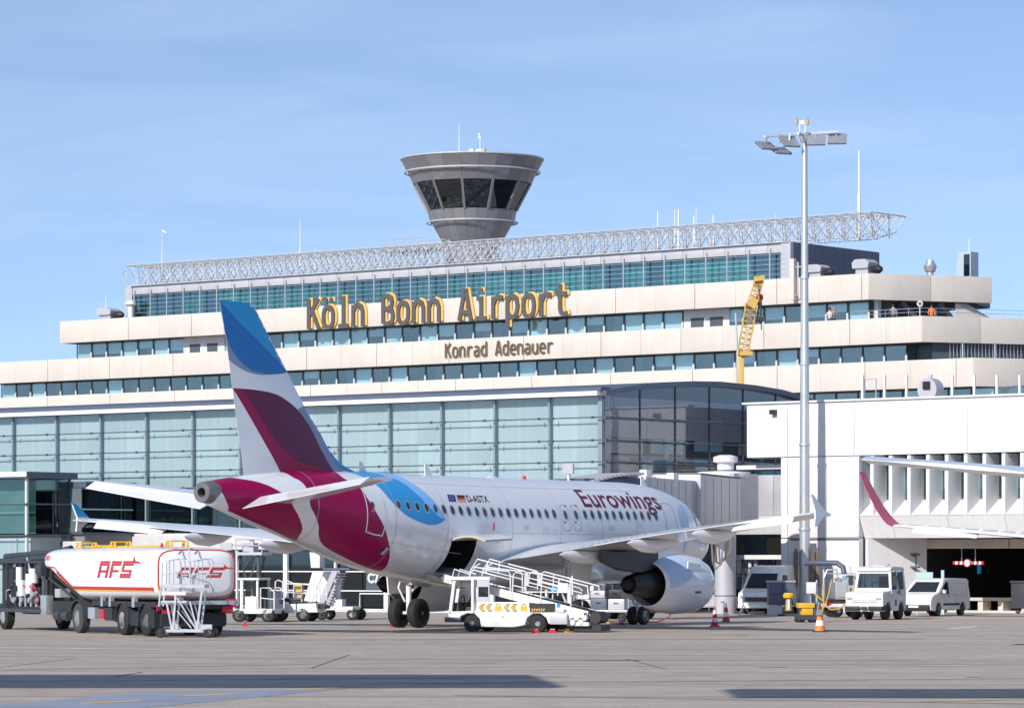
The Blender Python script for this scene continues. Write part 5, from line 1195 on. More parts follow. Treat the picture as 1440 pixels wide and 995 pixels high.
u_, p_ = on_fus(523.5, 709); fdecal('door_window', ellipse(u_, p_, .09, .07), m_cabinwin, .014)
u_, p_ = on_fus(524, 717.5); fdecal('door_mark', [(u_ - .08, p_ + .03), (u_ + .08, p_ + .03), (u_, p_ - .04)], m_orange, .014)
fu = W2 - .533 * 9 - .75; outline(fu - .9, fu, pw - .32, pw + .55, .03, 'front_door', m_seal, .2)
for us__ in (8.3, 10.9, 13.9, 17.3, 21.6, 24.6, 28.6):   # skin joints round the barrel
    for s in (1, -1):
        pts = [(us__, .02), (us__ + .022, .02), (us__ + .022, 2.95), (us__, 2.95)]; V, F = cut_grid(*poly_faces(pts), .2, .07); MB().add([fus(u, s * p, .0075 if us__ > 23 else .004) for u, p in V], F, 0, True).build('skin_joint', m_seal, FU, ang=60)
for pz, u0, u1 in ((.62, 7.5, 23.5), (1.62, 7.0, 17.3), (2.05, 20.5, 26)):
    V, F = cut_grid(*poly_faces([(u0, pz), (u1, pz), (u1, pz + .008), (u0, pz + .008)]), .3, .2); MB().add([fus(u, p, .004) for u, p in V], F, 0, True).build('skin_joint', m_seal, FU, ang=60)
for px, py in ((768, 745), (781, 748), (701, 760), (741, 742), (860, 742), (900, 738), (590, 770), (575, 752), (560, 790), (640, 750)):
    q_ = on_fus(px, py)
    if q_: fdecal('access_panel', [(q_[0] - .18, q_[1] - .05), (q_[0] + .18, q_[1] - .05), (q_[0] + .18, q_[1] + .05), (q_[0] - .18, q_[1] + .05)], m_panel, .005)
# outflow vent near the tail
q = [on_fus(*p) for p in ((532, 776), (540, 768), (547, 769.5), (538, 780))]; fdecal('outflow_vent', q, m_seal, .014); q = [on_fus(*p) for p in ((532, 776), (540, 768), (543, 769), (535, 777))]; fdecal('outflow_vent', q, m_dark, .018)
# registration, flags, title
def flettering(name, body, px0, py0, px1, py1, hpx, mat, shear=0.0, bold=0.0, parent=None, du=.12, dv=.05):
    a, b = on_fus(px0, py0), on_fus(px1, py1); top = on_fus(px0 - hpx * .12, py0 - hpx)
    vs, fs = text_polys(body, 1.0, 1.0, bold, shear); xs = [v[0] for v in vs]; base_h = .7
    L = max(xs) - min(xs); ph = (a[1] - top[1]) / base_h
    V, F = cut_grid([((v[0] - min(xs)) / L, v[1]) for v in vs], fs, du / abs(b[0] - a[0]), dv / ph)
    MB().add([fus(a[0] + (b[0] - a[0]) * x, a[1] + (b[1] - a[1]) * x - y * ph, .010) for x, y in V], F).build(name, mat, FU, smooth=False)
flettering('airline_title', 'Eurowings', 821.5, 711.8, 931, 716, 23.5, m_title, bold=.012)
flettering('registration', 'D-ASTX', 658.5, 705, 688.5, 706, 9.0, m_ink, bold=.01)
def frect(pxs, mat, off=.012): q = [on_fus(*p) for p in pxs]; fdecal('flag', q, mat, off)
frect(((628.5, 695.2), (639, 695.6), (641, 705), (630.8, 704.6)), m_flagblue)
for k, m_ in enumerate((m_ink, m_red, m_gold)):
    y0 = 695.8 + 3.1 * k; x0 = 641.8 + .7 * k; frect(((x0, y0), (x0 + 10.5, y0 + .35), (x0 + 11.2, y0 + 3.4), (x0 + .7, y0 + 3.05)), m_)
cx_, cy_ = 634.8, 700
for k in range(12):
    px, py = cx_ + 2.6 * math.cos(k * math.pi / 6) + .2 * math.sin(k * math.pi / 6), cy_ + 2.6 * math.sin(k * math.pi / 6); u_, p_ = on_fus(px, py); fdecal('flag_star', ellipse(u_, p_, .018, .009, 5), m_gold, .016)
# opened cargo door: curved panel swung up and outwards, actuator
mb = MB(); rs = []; arc = cphi1 - cphi0
hinge = Vector(fus((cu0 + cu1) / 2, cphi0)); nrm = []
for side in (0, 1):
    for u in (cu1 + .02, cu0 - .02):
        ring = []
        for k in range(9):
            q = Vector(fus(u, cphi0 + arc * k / 8, -.07 * side)); d = q - Vector((q.x, hinge.y, hinge.z)); ang = rad(-122)
            y, z = d.y, d.z; ring.append((q.x, hinge.y + y * math.cos(ang) - z * math.sin(ang), hinge.z + .02 + y * math.sin(ang) + z * math.cos(ang)))
        rs.append(ring)
k = 9
for (a, b, mi, fl) in ((0, 1, 0, 0), (2, 3, 1, 1)):
    base = len(mb.v); mb.v += rs[a] + rs[b]
    for i in range(8): mb.f.append([base + i, base + i + 1, base + 9 + i + 1, base + 9 + i]); mb.m.append(mi); mb.s.append(True)
base = 0
for i in range(8):
    mb.f += [[i, i + 1, 18 + i + 1, 18 + i], [9 + i, 9 + i + 1, 27 + i + 1, 27 + i]]; mb.m += [1, 1]; mb.s += [True] * 2
mb.f += [[0, 9, 27, 18], [8, 17, 35, 26]]; mb.m += [1, 1]; mb.s += [True] * 2
CD = mb.build('cargo_door', [m_white, m_tan], AC, label='cargo door swung up over the open hold')
mb = MB(); um = (cu0 + cu1) / 2 - .5; q_ = on_fus(688, 745); mb.cyl(fus(q_[0], q_[1], .2), fus(q_[0] + .1, q_[1] - .12, .3), .035, n=8); mb.build('door_actuator', m_red, CD)
# aerials and beacon on the crown
for px, h in ((510, .42), (602, .46), (905, .46)):
    u, z = on_mid(px, 668); mb = MB(); zz = zt_f(u) - .03; mb.add([P(u - .28, -.015, zz), P(u + .2, -.015, zz), P(u + .25, -.015, zz + h), P(u + .08, -.015, zz + h)] + [P(u - .28, .015, zz), P(u + .2, .015, zz), P(u + .25, .015, zz + h), P(u + .08, .015, zz + h)], [(0, 1, 2, 3), (7, 6, 5, 4), (0, 4, 5, 1), (1, 5, 6, 2), (2, 6, 7, 3), (3, 7, 4, 0)]); mb.build('aerial', m_white, AC)
u, z = on_mid(737, 670); MB().lathe([(zt_f(u) - .02, .09), (zt_f(u) + .08, .08), (zt_f(u) + .13, .03)], P(u, 0, 0), 'z', 10).build('beacon', m_red, AC)
u, z = on_mid(692, 670); MB().lathe([(-.55, .02), (-.3, .12), (0, .16), (.3, .12), (.55, .02)], (16.11 - u, 0, zt_f(u) - .06), 'x', 10).build('antenna_blister', m_white, AC)
# windscreen panes
for s in (1, -1):
    for p0, p1 in ((.12, .55), (.60, .98), (1.02, 1.32)):
        V, F = cut_grid(*poly_faces([(2.05, s * p0), (2.75 + .25 * p0, s * p0), (2.75 + .25 * p1, s * p1), (2.1 + .35 * p0, s * p1)]), .2, .1); MB().add([fus(a, b, .01) for a, b in V], F).build('windscreen', m_cabinwin, FU, smooth=False)
q = [(fu - 2.2, pw - .45, 1), (fu - 1.25, pw - .1), (fu - 1.45, pw + .35), (fu - 1.7, pw + .75, 1), (fu - 2.0, pw + .2)]
fdecal('livery_patch', smooth_poly(q, 4), m_pale, .008, label='pale blue swoosh behind the cockpit')

# ------------------------------------------------------------------ neighbouring airliners whose wings reach into the view
def part_airliner(name, label, loc, rz, sc, keep, sharklet=False):
    t = thing(name, label, 'airliner', loc, rz)
    t.scale = (sc, sc, sc)
    for ch in AC.children:
        b = ch.name.split('.')[0]
        if b in keep:
            c = ch.copy(); COL.objects.link(c); c.parent = t
            if b in ('engine_nacelle', 'pylon'):
                for g in ch.children: d = g.copy(); COL.objects.link(d); d.parent = c
    return t
keep = {'fuselage', 'fin', 'rudder', 'stabilizer', 'wing', 'aileron', 'engine_nacelle', 'pylon', 'main_gear', 'nose_gear', 'belly_fairing', 'flap_fairing'}
PB = part_airliner('airliner', 'white airliner beyond the right edge showing only its upward tilted wing tip', (33.2, 106.1, 0), rad(75), 1.3, keep - {'flap_fairing', 'aileron'})
PC_ = part_airliner('airliner', 'white airliner beyond the right edge showing a wing with burgundy upturned tip', (35.0, 165.5, 0), rad(62), 1.0, keep - {'flap_fairing'})
le, te, z = LEW(17.0), TEW(17.0), ZW(17.0); rs = []
for t in [k / 8 for k in range(9)]:
    yo = 17.02 + 1.25 * t ** .9; zz = z + 2.5 * t ** 1.45; l = le + .05 + 1.75 * t; c = 1.55 * (1 - .60 * t) ; ring = []
    for k in range(8): x = k / 7; ring.append(P(l + c * x, -yo, zz + .02))
    for k in range(7, -1, -1): x = k / 7; ring.append(P(l + c * x, -yo - .03 - .08 * math.sin(math.pi * x), zz - .02))
    rs.append(ring)
MB().rings(rs).build('winglet', m_winglet, None).parent = PC_
# ------------------------------------------------------------------ vehicle helpers
def shell(outline, yf, du=.4, dv=.2):
    V, F = cut_grid(*poly_faces(outline), du, dv); n = len(V); cnt = {}
    for f in F:
        for i in range(len(f)): e = (f[i], f[(i + 1) % len(f)]); k = tuple(sorted(e)); cnt.setdefault(k, []).append(e)
    mb = MB(); fs = [tuple(f) for f in F] + [tuple(i + n for i in reversed(f)) for f in F]
    for k, es in cnt.items():
        if len(es) == 1: a, b = es[0]; fs.append((b, a, a + n, b + n))
    return mb.add([(x, yf(x, z), z) for x, z in V] + [(x, -yf(x, z), z) for x, z in V], fs)
def side_panel(outline, yf, off, sides=(1, -1), du=.4, dv=.2):
    V, F = cut_grid(*poly_faces(outline), du, dv); mb = MB()
    for s in sides: mb.add([(x, s * (yf(x, z) + off), z) for x, z in V], F)
    return mb
def strip(p0, p1, y0, y1, off, yt0=None, yt1=None):     # a pane lying on a sloping front/rear face between profile points
    d = Vector((p1[0] - p0[0], p1[1] - p0[1])).normalized(); n = Vector((d.y, -d.x)) * off
    yt0 = y0 if yt0 is None else yt0; yt1 = y1 if yt1 is None else yt1
    return MB().quad((p0[0] + n.x, y0, p0[1] + n.y), (p0[0] + n.x, y1, p0[1] + n.y), (p1[0] + n.x, yt1, p1[1] + n.y), (p1[0] + n.x, yt0, p1[1] + n.y))
def wheel(parent, x, y, r, w, rim=m_rim, tyre=m_rubber, rr=.58, name='wheel'):
    k = MB(); k.lathe([(y - w / 2, r * .6), (y - w / 2, r * .9), (y - w * .4, r), (y + w * .4, r), (y + w / 2, r * .9), (y + w / 2, r * .6)], (x, 0, r), 'y', 24)
    W = k.build(name, tyre, parent)
    k = MB()
    for s in (-1, 1): k.lathe([(y + s * w * .5, r * rr), (y + s * w * .42, r * (rr - .06)), (y + s * w * .3, r * .36), (y + s * w * .46, r * .26), (y + s * w * .48, .01)], (x, 0, r), 'y', 16)
    k.build('rim', rim, W); return W
def chock(px, py, label, mat=m_red, w=.30):
    x, y = ground(px, py); t = thing('wheel_chock', label, 'wheel chock', (x, y, 0), 0, None)
    MB().prism([(-w / 2, 0), (w / 2, 0), (w * .3, .14), (-w * .3, .14)], -.1, .1).build('block', mat, t, bevel=.01); MB().bar((-w * .25, 0, .147), (w * .25, 0, .147), .05, .012).build('stripe', m_white, t)

# ------------------------------------------------------------------ the fuel tanker at the left
FT = thing('fuel_tanker', 'white fuel tanker with red AFS lettering, tail end turned towards us', 'fuel tanker', (-11.04, 126.69, 0), rad(117.4))
NX = 5.0
def tsec(x):
    w = float(np.interp(x, [-.30, -.25, -.15, 0, .2, 10.9, 11.2, 11.4], [1.15, 1.30, 1.43, 1.49, 1.5, 1.5, 1.45, 1.3]))
    z0 = float(np.interp(x, [-.30, -.2, 0, .2, 7.6, 10.6, 11.2, 11.4], [1.55, 1.40, 1.30, 1.25, 1.2, 2.16, 2.24, 2.4]))
    z1 = float(np.interp(x, [-.30, -.2, 0, .3, 4, 10.9, 11.2, 11.4], [2.85, 2.98, 3.06, 3.10, 3.14, 3.10, 3.04, 2.85])); return w, z0, z1
def tpt(x, a, off=0):
    w, z0, z1 = tsec(x); zc, h = (z0 + z1) / 2, (z1 - z0) / 2; e = 2 / (NX if h > .6 else 3.2)
    return (x, (w + off) * math.copysign(abs(math.sin(a)) ** e, math.sin(a)), zc + (h + off) * math.copysign(abs(math.cos(a)) ** e, math.cos(a)))
mb = MB(); mb.rings([[tpt(x, 2 * math.pi * (k + .5) / 56) for k in range(56)] for x in (-.30, -.27, -.22, -.15, -.08, 0, .1, .3, 2, 4, 6, 7.3, 7.6, 8, 8.8, 9.7, 10.6, 10.9, 11.1, 11.25, 11.4)]); TK = mb.build('tank', m_tankwhite, FT, ang=50)
def yside(x, z):
    w, z0, z1 = tsec(x); zc, h = (z0 + z1) / 2, (z1 - z0) / 2; n = NX if h > .6 else 3.2; return w * (1 - min(.98, abs((z - zc) / h)) ** n) ** (1 / n)
def tdecal(name, quads, mat, off=.012):
    mb = MB()
    for q in quads:
        V, F = cut_grid(*poly_faces(q), .4, .12); mb.add([(x, yside(x, z) + off, z) for x, z in V], F)
    return mb.build(name, mat, TK, smooth=False)
tdecal('stripe', [[(.15, 1.60), (.15, 1.71), (8.15, 1.71), (8.25, 1.60)], [(8.25, 1.60), (8.15, 1.71), (10.0, 2.42), (10.1, 2.31)], [(10.1, 2.31), (10.0, 2.42), (11.3, 2.42), (11.3, 2.31)]], m_afsred)
tdecal('gold_stripe', [[(.15, 1.55), (.15, 1.598), (8.26, 1.598), (8.3, 1.55)], [(8.3, 1.55), (8.26, 1.598), (10.1, 2.305), (10.15, 2.26)], [(10.15, 2.26), (10.1, 2.305), (11.3, 2.305), (11.3, 2.26)]], m_gold)
def afs_shapes():
    R = []                                             # sheared rectangles in a 3.3 x 1 field, letters A F S and the tail-fin arrow
    def r(x0, x1, y0, y1): R.append([(x0 + .28 * y0, y0), (x1 + .28 * y0, y0), (x1 + .28 * y1, y1), (x0 + .28 * y1, y1)])
    def hb(x0, x1, y0, y1, n=1): r(x0, x1, y0, y1)
    r(0, .18, 0, .70); r(.62, .80, 0, .70); r(0.0, .80, .86, 1.0); r(0, .80, .72, .84); r(.18, .62, .32, .45)
    x = .95; r(x, x + .18, 0, .70); r(x, x + .78, .86, 1.0); r(x, x + .78, .72, .84); r(x + .18, x + .66, .34, .47)
    x = 1.85; r(x, x + .85, .86, 1.0); r(x, x + .85, .72, .84); r(x, x + .18, .50, .70); r(x, x + .80, .36, .48); r(x + .62, x + .80, .28, .345); r(x - .05, x + .8, .14, .26); r(x - .05, x + .8, 0, .12)
    R += [[(2.82, .86), (3.55, .86), (3.3, .98), (2.82, .98)], [(2.85, 1.0), (3.1, 1.0), (2.98, 1.12), (2.92, 1.32)]]
    return R
sh = afs_shapes()
tdecal('fleet_lettering', [[(5.55 - x * 1.22, 2.03 + y * .60) for x, y in q] for q in sh], m_afsred)
mb = MB()
for q in sh: mb.add([(-.308, .82 - x * .62, 2.05 + y * .36) for x, y in q], [tuple(range(len(q)))])
mb.build('fleet_lettering', m_afsred, TK, smooth=False)
vs, fs = text_polys('501', .26, 1, .006); tdecal('fleet_number', [[(11.0 - vs[i][0] * 1.7, 2.66 + vs[i][1]) for i in f] for f in fs], m_afsred, .014)
mb = MB(); mb.tube([tpt(-.16, 2 * math.pi * (k + .5) / 56, .012) for k in range(56)], .020, 5, 0, True); mb.build('reflector_trim', m_red, TK)
mb = MB(); mb.tube([tpt(-.13, 2 * math.pi * (k + .5) / 56, .012) for k in range(56)], .02, 5, 0, True); mb.build('gold_trim', m_gold, TK)
def tfwd(px, y): k = (px - 720) / FPX; return (-11.04 - .888 * y - k * (126.69 - .46 * y)) / (.46 + .888 * k)
for s, hh in ((tfwd(122, .8), .17), (tfwd(147, .8), .07), (tfwd(170, .8), .19), (tfwd(268, .3), .2)):                 # yellow guard frames on the tank top
    mb = MB()
    for y in (.5, 1.1):
        L = .75 if hh > .2 else .3; mb.tube([(s - L, y, 3.1), (s - L * .7, y, 3.12 + hh), (s + L * .7, y, 3.12 + hh), (s + L, y, 3.1)], .024, 5); mb.tube([(s - L * .5, y, 3.12), (s - L * .5, y, 3.12 + hh)], .03, 5); mb.tube([(s + L * .4, y, 3.12), (s + L * .4, y, 3.12 + hh)], .03, 5)
    mb.bar((s, .5, 3.12 + hh), (s, 1.1, 3.12 + hh), .05); mb.build('guard_frame', m_yellow, TK)
mb = MB(); mb.bar((.8, 1.0, 3.15), (8.2, 1.0, 3.15), .045); mb.bar((1.0, .45, 3.15), (8.0, .45, 3.15), .045); mb.build('walkway_rail', m_yellow, TK)
MB().lathe([(3.1, .06), (3.22, .05), (3.26, .02)], (.35, 1.1, 0), 'z', 8).build('marker_lamp', m_red, TK)
mb = MB(); mb.box(.2, 12, -.5, .5, .78, 1.24); mb.box(.3, 6.5, -1.35, 1.35, 1.02, 1.2); mb.box(-.15, .25, -1.3, 1.3, .95, 1.15); mb.box(.1, .5, -1.2, 1.2, .35, .8); mb.box(7.6, 16, -.6, .6, .6, 1.1); mb.build('chassis', m_chassis, FT)
for x in (1.2, 3.43):
    for y in (1.2, -1.2): wheel(FT, x, y, .53, .36)
    for y in (1, -1): mb = MB(); mb.rings([[(x + .66 * math.cos(t), y * 1.0, .53 + .66 * math.sin(t)), (x + .66 * math.cos(t), y * 1.42, .53 + .66 * math.sin(t)), (x + .62 * math.cos(t), y * 1.42, .53 + .62 * math.sin(t)), (x + .62 * math.cos(t), y * 1.0, .53 + .62 * math.sin(t))] for t in [math.pi * k / 12 - .1 for k in range(14)]], sm=False); mb.build('mudguard', m_dsteel, FT, ang=40)
for y in (1.22, -1.22): wheel(FT, 7.9, y, .54, .34, tyre=m_tyregrey)
mb = MB(); x = 7.9; mb.rings([[(x + .68 * math.cos(t), 1.0, .55 + .68 * math.sin(t)), (x + .68 * math.cos(t), 1.43, .55 + .68 * math.sin(t)), (x + .64 * math.cos(t), 1.43, .55 + .64 * math.sin(t)), (x + .64 * math.cos(t), 1.0, .55 + .64 * math.sin(t))] for t in [math.pi * k / 12 for k in range(13)]], sm=False); mb.build('mudguard', m_dsteel, FT, ang=40)
MB().box(1.85, 2.6, 1.05, 1.38, .35, .85).build('mud_flap', m_black, FT); MB().box(.3, .55, 1.05, 1.4, .3, .9).build('mud_flap', m_black, FT)
MB().box(.2, .24, 1.1, 1.35, .9, 1.1).build('tail_lamp', m_red, FT); MB().box(-.2, -.16, -1.35, -.95, .85, 1.05).build('tail_lamp', m_red, FT)
for y0, y1 in ((.95, 1.3), (-1.35, -1.05)): MB().box(-.18, -.14, y0, y1, .80, .93).build('warning_plate', m_red, FT)
mb = MB()
for x, w in ((2.3, .25), (4.6, .2), (5.4, .2)): mb.box(x, x + w, 1.22, 1.36, 1.0, 1.35)
mb.build('tank_support', m_steel, FT, kind='stuff')
MB().box(6.2, 6.9, .9, 1.35, .55, .95).build('side_box', m_steel, FT)
MB().box(5.4, 5.75, 1.0, 1.32, .55, .9).build('red_locker', m_red, FT); MB().box(4.6, 5.35, 1.0, 1.3, .5, .95).build('side_box', m_chassis, FT)
mb = MB(); mb.bar((-.28, -1.5, 1.18), (-.28, 1.45, 1.18), .12, .14); mb.build('rear_beam', m_steel, FT)
# dark pump module and tractor frame ahead of the tank
PM = MB(); PM.box(11.6, 11.9, -1.3, 1.0, 1.0, 2.6); PM.box(12.2, 18, -1.2, .7, .9, 2.65); PM.box(9.0, 11.2, .2, 1.1, .75, 1.15); PM.box(11.9, 18, -1.25, 1.2, .72, .9); PM.build('pump_housing', m_black, FT)
for k in range(5): MB().box(12.3 + 1.05 * k, 12.36 + 1.05 * k, .95, 1.05, .9, 2.6).build('frame_post', m_dsteel, FT)
MB().bar((12.2, 1.0, 2.6), (17.5, 1.0, 2.6), .09).build('frame_rail', m_dsteel, FT)
mb = MB(); rr = random.Random(3)
for k in range(46):
    x, z = rr.uniform(12.2, 16.5), rr.uniform(.95, 2.5); y = rr.uniform(.72, 1.05)
    if k % 3: mb.tube([(x, y, z), (x + rr.uniform(-.2, .5), y, z + rr.uniform(-.1, .1)), (x + rr.uniform(.1, .6), y, z + rr.uniform(-.5, .4))], rr.uniform(.02, .05), 5, k % 4)
    else: mb.box(x, x + rr.uniform(.1, .3), y - .1, y, z, z + rr.uniform(.1, .3), k % 4)
mb.build('pump_fittings', [m_dsteel, m_steel, m_chassis, m_grey], FT, kind='stuff')
mb = MB()
for z, y in ((2.75, .8), (2.95, .45)): mb.tube([(11.8, y - .3, z + .15), (12.6, y, z), (18, y + .1, z - .15)], .13, 10)
mb.tube([(12.3, 1.05, .9), (12.3, 1.05, 2.0), (12.9, 1.05, 2.15)], .1, 10); mb.tube([(11.9, 1.1, 1.0), (11.9, 1.1, 1.9), (12.3, 1.1, 1.95)], .07, 8); mb.tube([(13.4, 1.0, 1.0), (13.6, 1.0, 2.2), (14.8, .9, 2.35)], .08, 8); mb.lathe([(-.2, .12), (0, .22), (.25, .22), (.4, .05)], (12.55, 1.1, 2.2), 'z', 12); mb.build('pipework', m_dsteel, FT)
mb = MB(); mb.cyl((13.3, 1.1, 1.8), (13.3, 1.1, 2.35), .2, n=12); mb.cyl((13.75, 1.1, 1.4), (13.75, 1.1, 2.15), .17, n=12); mb.box(14.2, 14.7, 1.0, 1.25, 1.3, 1.9); mb.cyl((14.9, 1.1, 1.7), (14.9, 1.1, 2.4), .14, n=10); mb.build('filter_vessel', m_vwhite, FT)
mb = MB()
for k in range(6): mb.tube([(12.9 + .35 * k, 1.15, 1.55 - .05 * (k % 3)), (13.15 + .35 * k, 1.2, 1.75 - .05 * (k % 2))], .03, 5)
mb.box(12.75, 12.8, 1.15, 1.22, 1.0, 1.4); mb.build('valve_handle', m_red, FT)
mb = MB()
for k in range(7): mb.lathe([(1.12, .11), (1.2, .11)], (12.8 + .42 * k, 0, 1.15 + .22 * (k % 2)), 'y', 10)
for k in range(4): mb.cyl((13.0 + .6 * k, 1.1, .9), (13.0 + .6 * k, 1.1, 1.5), .05, n=6)
mb.build('valve_body', m_steel, FT)
MB().box(11.45, 12.05, 1.0, 1.3, .62, 1.35).build('meter_cabinet', m_alum, FT, bevel=.02); MB().box(10.2, 10.75, .8, 1.2, 1.28, 1.6).build('control_box', m_grey, FT)
mb = MB(); mb.lathe([(9.3, .17), (9.6, .19), (9.9, .17)], (0, 1.15, .6), 'x', 12); mb.lathe([(10.1, .17), (10.4, .19), (10.7, .17)], (0, 1.15, .6), 'x', 12); mb.build('air_reservoir', m_dsteel, FT)
mb = MB(); mb.bar((11.4, 1.2, 2.0), (8.6, 1.2, 1.25), .06); mb.bar((11.3, 1.0, 2.1), (8.3, 1.0, 1.2), .06); mb.bar((12.0, 1.28, .75), (18, 1.28, .75), .1, .14); mb.build('brace', m_dsteel, FT)
for y in (1.15, -1.15): wheel(FT, 16.2, y, .52, .34)

# ------------------------------------------------------------------ steps in front of the tanker
s_ = FPX / 125.0
def lx(px, px0, s): return (px - px0) / s
X0, Y0, _ = at(266, 791, 125.0)
MS = thing('maintenance_steps', 'small wheeled aluminium maintenance steps with hoop rails behind the tanker', 'maintenance steps', (X0, Y0, 0), rad(-4))
gz = lambda py: EYE + (HORIZON - py) / s_
def q(px, py, y=0.0): return (lx(px, 266, s_), y, gz(py))
for y in (-.45, .45):
    mb = MB(); mb.tube([q(230, 830, y), q(231, 791, y), q(236, 788, y), q(254, 784.5, y), q(257, 790, y), q(258, 808, y)], .022, 6); mb.tube([q(230, 808, y), q(250, 803, y), q(256, 815, y)], .02, 6); mb.tube([q(241, 788, y), q(241, 820, y)], .02, 6)
    mb.tube([q(270, 830, y), q(271, 789, y), q(294, 784.5, y), q(297, 790, y), q(298, 797, y)], .022, 6); mb.tube([q(270, 808, y), q(292, 804, y), q(293, 815, y)], .02, 6); mb.tube([q(282, 788, y), q(282, 826, y)], .02, 6); mb.build('hoop_rail', m_steel, MS)
    mb = MB(); mb.bar(q(226, 852, y), q(229, 822, y), .05); mb.bar(q(237, 846, y), q(245, 886, y), .06); mb.bar(q(250, 835, y), q(246, 884, y), .07); mb.bar(q(287, 830, y), q(280, 884, y), .07); mb.bar(q(252, 840, y), q(279, 884, y), .05); mb.bar(q(252, 858, y), q(272, 882, y), .04); mb.bar(q(270, 845, y), q(279, 880, y), .05); mb.build('leg_frame', m_alum, MS)
MB().box(lx(228, 266, s_), lx(291, 266, s_), -.5, .5, gz(826), gz(821)).build('platform', m_alum, MS)
MB().box(lx(226, 266, s_), lx(265, 266, s_), -.42, .42, gz(847), gz(844)).build('tread', m_alum, MS); MB().box(lx(230, 266, s_), lx(264, 266, s_), -.45, -.42, gz(836), gz(831)).build('nameplate', m_oldwhite, MS)
mb = MB(); mb.box(lx(236, 266, s_), lx(296, 266, s_), -.55, -.45, gz(888), gz(884)); mb.box(lx(236, 266, s_), lx(296, 266, s_), .45, .55, gz(888), gz(884)); mb.box(lx(243, 266, s_), lx(248, 266, s_), -.45, .45, gz(888), gz(884)); mb.box(lx(278, 266, s_), lx(284, 266, s_), -.45, .45, gz(888), gz(884)); mb.build('base_frame', m_alum, MS)
MB().bar(q(266, 772, 0), q(267, 830, 0), .05).build('mast', m_alum, MS)
for px in (229.5, 297):
    for y in (-.6, .6): wheel(MS, lx(px, 266, s_), y, .17, .12, rr=.5)
MB().box(lx(287, 266, s_), lx(302, 266, s_), -.66, -.45, gz(884), gz(877)).build('fender', m_alum, MS)
t = thing('warning_triangle', 'small red folding warning triangle on the ground beside the steps', 'warning triangle', (*ground(345, 880), 0))
MB().prism([(-.12, 0), (.12, 0), (0, .25)], -.02, .02).build('plate', m_red, t)

# ------------------------------------------------------------------ belt loader at the open hold
BO = (0.0, 135.5, 0); BL = thing('belt_loader', 'white belt loader with tubular rails raised to the open cargo hold', 'belt loader', BO, rad(-20))
kx, kz = 34.4, 37.1
def B(px, py, y=0.0): return ((px - 720) / kx, y, (886.2 - py) / kz)
def bprism(pts, y0, y1): return MB().prism([(B(*p)[0], B(*p)[2]) for p in pts], y0, y1)
H = .95
bprism([(686, 845), (755, 845), (755, 853), (790, 858), (800, 862), (803, 874), (790, 874), (781, 874), (778, 866), (770, 860), (760, 860), (752, 866), (749, 876), (735, 879), (690, 879), (688, 868), (682, 862), (672, 860), (662, 864), (660, 870), (645, 870), (645, 858), (660, 858), (684, 856)], -H, H).build('body', m_vwhite, BL, bevel=.02)
MB().box(*(B(640, 0)[0], B(662, 0)[0]), -H - .02, H + .02, B(0, 873)[2], B(0, 866)[2]).build('bumper', m_slate, BL, bevel=.02)
for px in (676.5, 766):
    for y in (-.78, .78): wheel(BL, B(px, 0)[0], y, .32, .24, rr=.3)
# cab: posts, roof, seat, wheel, side panel with window
mb = MB()
for y in (-H + .06, -.36): mb.bar(B(647, 862, y), B(653, 816, y), .12); mb.bar(B(679, 860, y), B(679, 812, y), .28, .1)
mb.bar(B(653, 818, -H + .06), B(653, 818, -.36), .12); mb.build('cab_post', m_vwhite, BL, bevel=.015)
MB().box(B(640, 0)[0], B(702, 0)[0], -H, -.28, B(0, 815)[2], B(0, 810)[2]).build('cab_roof', m_vwhite, BL, bevel=.03)
mb = MB(); mb.box(B(684, 0)[0], B(701, 0)[0], -H + .02, -H + .06, B(0, 824)[2], B(0, 815)[2]); mb.box(B(684, 0)[0], B(701, 0)[0], -H + .02, -H + .06, B(0, 845)[2], B(0, 838)[2]); mb.box(B(684, 0)[0], B(686, 0)[0], -H + .02, -H + .06, B(0, 838)[2], B(0, 824)[2]); mb.box(B(699.5, 0)[0], B(701, 0)[0], -H + .02, -H + .06, B(0, 838)[2], B(0, 824)[2]); mb.build('cab_panel', m_grey, BL)
MB().box(B(686, 0)[0], B(699.5, 0)[0], -H + .035, -H + .045, B(0, 838)[2], B(0, 824)[2]).build('cab_window', g_veh, BL)
mb = MB(); mb.box(B(664, 0)[0], B(676, 0)[0], -.6, -.1, B(0, 858)[2], B(0, 852)[2]); mb.box(B(673, 0)[0], B(677, 0)[0], -.6, -.1, B(0, 852)[2], B(0, 836)[2]); mb.build('seat', m_black, BL, bevel=.03)
mb = MB(); mb.bar(B(650, 862, -.35), B(656, 846, -.35), .06); mb.tube([(B(657, 844)[0] + .06 * math.sin(t) * .4, -.35 + .2 * math.cos(t), B(657, 844)[2] + .2 * math.sin(t)) for t in [2 * math.pi * k / 12 for k in range(12)]], .02, 5, 0, True); mb.build('steering_wheel', m_black, BL)
mb = MB(); mb.box(B(646, 0)[0], B(656, 0)[0], -.7, .7, B(0, 858)[2], B(0, 846)[2]); mb.build('dash', m_chassis, BL)
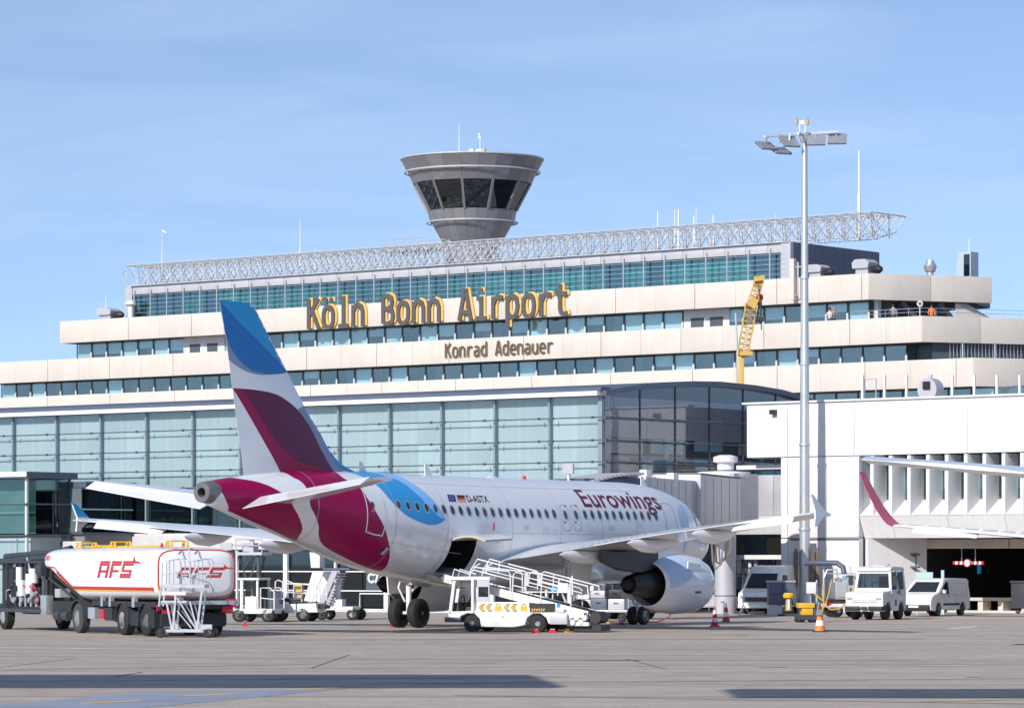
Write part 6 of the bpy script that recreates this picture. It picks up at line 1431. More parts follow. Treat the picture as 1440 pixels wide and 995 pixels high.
# conveyor boom with rubber belt, rails
a, b = Vector(B(628, 810)), Vector(B(826, 861))
mb = MB()
for y in (-.27, .92): mb.bar((a.x, y, a.z - .05), (b.x, y, b.z - .05), .08, .30, up=(0, 0, 1))
mb.build('boom_side', m_oldwhite, BL, bevel=.02)
MB().bar((a.x - .1, .325, a.z + .04), (b.x + .1, .325, b.z + .04), 1.1, .05).build('rubber_belt', m_black, BL)
mb = MB()
for t in (0, .33, .66, 1): q_ = a.lerp(b, t); mb.cyl((q_.x, -.22, q_.z - .06), (q_.x, .87, q_.z - .06), .09, n=10)
mb.build('roller', m_steel, BL)
mb = MB(); a2, b2 = Vector(B(606, 808)), Vector(B(648, 820)); mb.bar((a2.x, .32, a2.z - .02), (b2.x, .32, b2.z - .12), 1.0, .14); mb.build('belt_nose', m_tan, BL, bevel=.03)
for y in (-.33, .98):
    mb = MB()
    mb.tube([B(666, 812, y), B(668, 801, y), B(677, 786, y), B(741, 802.5, y), B(745, 806, y), B(745, 822, y)], .028, 6); mb.tube([B(672, 797, y), B(720, 803, y), B(722, 808, y), B(722, 842, y)], .025, 6); mb.tube([B(672, 801, y), B(722, 814, y)], .022, 6); mb.tube([B(691, 789, y), B(689, 806, y)], .025, 6); mb.tube([B(668, 806, y), B(674, 796, y), B(681, 792, y)], .022, 6)
    mb.build('guard_rail', m_vwhite, BL)
    mb = MB(); mb.tube([B(724, 842, y), B(726, 808, y), B(729, 804, y), B(743, 807, y), B(743, 832, y)], .025, 6); mb.tube([B(725, 822, y), B(743, 826, y)], .022, 6); mb.build('guard_rail', m_vwhite, BL)
    mb = MB(); mb.tube([B(746, 822, y), B(748, 806, y), B(752, 803.5, y), B(800, 816, y), B(826, 823, y), B(827, 834, y)], .028, 6); mb.tube([B(747, 818, y), B(803, 833, y), B(804, 852, y)], .025, 6); mb.tube([B(748, 812, y), B(800, 826, y), B(804, 830, y)], .022, 6); mb.tube([B(765, 807, y), B(763, 846, y)], .025, 6); mb.tube([B(788, 813, y), B(786, 836, y)], .025, 6); mb.build('guard_rail', m_vwhite, BL)
mb = MB(); mb.tube([B(641, 815, -.3), B(645, 800, -.3), B(667, 807, -.3)], .025, 6); mb.tube([B(641, 815, .3), B(645, 800, .3), B(667, 807, .3)], .025, 6); mb.build('nose_guard', m_vwhite, BL)
MB().box(B(787, 0)[0], B(800, 0)[0], -.38, -.34, B(0, 832)[2], B(0, 819)[2]).build('number_plate', m_vwhite, BL); MB().box(B(777, 0)[0], B(785, 0)[0], -.38, -.34, B(0, 829)[2], B(0, 825)[2]).build('blue_plate', m_blue_light, BL)
mb = MB(); mb.box(B(756, 0)[0], B(789, 0)[0], -H - .012, -H + .1, B(0, 858.5)[2], B(0, 846.5)[2]); mb.build('tool_locker', m_black, BL)
mb = MB()
for k in range(6): x = 758 + 3.1 * k; mb.add([(B(x, 0)[0], -H - .016, B(0, 857)[2]), (B(x + 1.6, 0)[0], -H - .016, B(0, 857)[2]), (B(x + 3, 0)[0], -H - .016, B(0, 853.5)[2]), (B(x + 1.4, 0)[0], -H - .016, B(0, 853.5)[2])], [(0, 1, 2, 3)])
mb.build('hazard_stripe', m_gold, BL, smooth=False)
mb = MB()
for px in (687.5, 697, 721.5, 731):                   # chevrons and suitcase signs on the flank
    for dx, m_ in ((0, 0),): mb.add([(B(px + x, 0)[0], -H - .006, B(0, y)[2]) for x, y in ((0, 852.5), (4, 847.5), (7.5, 847.5), (3.8, 852.5), (7.5, 857.5), (4, 857.5))], [(0, 1, 2, 3), (0, 3, 4, 5)])
mb.build('chevron', m_gold, BL, smooth=False)
mb = MB()
for px in (687.5, 697, 721.5, 731): mb.tube([(B(px + x, 0)[0], -H - .008, B(0, y)[2]) for x, y in ((-.3, 852.5), (4, 847.2), (7.8, 847.2), (4.0, 852.5), (7.8, 857.8), (4, 857.8))], .012, 4, 0, True)
for px in (713, 748): mb.tube([(B(px + x, 0)[0], -H - .008, B(0, y)[2]) for x, y in ((-1.8, 849.5), (-1.5, 847.4), (1.5, 847.4), (1.8, 849.5))], .014, 4)
mb.build('sign_outline', m_ink, BL)
mb = MB()
for px in (713, 748): mb.box(B(px - 4.6, 0)[0], B(px + 4.6, 0)[0], -H - .008, -H - .002, B(0, 857.3)[2], B(0, 850)[2])
mb.build('suitcase_sign', m_gold, BL)
mb = MB(); mb.add([(B(717 + x, 0)[0], -H - .006, B(0, y)[2]) for x, y in ((0, 866.5), (2.6, 862.5), (5, 866.5))], [(0, 1, 2)]); mb.build('warning_sign', m_gold, BL, smooth=False)
MB().box(B(676.5, 0)[0], B(679, 0)[0], -H - .02, -H + .1, B(0, 835)[2], B(0, 829)[2]).build('blue_sticker', m_blue, BL); MB().box(B(790, 0)[0], B(794, 0)[0], -.75, -.70, B(0, 852)[2], B(0, 846)[2]).build('blue_sticker', m_blue, BL)
mb = MB(); mb.box(B(783, 0)[0], B(806, 0)[0], -H - .03, -H + .4, B(0, 875)[2], B(0, 861)[2]); mb.build('side_locker', m_grey, BL, bevel=.02)
mb = MB()
for k in range(5): mb.lathe([(-.8 + .02 * k, .1), (-.6, .13)], (B(806 + 5 * k, 0)[0], 0, B(0, 866 + (k % 2) * 6)[2]), 'y', 8)
mb.box(B(803, 0)[0], B(832, 0)[0], -.7, .7, B(0, 877)[2], B(0, 872)[2]); mb.box(B(800, 0)[0], B(826, 0)[0], -.75, -.4, B(0, 866)[2], B(0, 859)[2]); mb.build('drive_unit', m_oldwhite, BL)
mb = MB(); mb.box(B(800, 0)[0], B(846, 0)[0], -.5, .6, B(0, 884)[2], B(0, 876)[2]); mb.lathe([(-.5, .22), (.5, .22)], (B(838, 0)[0], 0, B(0, 866)[2]), 'y', 14); mb.build('rear_roller', m_black, BL)
chock(753, 889.6, 'red chock in front of the loader rear wheel'); chock(777, 889.3, 'red chock behind the loader rear wheel'); chock(801, 888.5, 'yellow chock at the tail of the belt loader', m_yellow, .4)
chock(559, 881.5, 'red chock at the left main wheels of the airliner', m_red, .65); chock(874, 878.5, 'red chock at the nose wheels of the airliner')

# ------------------------------------------------------------------ baggage cart with cases under the fuselage
bx, by = ground(852, 873.5); BC = thing('baggage_cart', 'grey flatbed baggage cart under the fuselage beside the belt loader', 'baggage cart', (bx, by, 0), rad(-20))
MB().box(-1.3, 1.3, -.7, .7, .42, .52).build('bed', m_grey, BC, bevel=.02)
for x in (-.95, .95):
    for y in (-.6, .6): wheel(BC, x, y, .2, .12)
mb = MB()
for x in (-1.25, 1.25): mb.tube([(x, -.65, .5), (x, -.65, 1.25), (x, .65, 1.25), (x, .65, .5)], .03, 6); mb.tube([(x, -.65, .85), (x, .65, .85)], .025, 6)
mb.build('end_rail', m_steel, BC); MB().bar((-1.3, 0, .4), (-2.2, 0, .3), .07).build('tow_bar', m_steel, BC)
cases = [(-.95, .52, .7, .45, m_grey, 'grey hard case at the left end of the baggage cart bottom row'), (-.2, .52, .75, .5, m_slate, 'dark blue case in the middle of the cart bottom row'), (.6, .52, .75, .48, m_grey, 'grey case at the right end of the cart bottom row'),
         (-.9, .975, .65, .36, m_oldwhite, 'white case lying upper left on the baggage cart'), (-.2, 1.025, .7, .34, m_grey, 'light grey case on the dark blue case'), (.55, 1.005, .6, .4, m_black, 'black bag upper right on the baggage cart'), (-.75, 1.34, .7, .34, m_oldwhite, 'white case topmost on the baggage cart'), (-.1, 1.37, .55, .3, m_slate, 'small dark bag topmost right on the cart')]
for x, z, w, h, m_, lab in cases:
    wx = bx + x * math.cos(rad(-20)); wy = by + x * math.sin(rad(-20)); t = thing('suitcase', lab, 'suitcase', (wx, wy, z), rad(-20 + random.uniform(-6, 6)), 'cases on the baggage cart')
    MB().box(-w / 2, w / 2, -.45, .3, .003, h).build('case', m_, t, bevel=.05); MB().tube([(-.1, -.46, h * .55), (-.09, -.5, h * .62), (.09, -.5, h * .62), (.1, -.46, h * .55)], .015, 5).build('handle', m_black, t)
tx, ty = ground(880, 870); t = thing('baggage_tractor', 'dark baggage tractor half hidden behind the nose gear', 'baggage tractor', (tx, ty, 0), rad(-25))
shell([(-1.3, .3), (1.3, .3), (1.3, .8), (.5, .9), (.2, .85), (-.4, .85), (-.5, 1.15), (-1.3, 1.1)], lambda x, z: .6).build('body', m_slate, t, bevel=.03)
for x in (-.85, .85):
    for y in (-.55, .55): wheel(t, x, y, .45 if x < 0 else .33, .25)
mb = MB()
for x in (-.45, -1.2):
    for y in (-.5, .5): mb.bar((x, y, 1.1), (x, y, 1.85), .05)
mb.box(-1.3, -.3, -.6, .6, 1.85, 1.9); mb.build('canopy', m_slate, t); MB().box(-.95, -.5, -.3, .3, .86, 1.0).build('seat', m_black, t)
t = thing('ground_hose', 'orange hose running from the belt loader to the nose gear, red cable beyond', 'hose', (*ground(870, 877), 0))
ox, oy = ground(870, 877); gp_ = lambda px, py, z=.05: (ground(px, py)[0] - ox, ground(px, py)[1] - oy, z)
MB().tube([gp_(838, 872, .25), gp_(850, 876.5, .06), gp_(868, 877.5), gp_(896, 877.5)], .045, 6).build('hose', m_signyel, t); MB().tube([gp_(896, 876.5), gp_(925, 875.5), gp_(940, 872, .15), gp_(950, 868, .5), gp_(953, 866, .9)], .035, 6).build('cable', m_red, t)

# ------------------------------------------------------------------ tow tractor
TT = thing('tow_tractor', 'white boxy airport tow tractor with cab, facing us beside the hose trailer', 'tow tractor', (16.55, 164.9, 0), rad(-114.3))
yt = lambda x, z: .88 - (.12 * (z - 1.1) if z > 1.1 else 0)
arch = lambda x0, r: [(x0 + r * math.cos(t), .40 + r * math.sin(t)) for t in [math.pi - math.pi * k / 8 for k in range(9)]]
prof = [(-1.5, .5)] + arch(-.9, .46) + arch(.95, .46) + [(1.75, .38), (1.82, 1.15), (1.70, 1.24), (.62, 1.32), (.62, 1.12), (-1.5, 1.12)]
shell([(p[0], p[1]) for p in prof], yt).build('body', m_vwhite, TT, bevel=.02)
cabp = [(.60, 1.125), (.58, 1.35), (.42, 2.2), (.30, 2.34), (.1, 2.4), (-1.3, 2.36), (-1.42, 2.25), (-1.46, 1.125)]
cw = [(.50, 1.35), (.36, 2.08), (-1.32, 2.08), (-1.38, 1.35)]
# cab frame: roof, pillars and lower band around real openings
mb = MB()
for s in (1, -1):
    for (p, q_, w) in (((.58, 1.13), (.40, 2.2), .12), ((-.45, 1.13), (-.45, 2.2), .08), ((-1.42, 1.13), (-1.38, 2.2), .12)): mb.bar((p[0], s * .85, p[1]), (q_[0], s * .74, q_[1]), w, .08)
mb.bar((.6, -.85, 1.28), (.6, .85, 1.28), .10, .30); mb.bar((.40, -.74, 2.15), (.40, .74, 2.15), .1, .14); mb.bar((-1.42, -.85, 1.25), (-1.42, .85, 1.25), .1, .3)
mb.build('cab_frame', m_vwhite, TT, bevel=.015)
for s in (1, -1): MB().hexa([(-1.4, s * .86, 1.13), (.54, s * .86, 1.13), (.54, s * .83, 1.13), (-1.4, s * .83, 1.13), (-1.4, s * .84, 1.36), (.52, s * .84, 1.36), (.52, s * .81, 1.36), (-1.4, s * .81, 1.36)]).build('door_panel', m_vwhite, TT)
shell([(.55, 2.2), (.42, 2.33), (.15, 2.4), (-1.3, 2.37), (-1.45, 2.28), (-1.45, 2.2)], lambda x, z: .80).build('cab_roof', m_vwhite, TT, bevel=.04)
strip((.565, 1.42), (.44, 2.09), -.78, .78, -.0, -.70, .70).build('windscreen', g_veh, TT)
for s in (1, -1):
    for x0, x1 in ((.48, -.41), (-.49, -1.36)): MB().quad((x0, s * .835, 1.37), (x1, s * .835, 1.37), (x1, s * .755, 2.17), (x0 - (.12 if x0 > 0 else 0), s * .755, 2.17)).build('side_window', g_veh, TT)
MB().quad((-1.42, -.78, 1.4), (-1.42, .78, 1.4), (-1.38, .7, 2.15), (-1.38, -.7, 2.15)).build('rear_window', g_veh, TT)
mb = MB(); mb.box(-1.0, -.55, -.25, .25, 1.13, 1.4); mb.box(-1.1, -.95, -.25, .25, 1.4, 1.95); mb.build('seat', m_black, TT, bevel=.04)
MB().tube([(.05 + .1 * math.sin(t), .2 * math.cos(t), 1.5 + .2 * math.sin(t)) for t in [2 * math.pi * k / 14 for k in range(14)]], .02, 5, 0, True).build('steering_wheel', m_black, TT)
for k in range(5): MB().box(1.785 - .006 * k, 1.815 - .006 * k, -.6, .6, .80 + .075 * k, .83 + .075 * k).build('grille_slat', m_grey, TT)
for y in (-.68, .68): MB().box(1.74, 1.83, y - .12, y + .12, .92, 1.08).build('headlight', m_alum, TT, bevel=.02)
for y in (-.55, .55): MB().box(1.7, 1.95, y - .33, y + .33, .42, .62).build('bumper_block', m_black, TT, bevel=.03)
MB().box(1.7, 1.98, -.12, .12, .45, .6).build('tow_hitch', m_chassis, TT); MB().box(1.3, 1.75, .885, .90, .42, .66).build('side_bumper', m_black, TT)
for x in (-.9, .95):
    for y in (.70, -.70): wheel(TT, x, y, .38, .28, rr=.4)
for s in (1, -1):
    mb = MB(); mb.bar((.45, s * .8, 1.9), (.6, s * 1.05, 1.9), .03); mb.box(.55, .62, s * 1.05 - .1, s * 1.05 + .1, 1.55, 2.0); mb.build('mirror', m_black, TT)
mb = MB(); mb.lathe([(2.4, .1), (2.5, .1), (2.54, .04)], (-.9, .2, 0), 'z', 10); mb.box(-.6, -.3, -.3, .3, 2.39, 2.45); mb.build('roof_beacon', m_grey, TT)
mb = MB(); mb.add([(.35, .867, 1.02), (-.55, .867, 1.02), (-.55, .867, .98), (.35, .867, .98)], [(0, 1, 2, 3)]); mb.box(-.15, .1, .875, .89, .62, .9); mb.build('step_panel', m_slate, TT)
vs, fs = text_polys('4502', .22, 1, .006); MB().add([(-.2 - v[0] - .1, .868 + .02, 1.16 + v[1]) for v in vs], fs).build('fleet_number', m_ink, TT, smooth=False)

m_vanwin = M('tinted_glass', (.02, .025, .03), .15, var=0, spec=.35)
# ------------------------------------------------------------------ white panel van
VN = thing('panel_van', 'small white panel van with blank sides parked by the drive-through', 'van', (20.46, 176.3, 0), rad(-121.5))
yv = lambda x, z: (.90 - (.10 * (z - 1.0) if z > 1.0 else 0)) - (.10 * max(0, (x - 1.7)) ** 1.5 if x > 1.7 else 0) - (.05 if x < -2.2 else 0)
va = lambda x0: [(x0 + .38 * math.cos(t), .32 + .38 * math.sin(t)) for t in [math.pi - math.pi * k / 8 for k in range(9)]]
vp = [(-2.3, .35), (-1.75, .28)] + va(-1.37) + va(1.37) + [(1.85, .25), (2.2, .3), (2.27, .6), (2.15, .88), (1.95, 1.0), (1.45, 1.12), (.72, 1.62), (.45, 1.74), (.1, 1.80), (-1.0, 1.82), (-1.9, 1.80), (-2.15, 1.70), (-2.3, 1.1)]
shell(vp, yv, .3, .15).build('body', m_vwhite, VN, bevel=.025, ang=42)
strip((1.40, 1.155), (.70, 1.635), -.74, .74, .012, -.62, .62).build('windscreen', m_vanwin, VN)
side_panel([(1.05, 1.10), (.72, 1.50), (.52, 1.62), (.28, 1.64), (.25, 1.06)], yv, .018, du=.15, dv=.15).build('door_window', m_vanwin, VN)
side_panel([(1.28, 1.05), (1.1, 1.08), (.82, 1.44), (.78, 1.42)], yv, .006).build('quarter_window', m_cabinwin, VN)
for x in (-1.37, 1.37):
    for y in (.76, -.76): wheel(VN, x, y, .31, .2, rr=.62)
mb = MB(); mb.hexa([(1.75, -.90, .25), (2.32, -.80, .25), (2.32, .80, .25), (1.75, .90, .25), (1.75, -.905, .56), (2.34, -.80, .56), (2.34, .80, .56), (1.75, .905, .56)]); mb.build('front_bumper', m_black, VN, bevel=.04)
side_panel([(.9, .52), (.9, .62), (-.95, .62), (-.95, .52)], yv, .02).build('side_strip', m_black, VN)
MB().box(-2.36, -2.2, -.88, .88, .3, .58).build('rear_bumper', m_black, VN, bevel=.03)
for s in (1, -1):
    mb = MB(); mb.add([(2.19, s * .50, .78), (2.0, s * .86, .80), (1.72, s * .89, .95), (1.9, s * .80, 1.0), (2.1, s * .52, .90)], [(0, 1, 2, 3, 4)]); mb.build('headlight', m_alum, VN, smooth=False)
    MB().box(.85, 1.0, s * .92 - .02, s * .92 + (.16 * s if s > 0 else .02) + (0 if s > 0 else 0), 1.1, 1.28).build('mirror', m_vwhite, VN, bevel=.03)
    MB().bar((.2, s * .912, .96), (.38, s * .912, .96), .03).build('door_handle', m_black, VN)
MB().box(2.342, 2.352, -.26, .26, .42, .53).build('number_plate', m_white, VN); MB().box(2.18, 2.20, -.35, .35, .70, .76).build('grille', m_black, VN)
outl = [(-.1, 1.0), (-.1, 1.58), (-1.75, 1.58), (-1.85, 1.0)]
mb = MB()
for p, q_ in zip(outl, outl[1:] + outl[:1]): mb.bar((p[0], yv(*p) + .002, p[1]), (q_[0], yv(*q_) + .002, q_[1]), .02, .02)
for p, q_ in (((.15, .35), (.22, 1.66)), ((-.02, .35), (-.02, 1.7))): mb.bar((p[0], yv(*p) + .001, p[1]), (q_[0], yv(*q_) + .001, q_[1]), .012, .012)
mb.build('panel_line', m_seal, VN)
# ------------------------------------------------------------------ floodlight mast
mx_, my_, _ = at(1131.5, 791, 185.2)
FM = thing('floodlight_mast', 'tall galvanised floodlight mast before the white building', 'floodlight mast', (mx_, my_, 0), 0)
zt = 24.3; MB().tube([(0, 0, 0), (0, 0, 8), (0, 0, 16), (0, 0, zt)], [.28, .25, .195, .14], 12).build('pole', m_steel, FM, ang=20)
mb = MB(); mb.lathe([(0, .42), (.25, .42), (.26, .36)], n=14); mb.build('base_plate', m_lightwall, FM)
for z in (4.2, 8.5, 12.6, 17.0): MB().lathe([(z, .33 - z * .006), (z + .06, .34 - z * .006), (z + .12, .33 - z * .006)], n=12).build('joint_band', m_steel, FM)
mb = MB()
for s in (-.45, .42, .62): mb.box(s - .12, s + .12, -.2, .1, 1.35, 3.1); mb.prism([(s - .12, 3.1), (s + .12, 3.1), (s, 3.35)], -.2, .1)
mb.build('winch_guard', M('rusty_steel', (.16, .12, .10), .7, var=.3, scale=3), FM)
mb = MB(); mb.bar((-2.1, .35, zt - .02), (1.7, -.15, zt + .18), .12, .1); mb.bar((-2.0, -.2, zt - .05), (1.75, .3, zt + .15), .1, .1); mb.bar((-.4, -.8, zt), (.4, .8, zt), .12); mb.lathe([(zt - .35, .2), (zt + .12, .34), (zt + .16, .1)], n=12); mb.build('head_frame', m_steel, FM)
m_flood = M('flood_housing', (.30, .31, .33), .5, metal=.3, var=.1)
def flood(x, y, z, rz, tilt):
    R = Matrix.Translation((x, y, z)) @ Matrix.Rotation(rz, 4, 'Z') @ Matrix.Rotation(tilt, 4, 'X')
    mb = MB(); mb.box(-.46, .46, -.42, .42, 0, .06)
    for k in range(4): mb.box(-.47, .47, -.40 + .22 * k, -.30 + .22 * k, -.05, 0, 1)
    mb.v = [tuple(R @ Vector(v)) for v in mb.v]; L = mb.build('floodlight', [m_flood, m_slate], FM)
    return L
flood(-1.95, .25, zt - .5, rad(30), rad(30)); flood(-1.2, .5, zt - .72, rad(28), rad(26)); flood(-.8, -.35, zt - .36, rad(25), rad(42)); flood(.55, -.4, zt - .28, rad(-6), rad(44)); flood(1.65, -.15, zt - .2, rad(-8), rad(42))
mb = MB()
for x, y in ((-1.95, .25), (-1.2, .5), (-.8, -.35), (.55, -.4), (1.65, -.15)): mb.bar((x, y, zt - .3), (x * .97, y * .6, zt + .05), .07)
mb.build('lamp_arm', m_steel, FM)
mb = MB(); mb.box(-.26, -.02, -.08, .08, zt + .55, zt + .75); mb.cyl((-.25, 0, zt + .15), (-.25, 0, zt + .62), .03, n=6); mb.cyl((.03, 0, zt + .15), (.03, 0, zt + .62), .03, n=6); mb.build('control_unit', m_white, FM)
for x in (-.42, .14): mb = MB(); mb.lathe([(zt + .55, .1), (zt + .8, .12), (zt + .9, .06), (zt + .98, .1)], (x, 0, 0), 'z', 10); mb.v = [(x + (v[0] - x) * .7, v[1] * .7, zt + .5 + (v[2] - zt - .5) * .8) for v in mb.v]; mb.build('obstruction_light', m_hose, FM)

# ------------------------------------------------------------------ yellow crane lift behind the pier roof
cb = at(1043, 791, 232); CR = thing('crane_lift', 'yellow lattice crane lift raised to the terminal facade behind the pier', 'crane lift', (cb[0], cb[1], 0))
sc = FPX / 232
def cq(px, py, y=0.0): return ((px - 1043) / sc, y, EYE + (HORIZON - py) / sc)
MB().bar(cq(1043, 840), cq(1042, 498), .36, .36, up=(0, 1, 0)).build('mast', m_crane, CR, bevel=.02)
mb = MB(); mb.bar(cq(1036, 495), cq(1037, 560), .09, .09); mb.cyl(cq(1034.5, 440), cq(1038.5, 520), .06, n=8); mb.build('ram', m_steel, CR)
def lattice(p, q_, w0, w1, n, mat, nm):
    p, q_ = Vector(p), Vector(q_); d = (q_ - p).normalized(); u = d.cross(Vector((0, 1, 0))).normalized(); v = Vector((0, 1, 0)); mb = MB()
    cor = lambda t, i: p.lerp(q_, t) + (u * (1 if i in (0, 3) else -1) + v * (1 if i < 2 else -1)) * (w0 + (w1 - w0) * t) / 2
    for i in range(4): mb.tube([cor(0, i), cor(1, i)], .04, 5)
    for k in range(n):
        for i in range(4): mb.tube([cor(k / n, i), cor((k + 1) / n, (i + 1) % 4)], .022, 4); mb.tube([cor(k / n, i), cor(k / n, (i + 1) % 4)], .022, 4)
    mb.build(nm, mat, CR)
lattice(cq(1044, 500), cq(1057, 428), .6, .75, 9, m_crane, 'lower_boom'); lattice(cq(1056, 432), cq(1068, 394), .6, .5, 5, m_crane, 'upper_boom')
MB().bar(cq(1060, 393, -.3), cq(1075, 391, -.3), .3, .3).build('boom_head', m_crane, CR); MB().lathe([(-.2, .32), (.2, .32)], cq(1066, 398), 'y', 12).build('sheave', m_crane, CR); MB().bar(cq(1056, 432, 0), cq(1062, 420, 0), .7, .5).build('knuckle', m_crane, CR)
mb = MB(); mb.box(cq(1040, 0)[0], cq(1058, 0)[0], -.4, .4, cq(0, 500)[2], cq(0, 494)[2]); mb.bar(cq(1044, 497), cq(1055, 492), .3); mb.build('slew_joint', m_crane, CR)
mb = MB(); mb.box(cq(1062, 0)[0], cq(1074, 0)[0], -.5, .5, cq(0, 452)[2], cq(0, 447)[2]); mb.tube([cq(1062, 452, -.5), cq(1062, 441, -.5), cq(1075, 442, -.5), cq(1075, 452, -.5)], .03, 5); mb.build('work_basket', m_chassis, CR)
mb = MB(); mb.tube([cq(1066, 400, -.35), cq(1070, 448, -.35)], .025, 4); mb.tube([cq(1070, 452, 0), cq(1071, 464, 0)], .04, 5); mb.build('hoist_rope', m_slate, CR)

# ------------------------------------------------------------------ hose trailer, cabinet, cart, cones, bollard, vans behind
def pxthing(name, label, cat, px0, pyg, D=None, rz=0, group=None):
    if D is None: x, y = ground(px0, pyg)
    else: x, y, _ = at(px0, 791, D)
    t = thing(name, label, cat, (x, y, 0), rz, group); s = FPX / y; return t, s, lambda px, py, yy=0.0: ((px - px0) / s, yy, EYE + (HORIZON - py) / s)
HT, s, q = pxthing('hose_trailer', 'silver ground supply trailer with yellow hose loop beside the floodlight mast', 'supply trailer', 1188, 0, 171.5, rad(6))
mb = MB(); mb.box(q(1170, 0)[0], q(1204, 0)[0], -.8, .8, q(0, 842)[2], q(0, 818)[2]); mb.build('cabinet', m_alum, HT, bevel=.03); MB().box(q(1204, 0)[0], q(1214, 0)[0], -.7, .7, q(0, 838)[2], q(0, 816)[2]).build('side_locker', m_slate, HT)
mb = MB(); mb.box(q(1172, 0)[0] , q(1186, 0)[0], -.83, -.8, q(0, 838)[2], q(0, 822)[2]); mb.box(q(1188, 0)[0], q(1201, 0)[0], -.83, -.8, q(0, 838)[2], q(0, 820)[2]); mb.build('cabinet_door', m_grey, HT); MB().box(q(1190, 0)[0], q(1193, 0)[0], -.85, -.83, q(0, 831)[2], q(0, 826)[2]).build('door_lock', m_slate, HT)
mb = MB(); mb.box(q(1158, 0)[0], q(1214, 0)[0], -.85, .85, q(0, 853)[2], q(0, 848)[2]); mb.build('bumper_beam', m_oldwhite, HT, bevel=.02); MB().box(q(1160, 0)[0], q(1210, 0)[0], -.7, .8, q(0, 848)[2], q(0, 842)[2]).build('chassis', m_chassis, HT)
for px in (1157, 1195): MB().box(q(px, 0)[0], q(px + 6, 0)[0], -.88, -.85, q(0, 850)[2], q(0, 846)[2]).build('tail_lamp', m_red, HT)
for px in (1172, 1202):
    for y in (-.65, .65): wheel(HT, q(px, 0)[0], y, .32, .22)
mb = MB(); mb.box(q(1176, 0)[0], q(1190, 0)[0], -.4, .4, q(0, 817.5)[2], q(0, 812)[2]); mb.box(q(1192, 0)[0], q(1204, 0)[0], -.4, .4, q(0, 817.5)[2], q(0, 808)[2]); mb.cyl(q(1196, 817), q(1196, 796), .04, n=6); mb.cyl(q(1158, 842), q(1158, 800), .05, n=6); mb.tube([q(1158, 812), q(1163, 801), q(1176, 800), q(1178, 814)], .05, 6)
for k in range(4): mb.lathe([(-.45, .09), (-.3, .09)], q(1178 + 7 * k, 814 - (k % 2) * 3), 'y', 10)
mb.tube([q(1160, 806), q(1204, 806)], .03, 5); mb.build('valve_gear', m_steel, HT)
MB().tube([q(1133, 791, .5), q(1165, 791, .4), q(1178, 791, .2), q(1186, 797, .1), q(1187, 806, 0)], .13, 10).build('air_duct', m_slate, HT)
MB().tube([q(1152, 822, -.9), q(1151, 835, -.95), q(1153, 850, -1.0), q(1162, 856, -1.05), q(1174, 855, -1.05), q(1186, 846, -1.0), q(1192, 834, -.95), q(1196, 824, -.9)], .04, 8).build('hose_loop', m_hose, HT)
MB().tube([q(1176, 812, -.6), q(1164, 815, -.9), q(1160, 832, -.95), q(1155, 848, -1.0)], .03, 8).build('hose_loop', m_hose, HT)
CB, s, q = pxthing('control_cabinet', 'white control cabinet on a thin post right before the floodlight mast', 'cabinet', 1141, 0, 160)
MB().box(q(1134, 0)[0], q(1147.5, 0)[0], -.12, .12, q(0, 834)[2], q(0, 818)[2]).build('box', m_wallwhite, CB, bevel=.02); mb = MB(); mb.cyl(q(1148.5, 874), q(1148.5, 815), .045, n=8); mb.cyl(q(1140, 874), q(1140, 834), .03, n=6); mb.build('post', m_steel, CB)
mb = MB(); mb.tube([q(1145, 834, -.15), q(1158, 845, -.2), q(1155, 864, -.2), q(1150, 872, -.1)], .035, 6); mb.build('cable', m_yellow, CB)
YC, s, q = pxthing('tool_cart', 'small yellow box cart on castors in front of the floodlight mast', 'cart', 1132, 874.5, None, rad(5))
mb = MB(); mb.box(q(1121, 0)[0], q(1144, 0)[0], -.35, .35, q(0, 854)[2], q(0, 847)[2]); mb.box(q(1126, 0)[0], q(1142, 0)[0], -.3, .3, q(0, 864)[2], q(0, 854)[2]); mb.build('box', m_yellow, YC, bevel=.02); MB().box(q(1119, 0)[0], q(1147, 0)[0], -.4, .4, q(0, 871)[2], q(0, 864.3)[2]).build('deck', m_dsteel, YC)
for px in (1122, 1127, 1141, 1145):
    for y in (-.3, .3): wheel(YC, q(px, 0)[0], y, .11, .06, rr=.4, name='castor')
MB().tube([q(1147, 866, -.3), q(1150, 846, -.3), q(1150, 846, .3), q(1147, 866, .3)], .025, 5).build('handle', m_steel, YC); MB().box(q(1143, 0)[0], q(1149, 0)[0], -.25, .25, q(0, 864)[2], q(0, 848)[2]).build('battery_case', m_slate, YC)
def cone(px, py, h, mats, label, n=5):
    x, y = ground(px, py); t = thing('traffic_cone', label, 'traffic cone', (x, y, 0), 0, 'traffic cones by the wing'); r0, r1 = h * .2, h * .035
    MB().box(-h * .25, h * .25, -h * .25, h * .25, 0, h * .045).build('base', m_black if mats[0] is m_orange else mats[0], t, bevel=.01)
    for k in range(n):
        a, b = k / n, (k + 1) / n; MB().lathe([(h * (.045 + .955 * a), r0 + (r1 - r0) * a), (h * (.045 + .955 * b), r0 + (r1 - r0) * b)], n=18).build('band', mats[k % 2], t)
cone(1153, 888, 1.02, (m_orange, m_white), 'orange and white cone standing alone in the open before the mast'); cone(1005, 880.5, .82, (m_red, m_white), 'red and white cone nearer to the engine'); cone(1021, 874, .84, (m_red, m_white), 'red and white cone beside the round bridge column', 4)
BOL, s, q = pxthing('bollard', 'yellow capped white bollard on a rubber foot under the bridge', 'bollard', 1109, 0, 175)
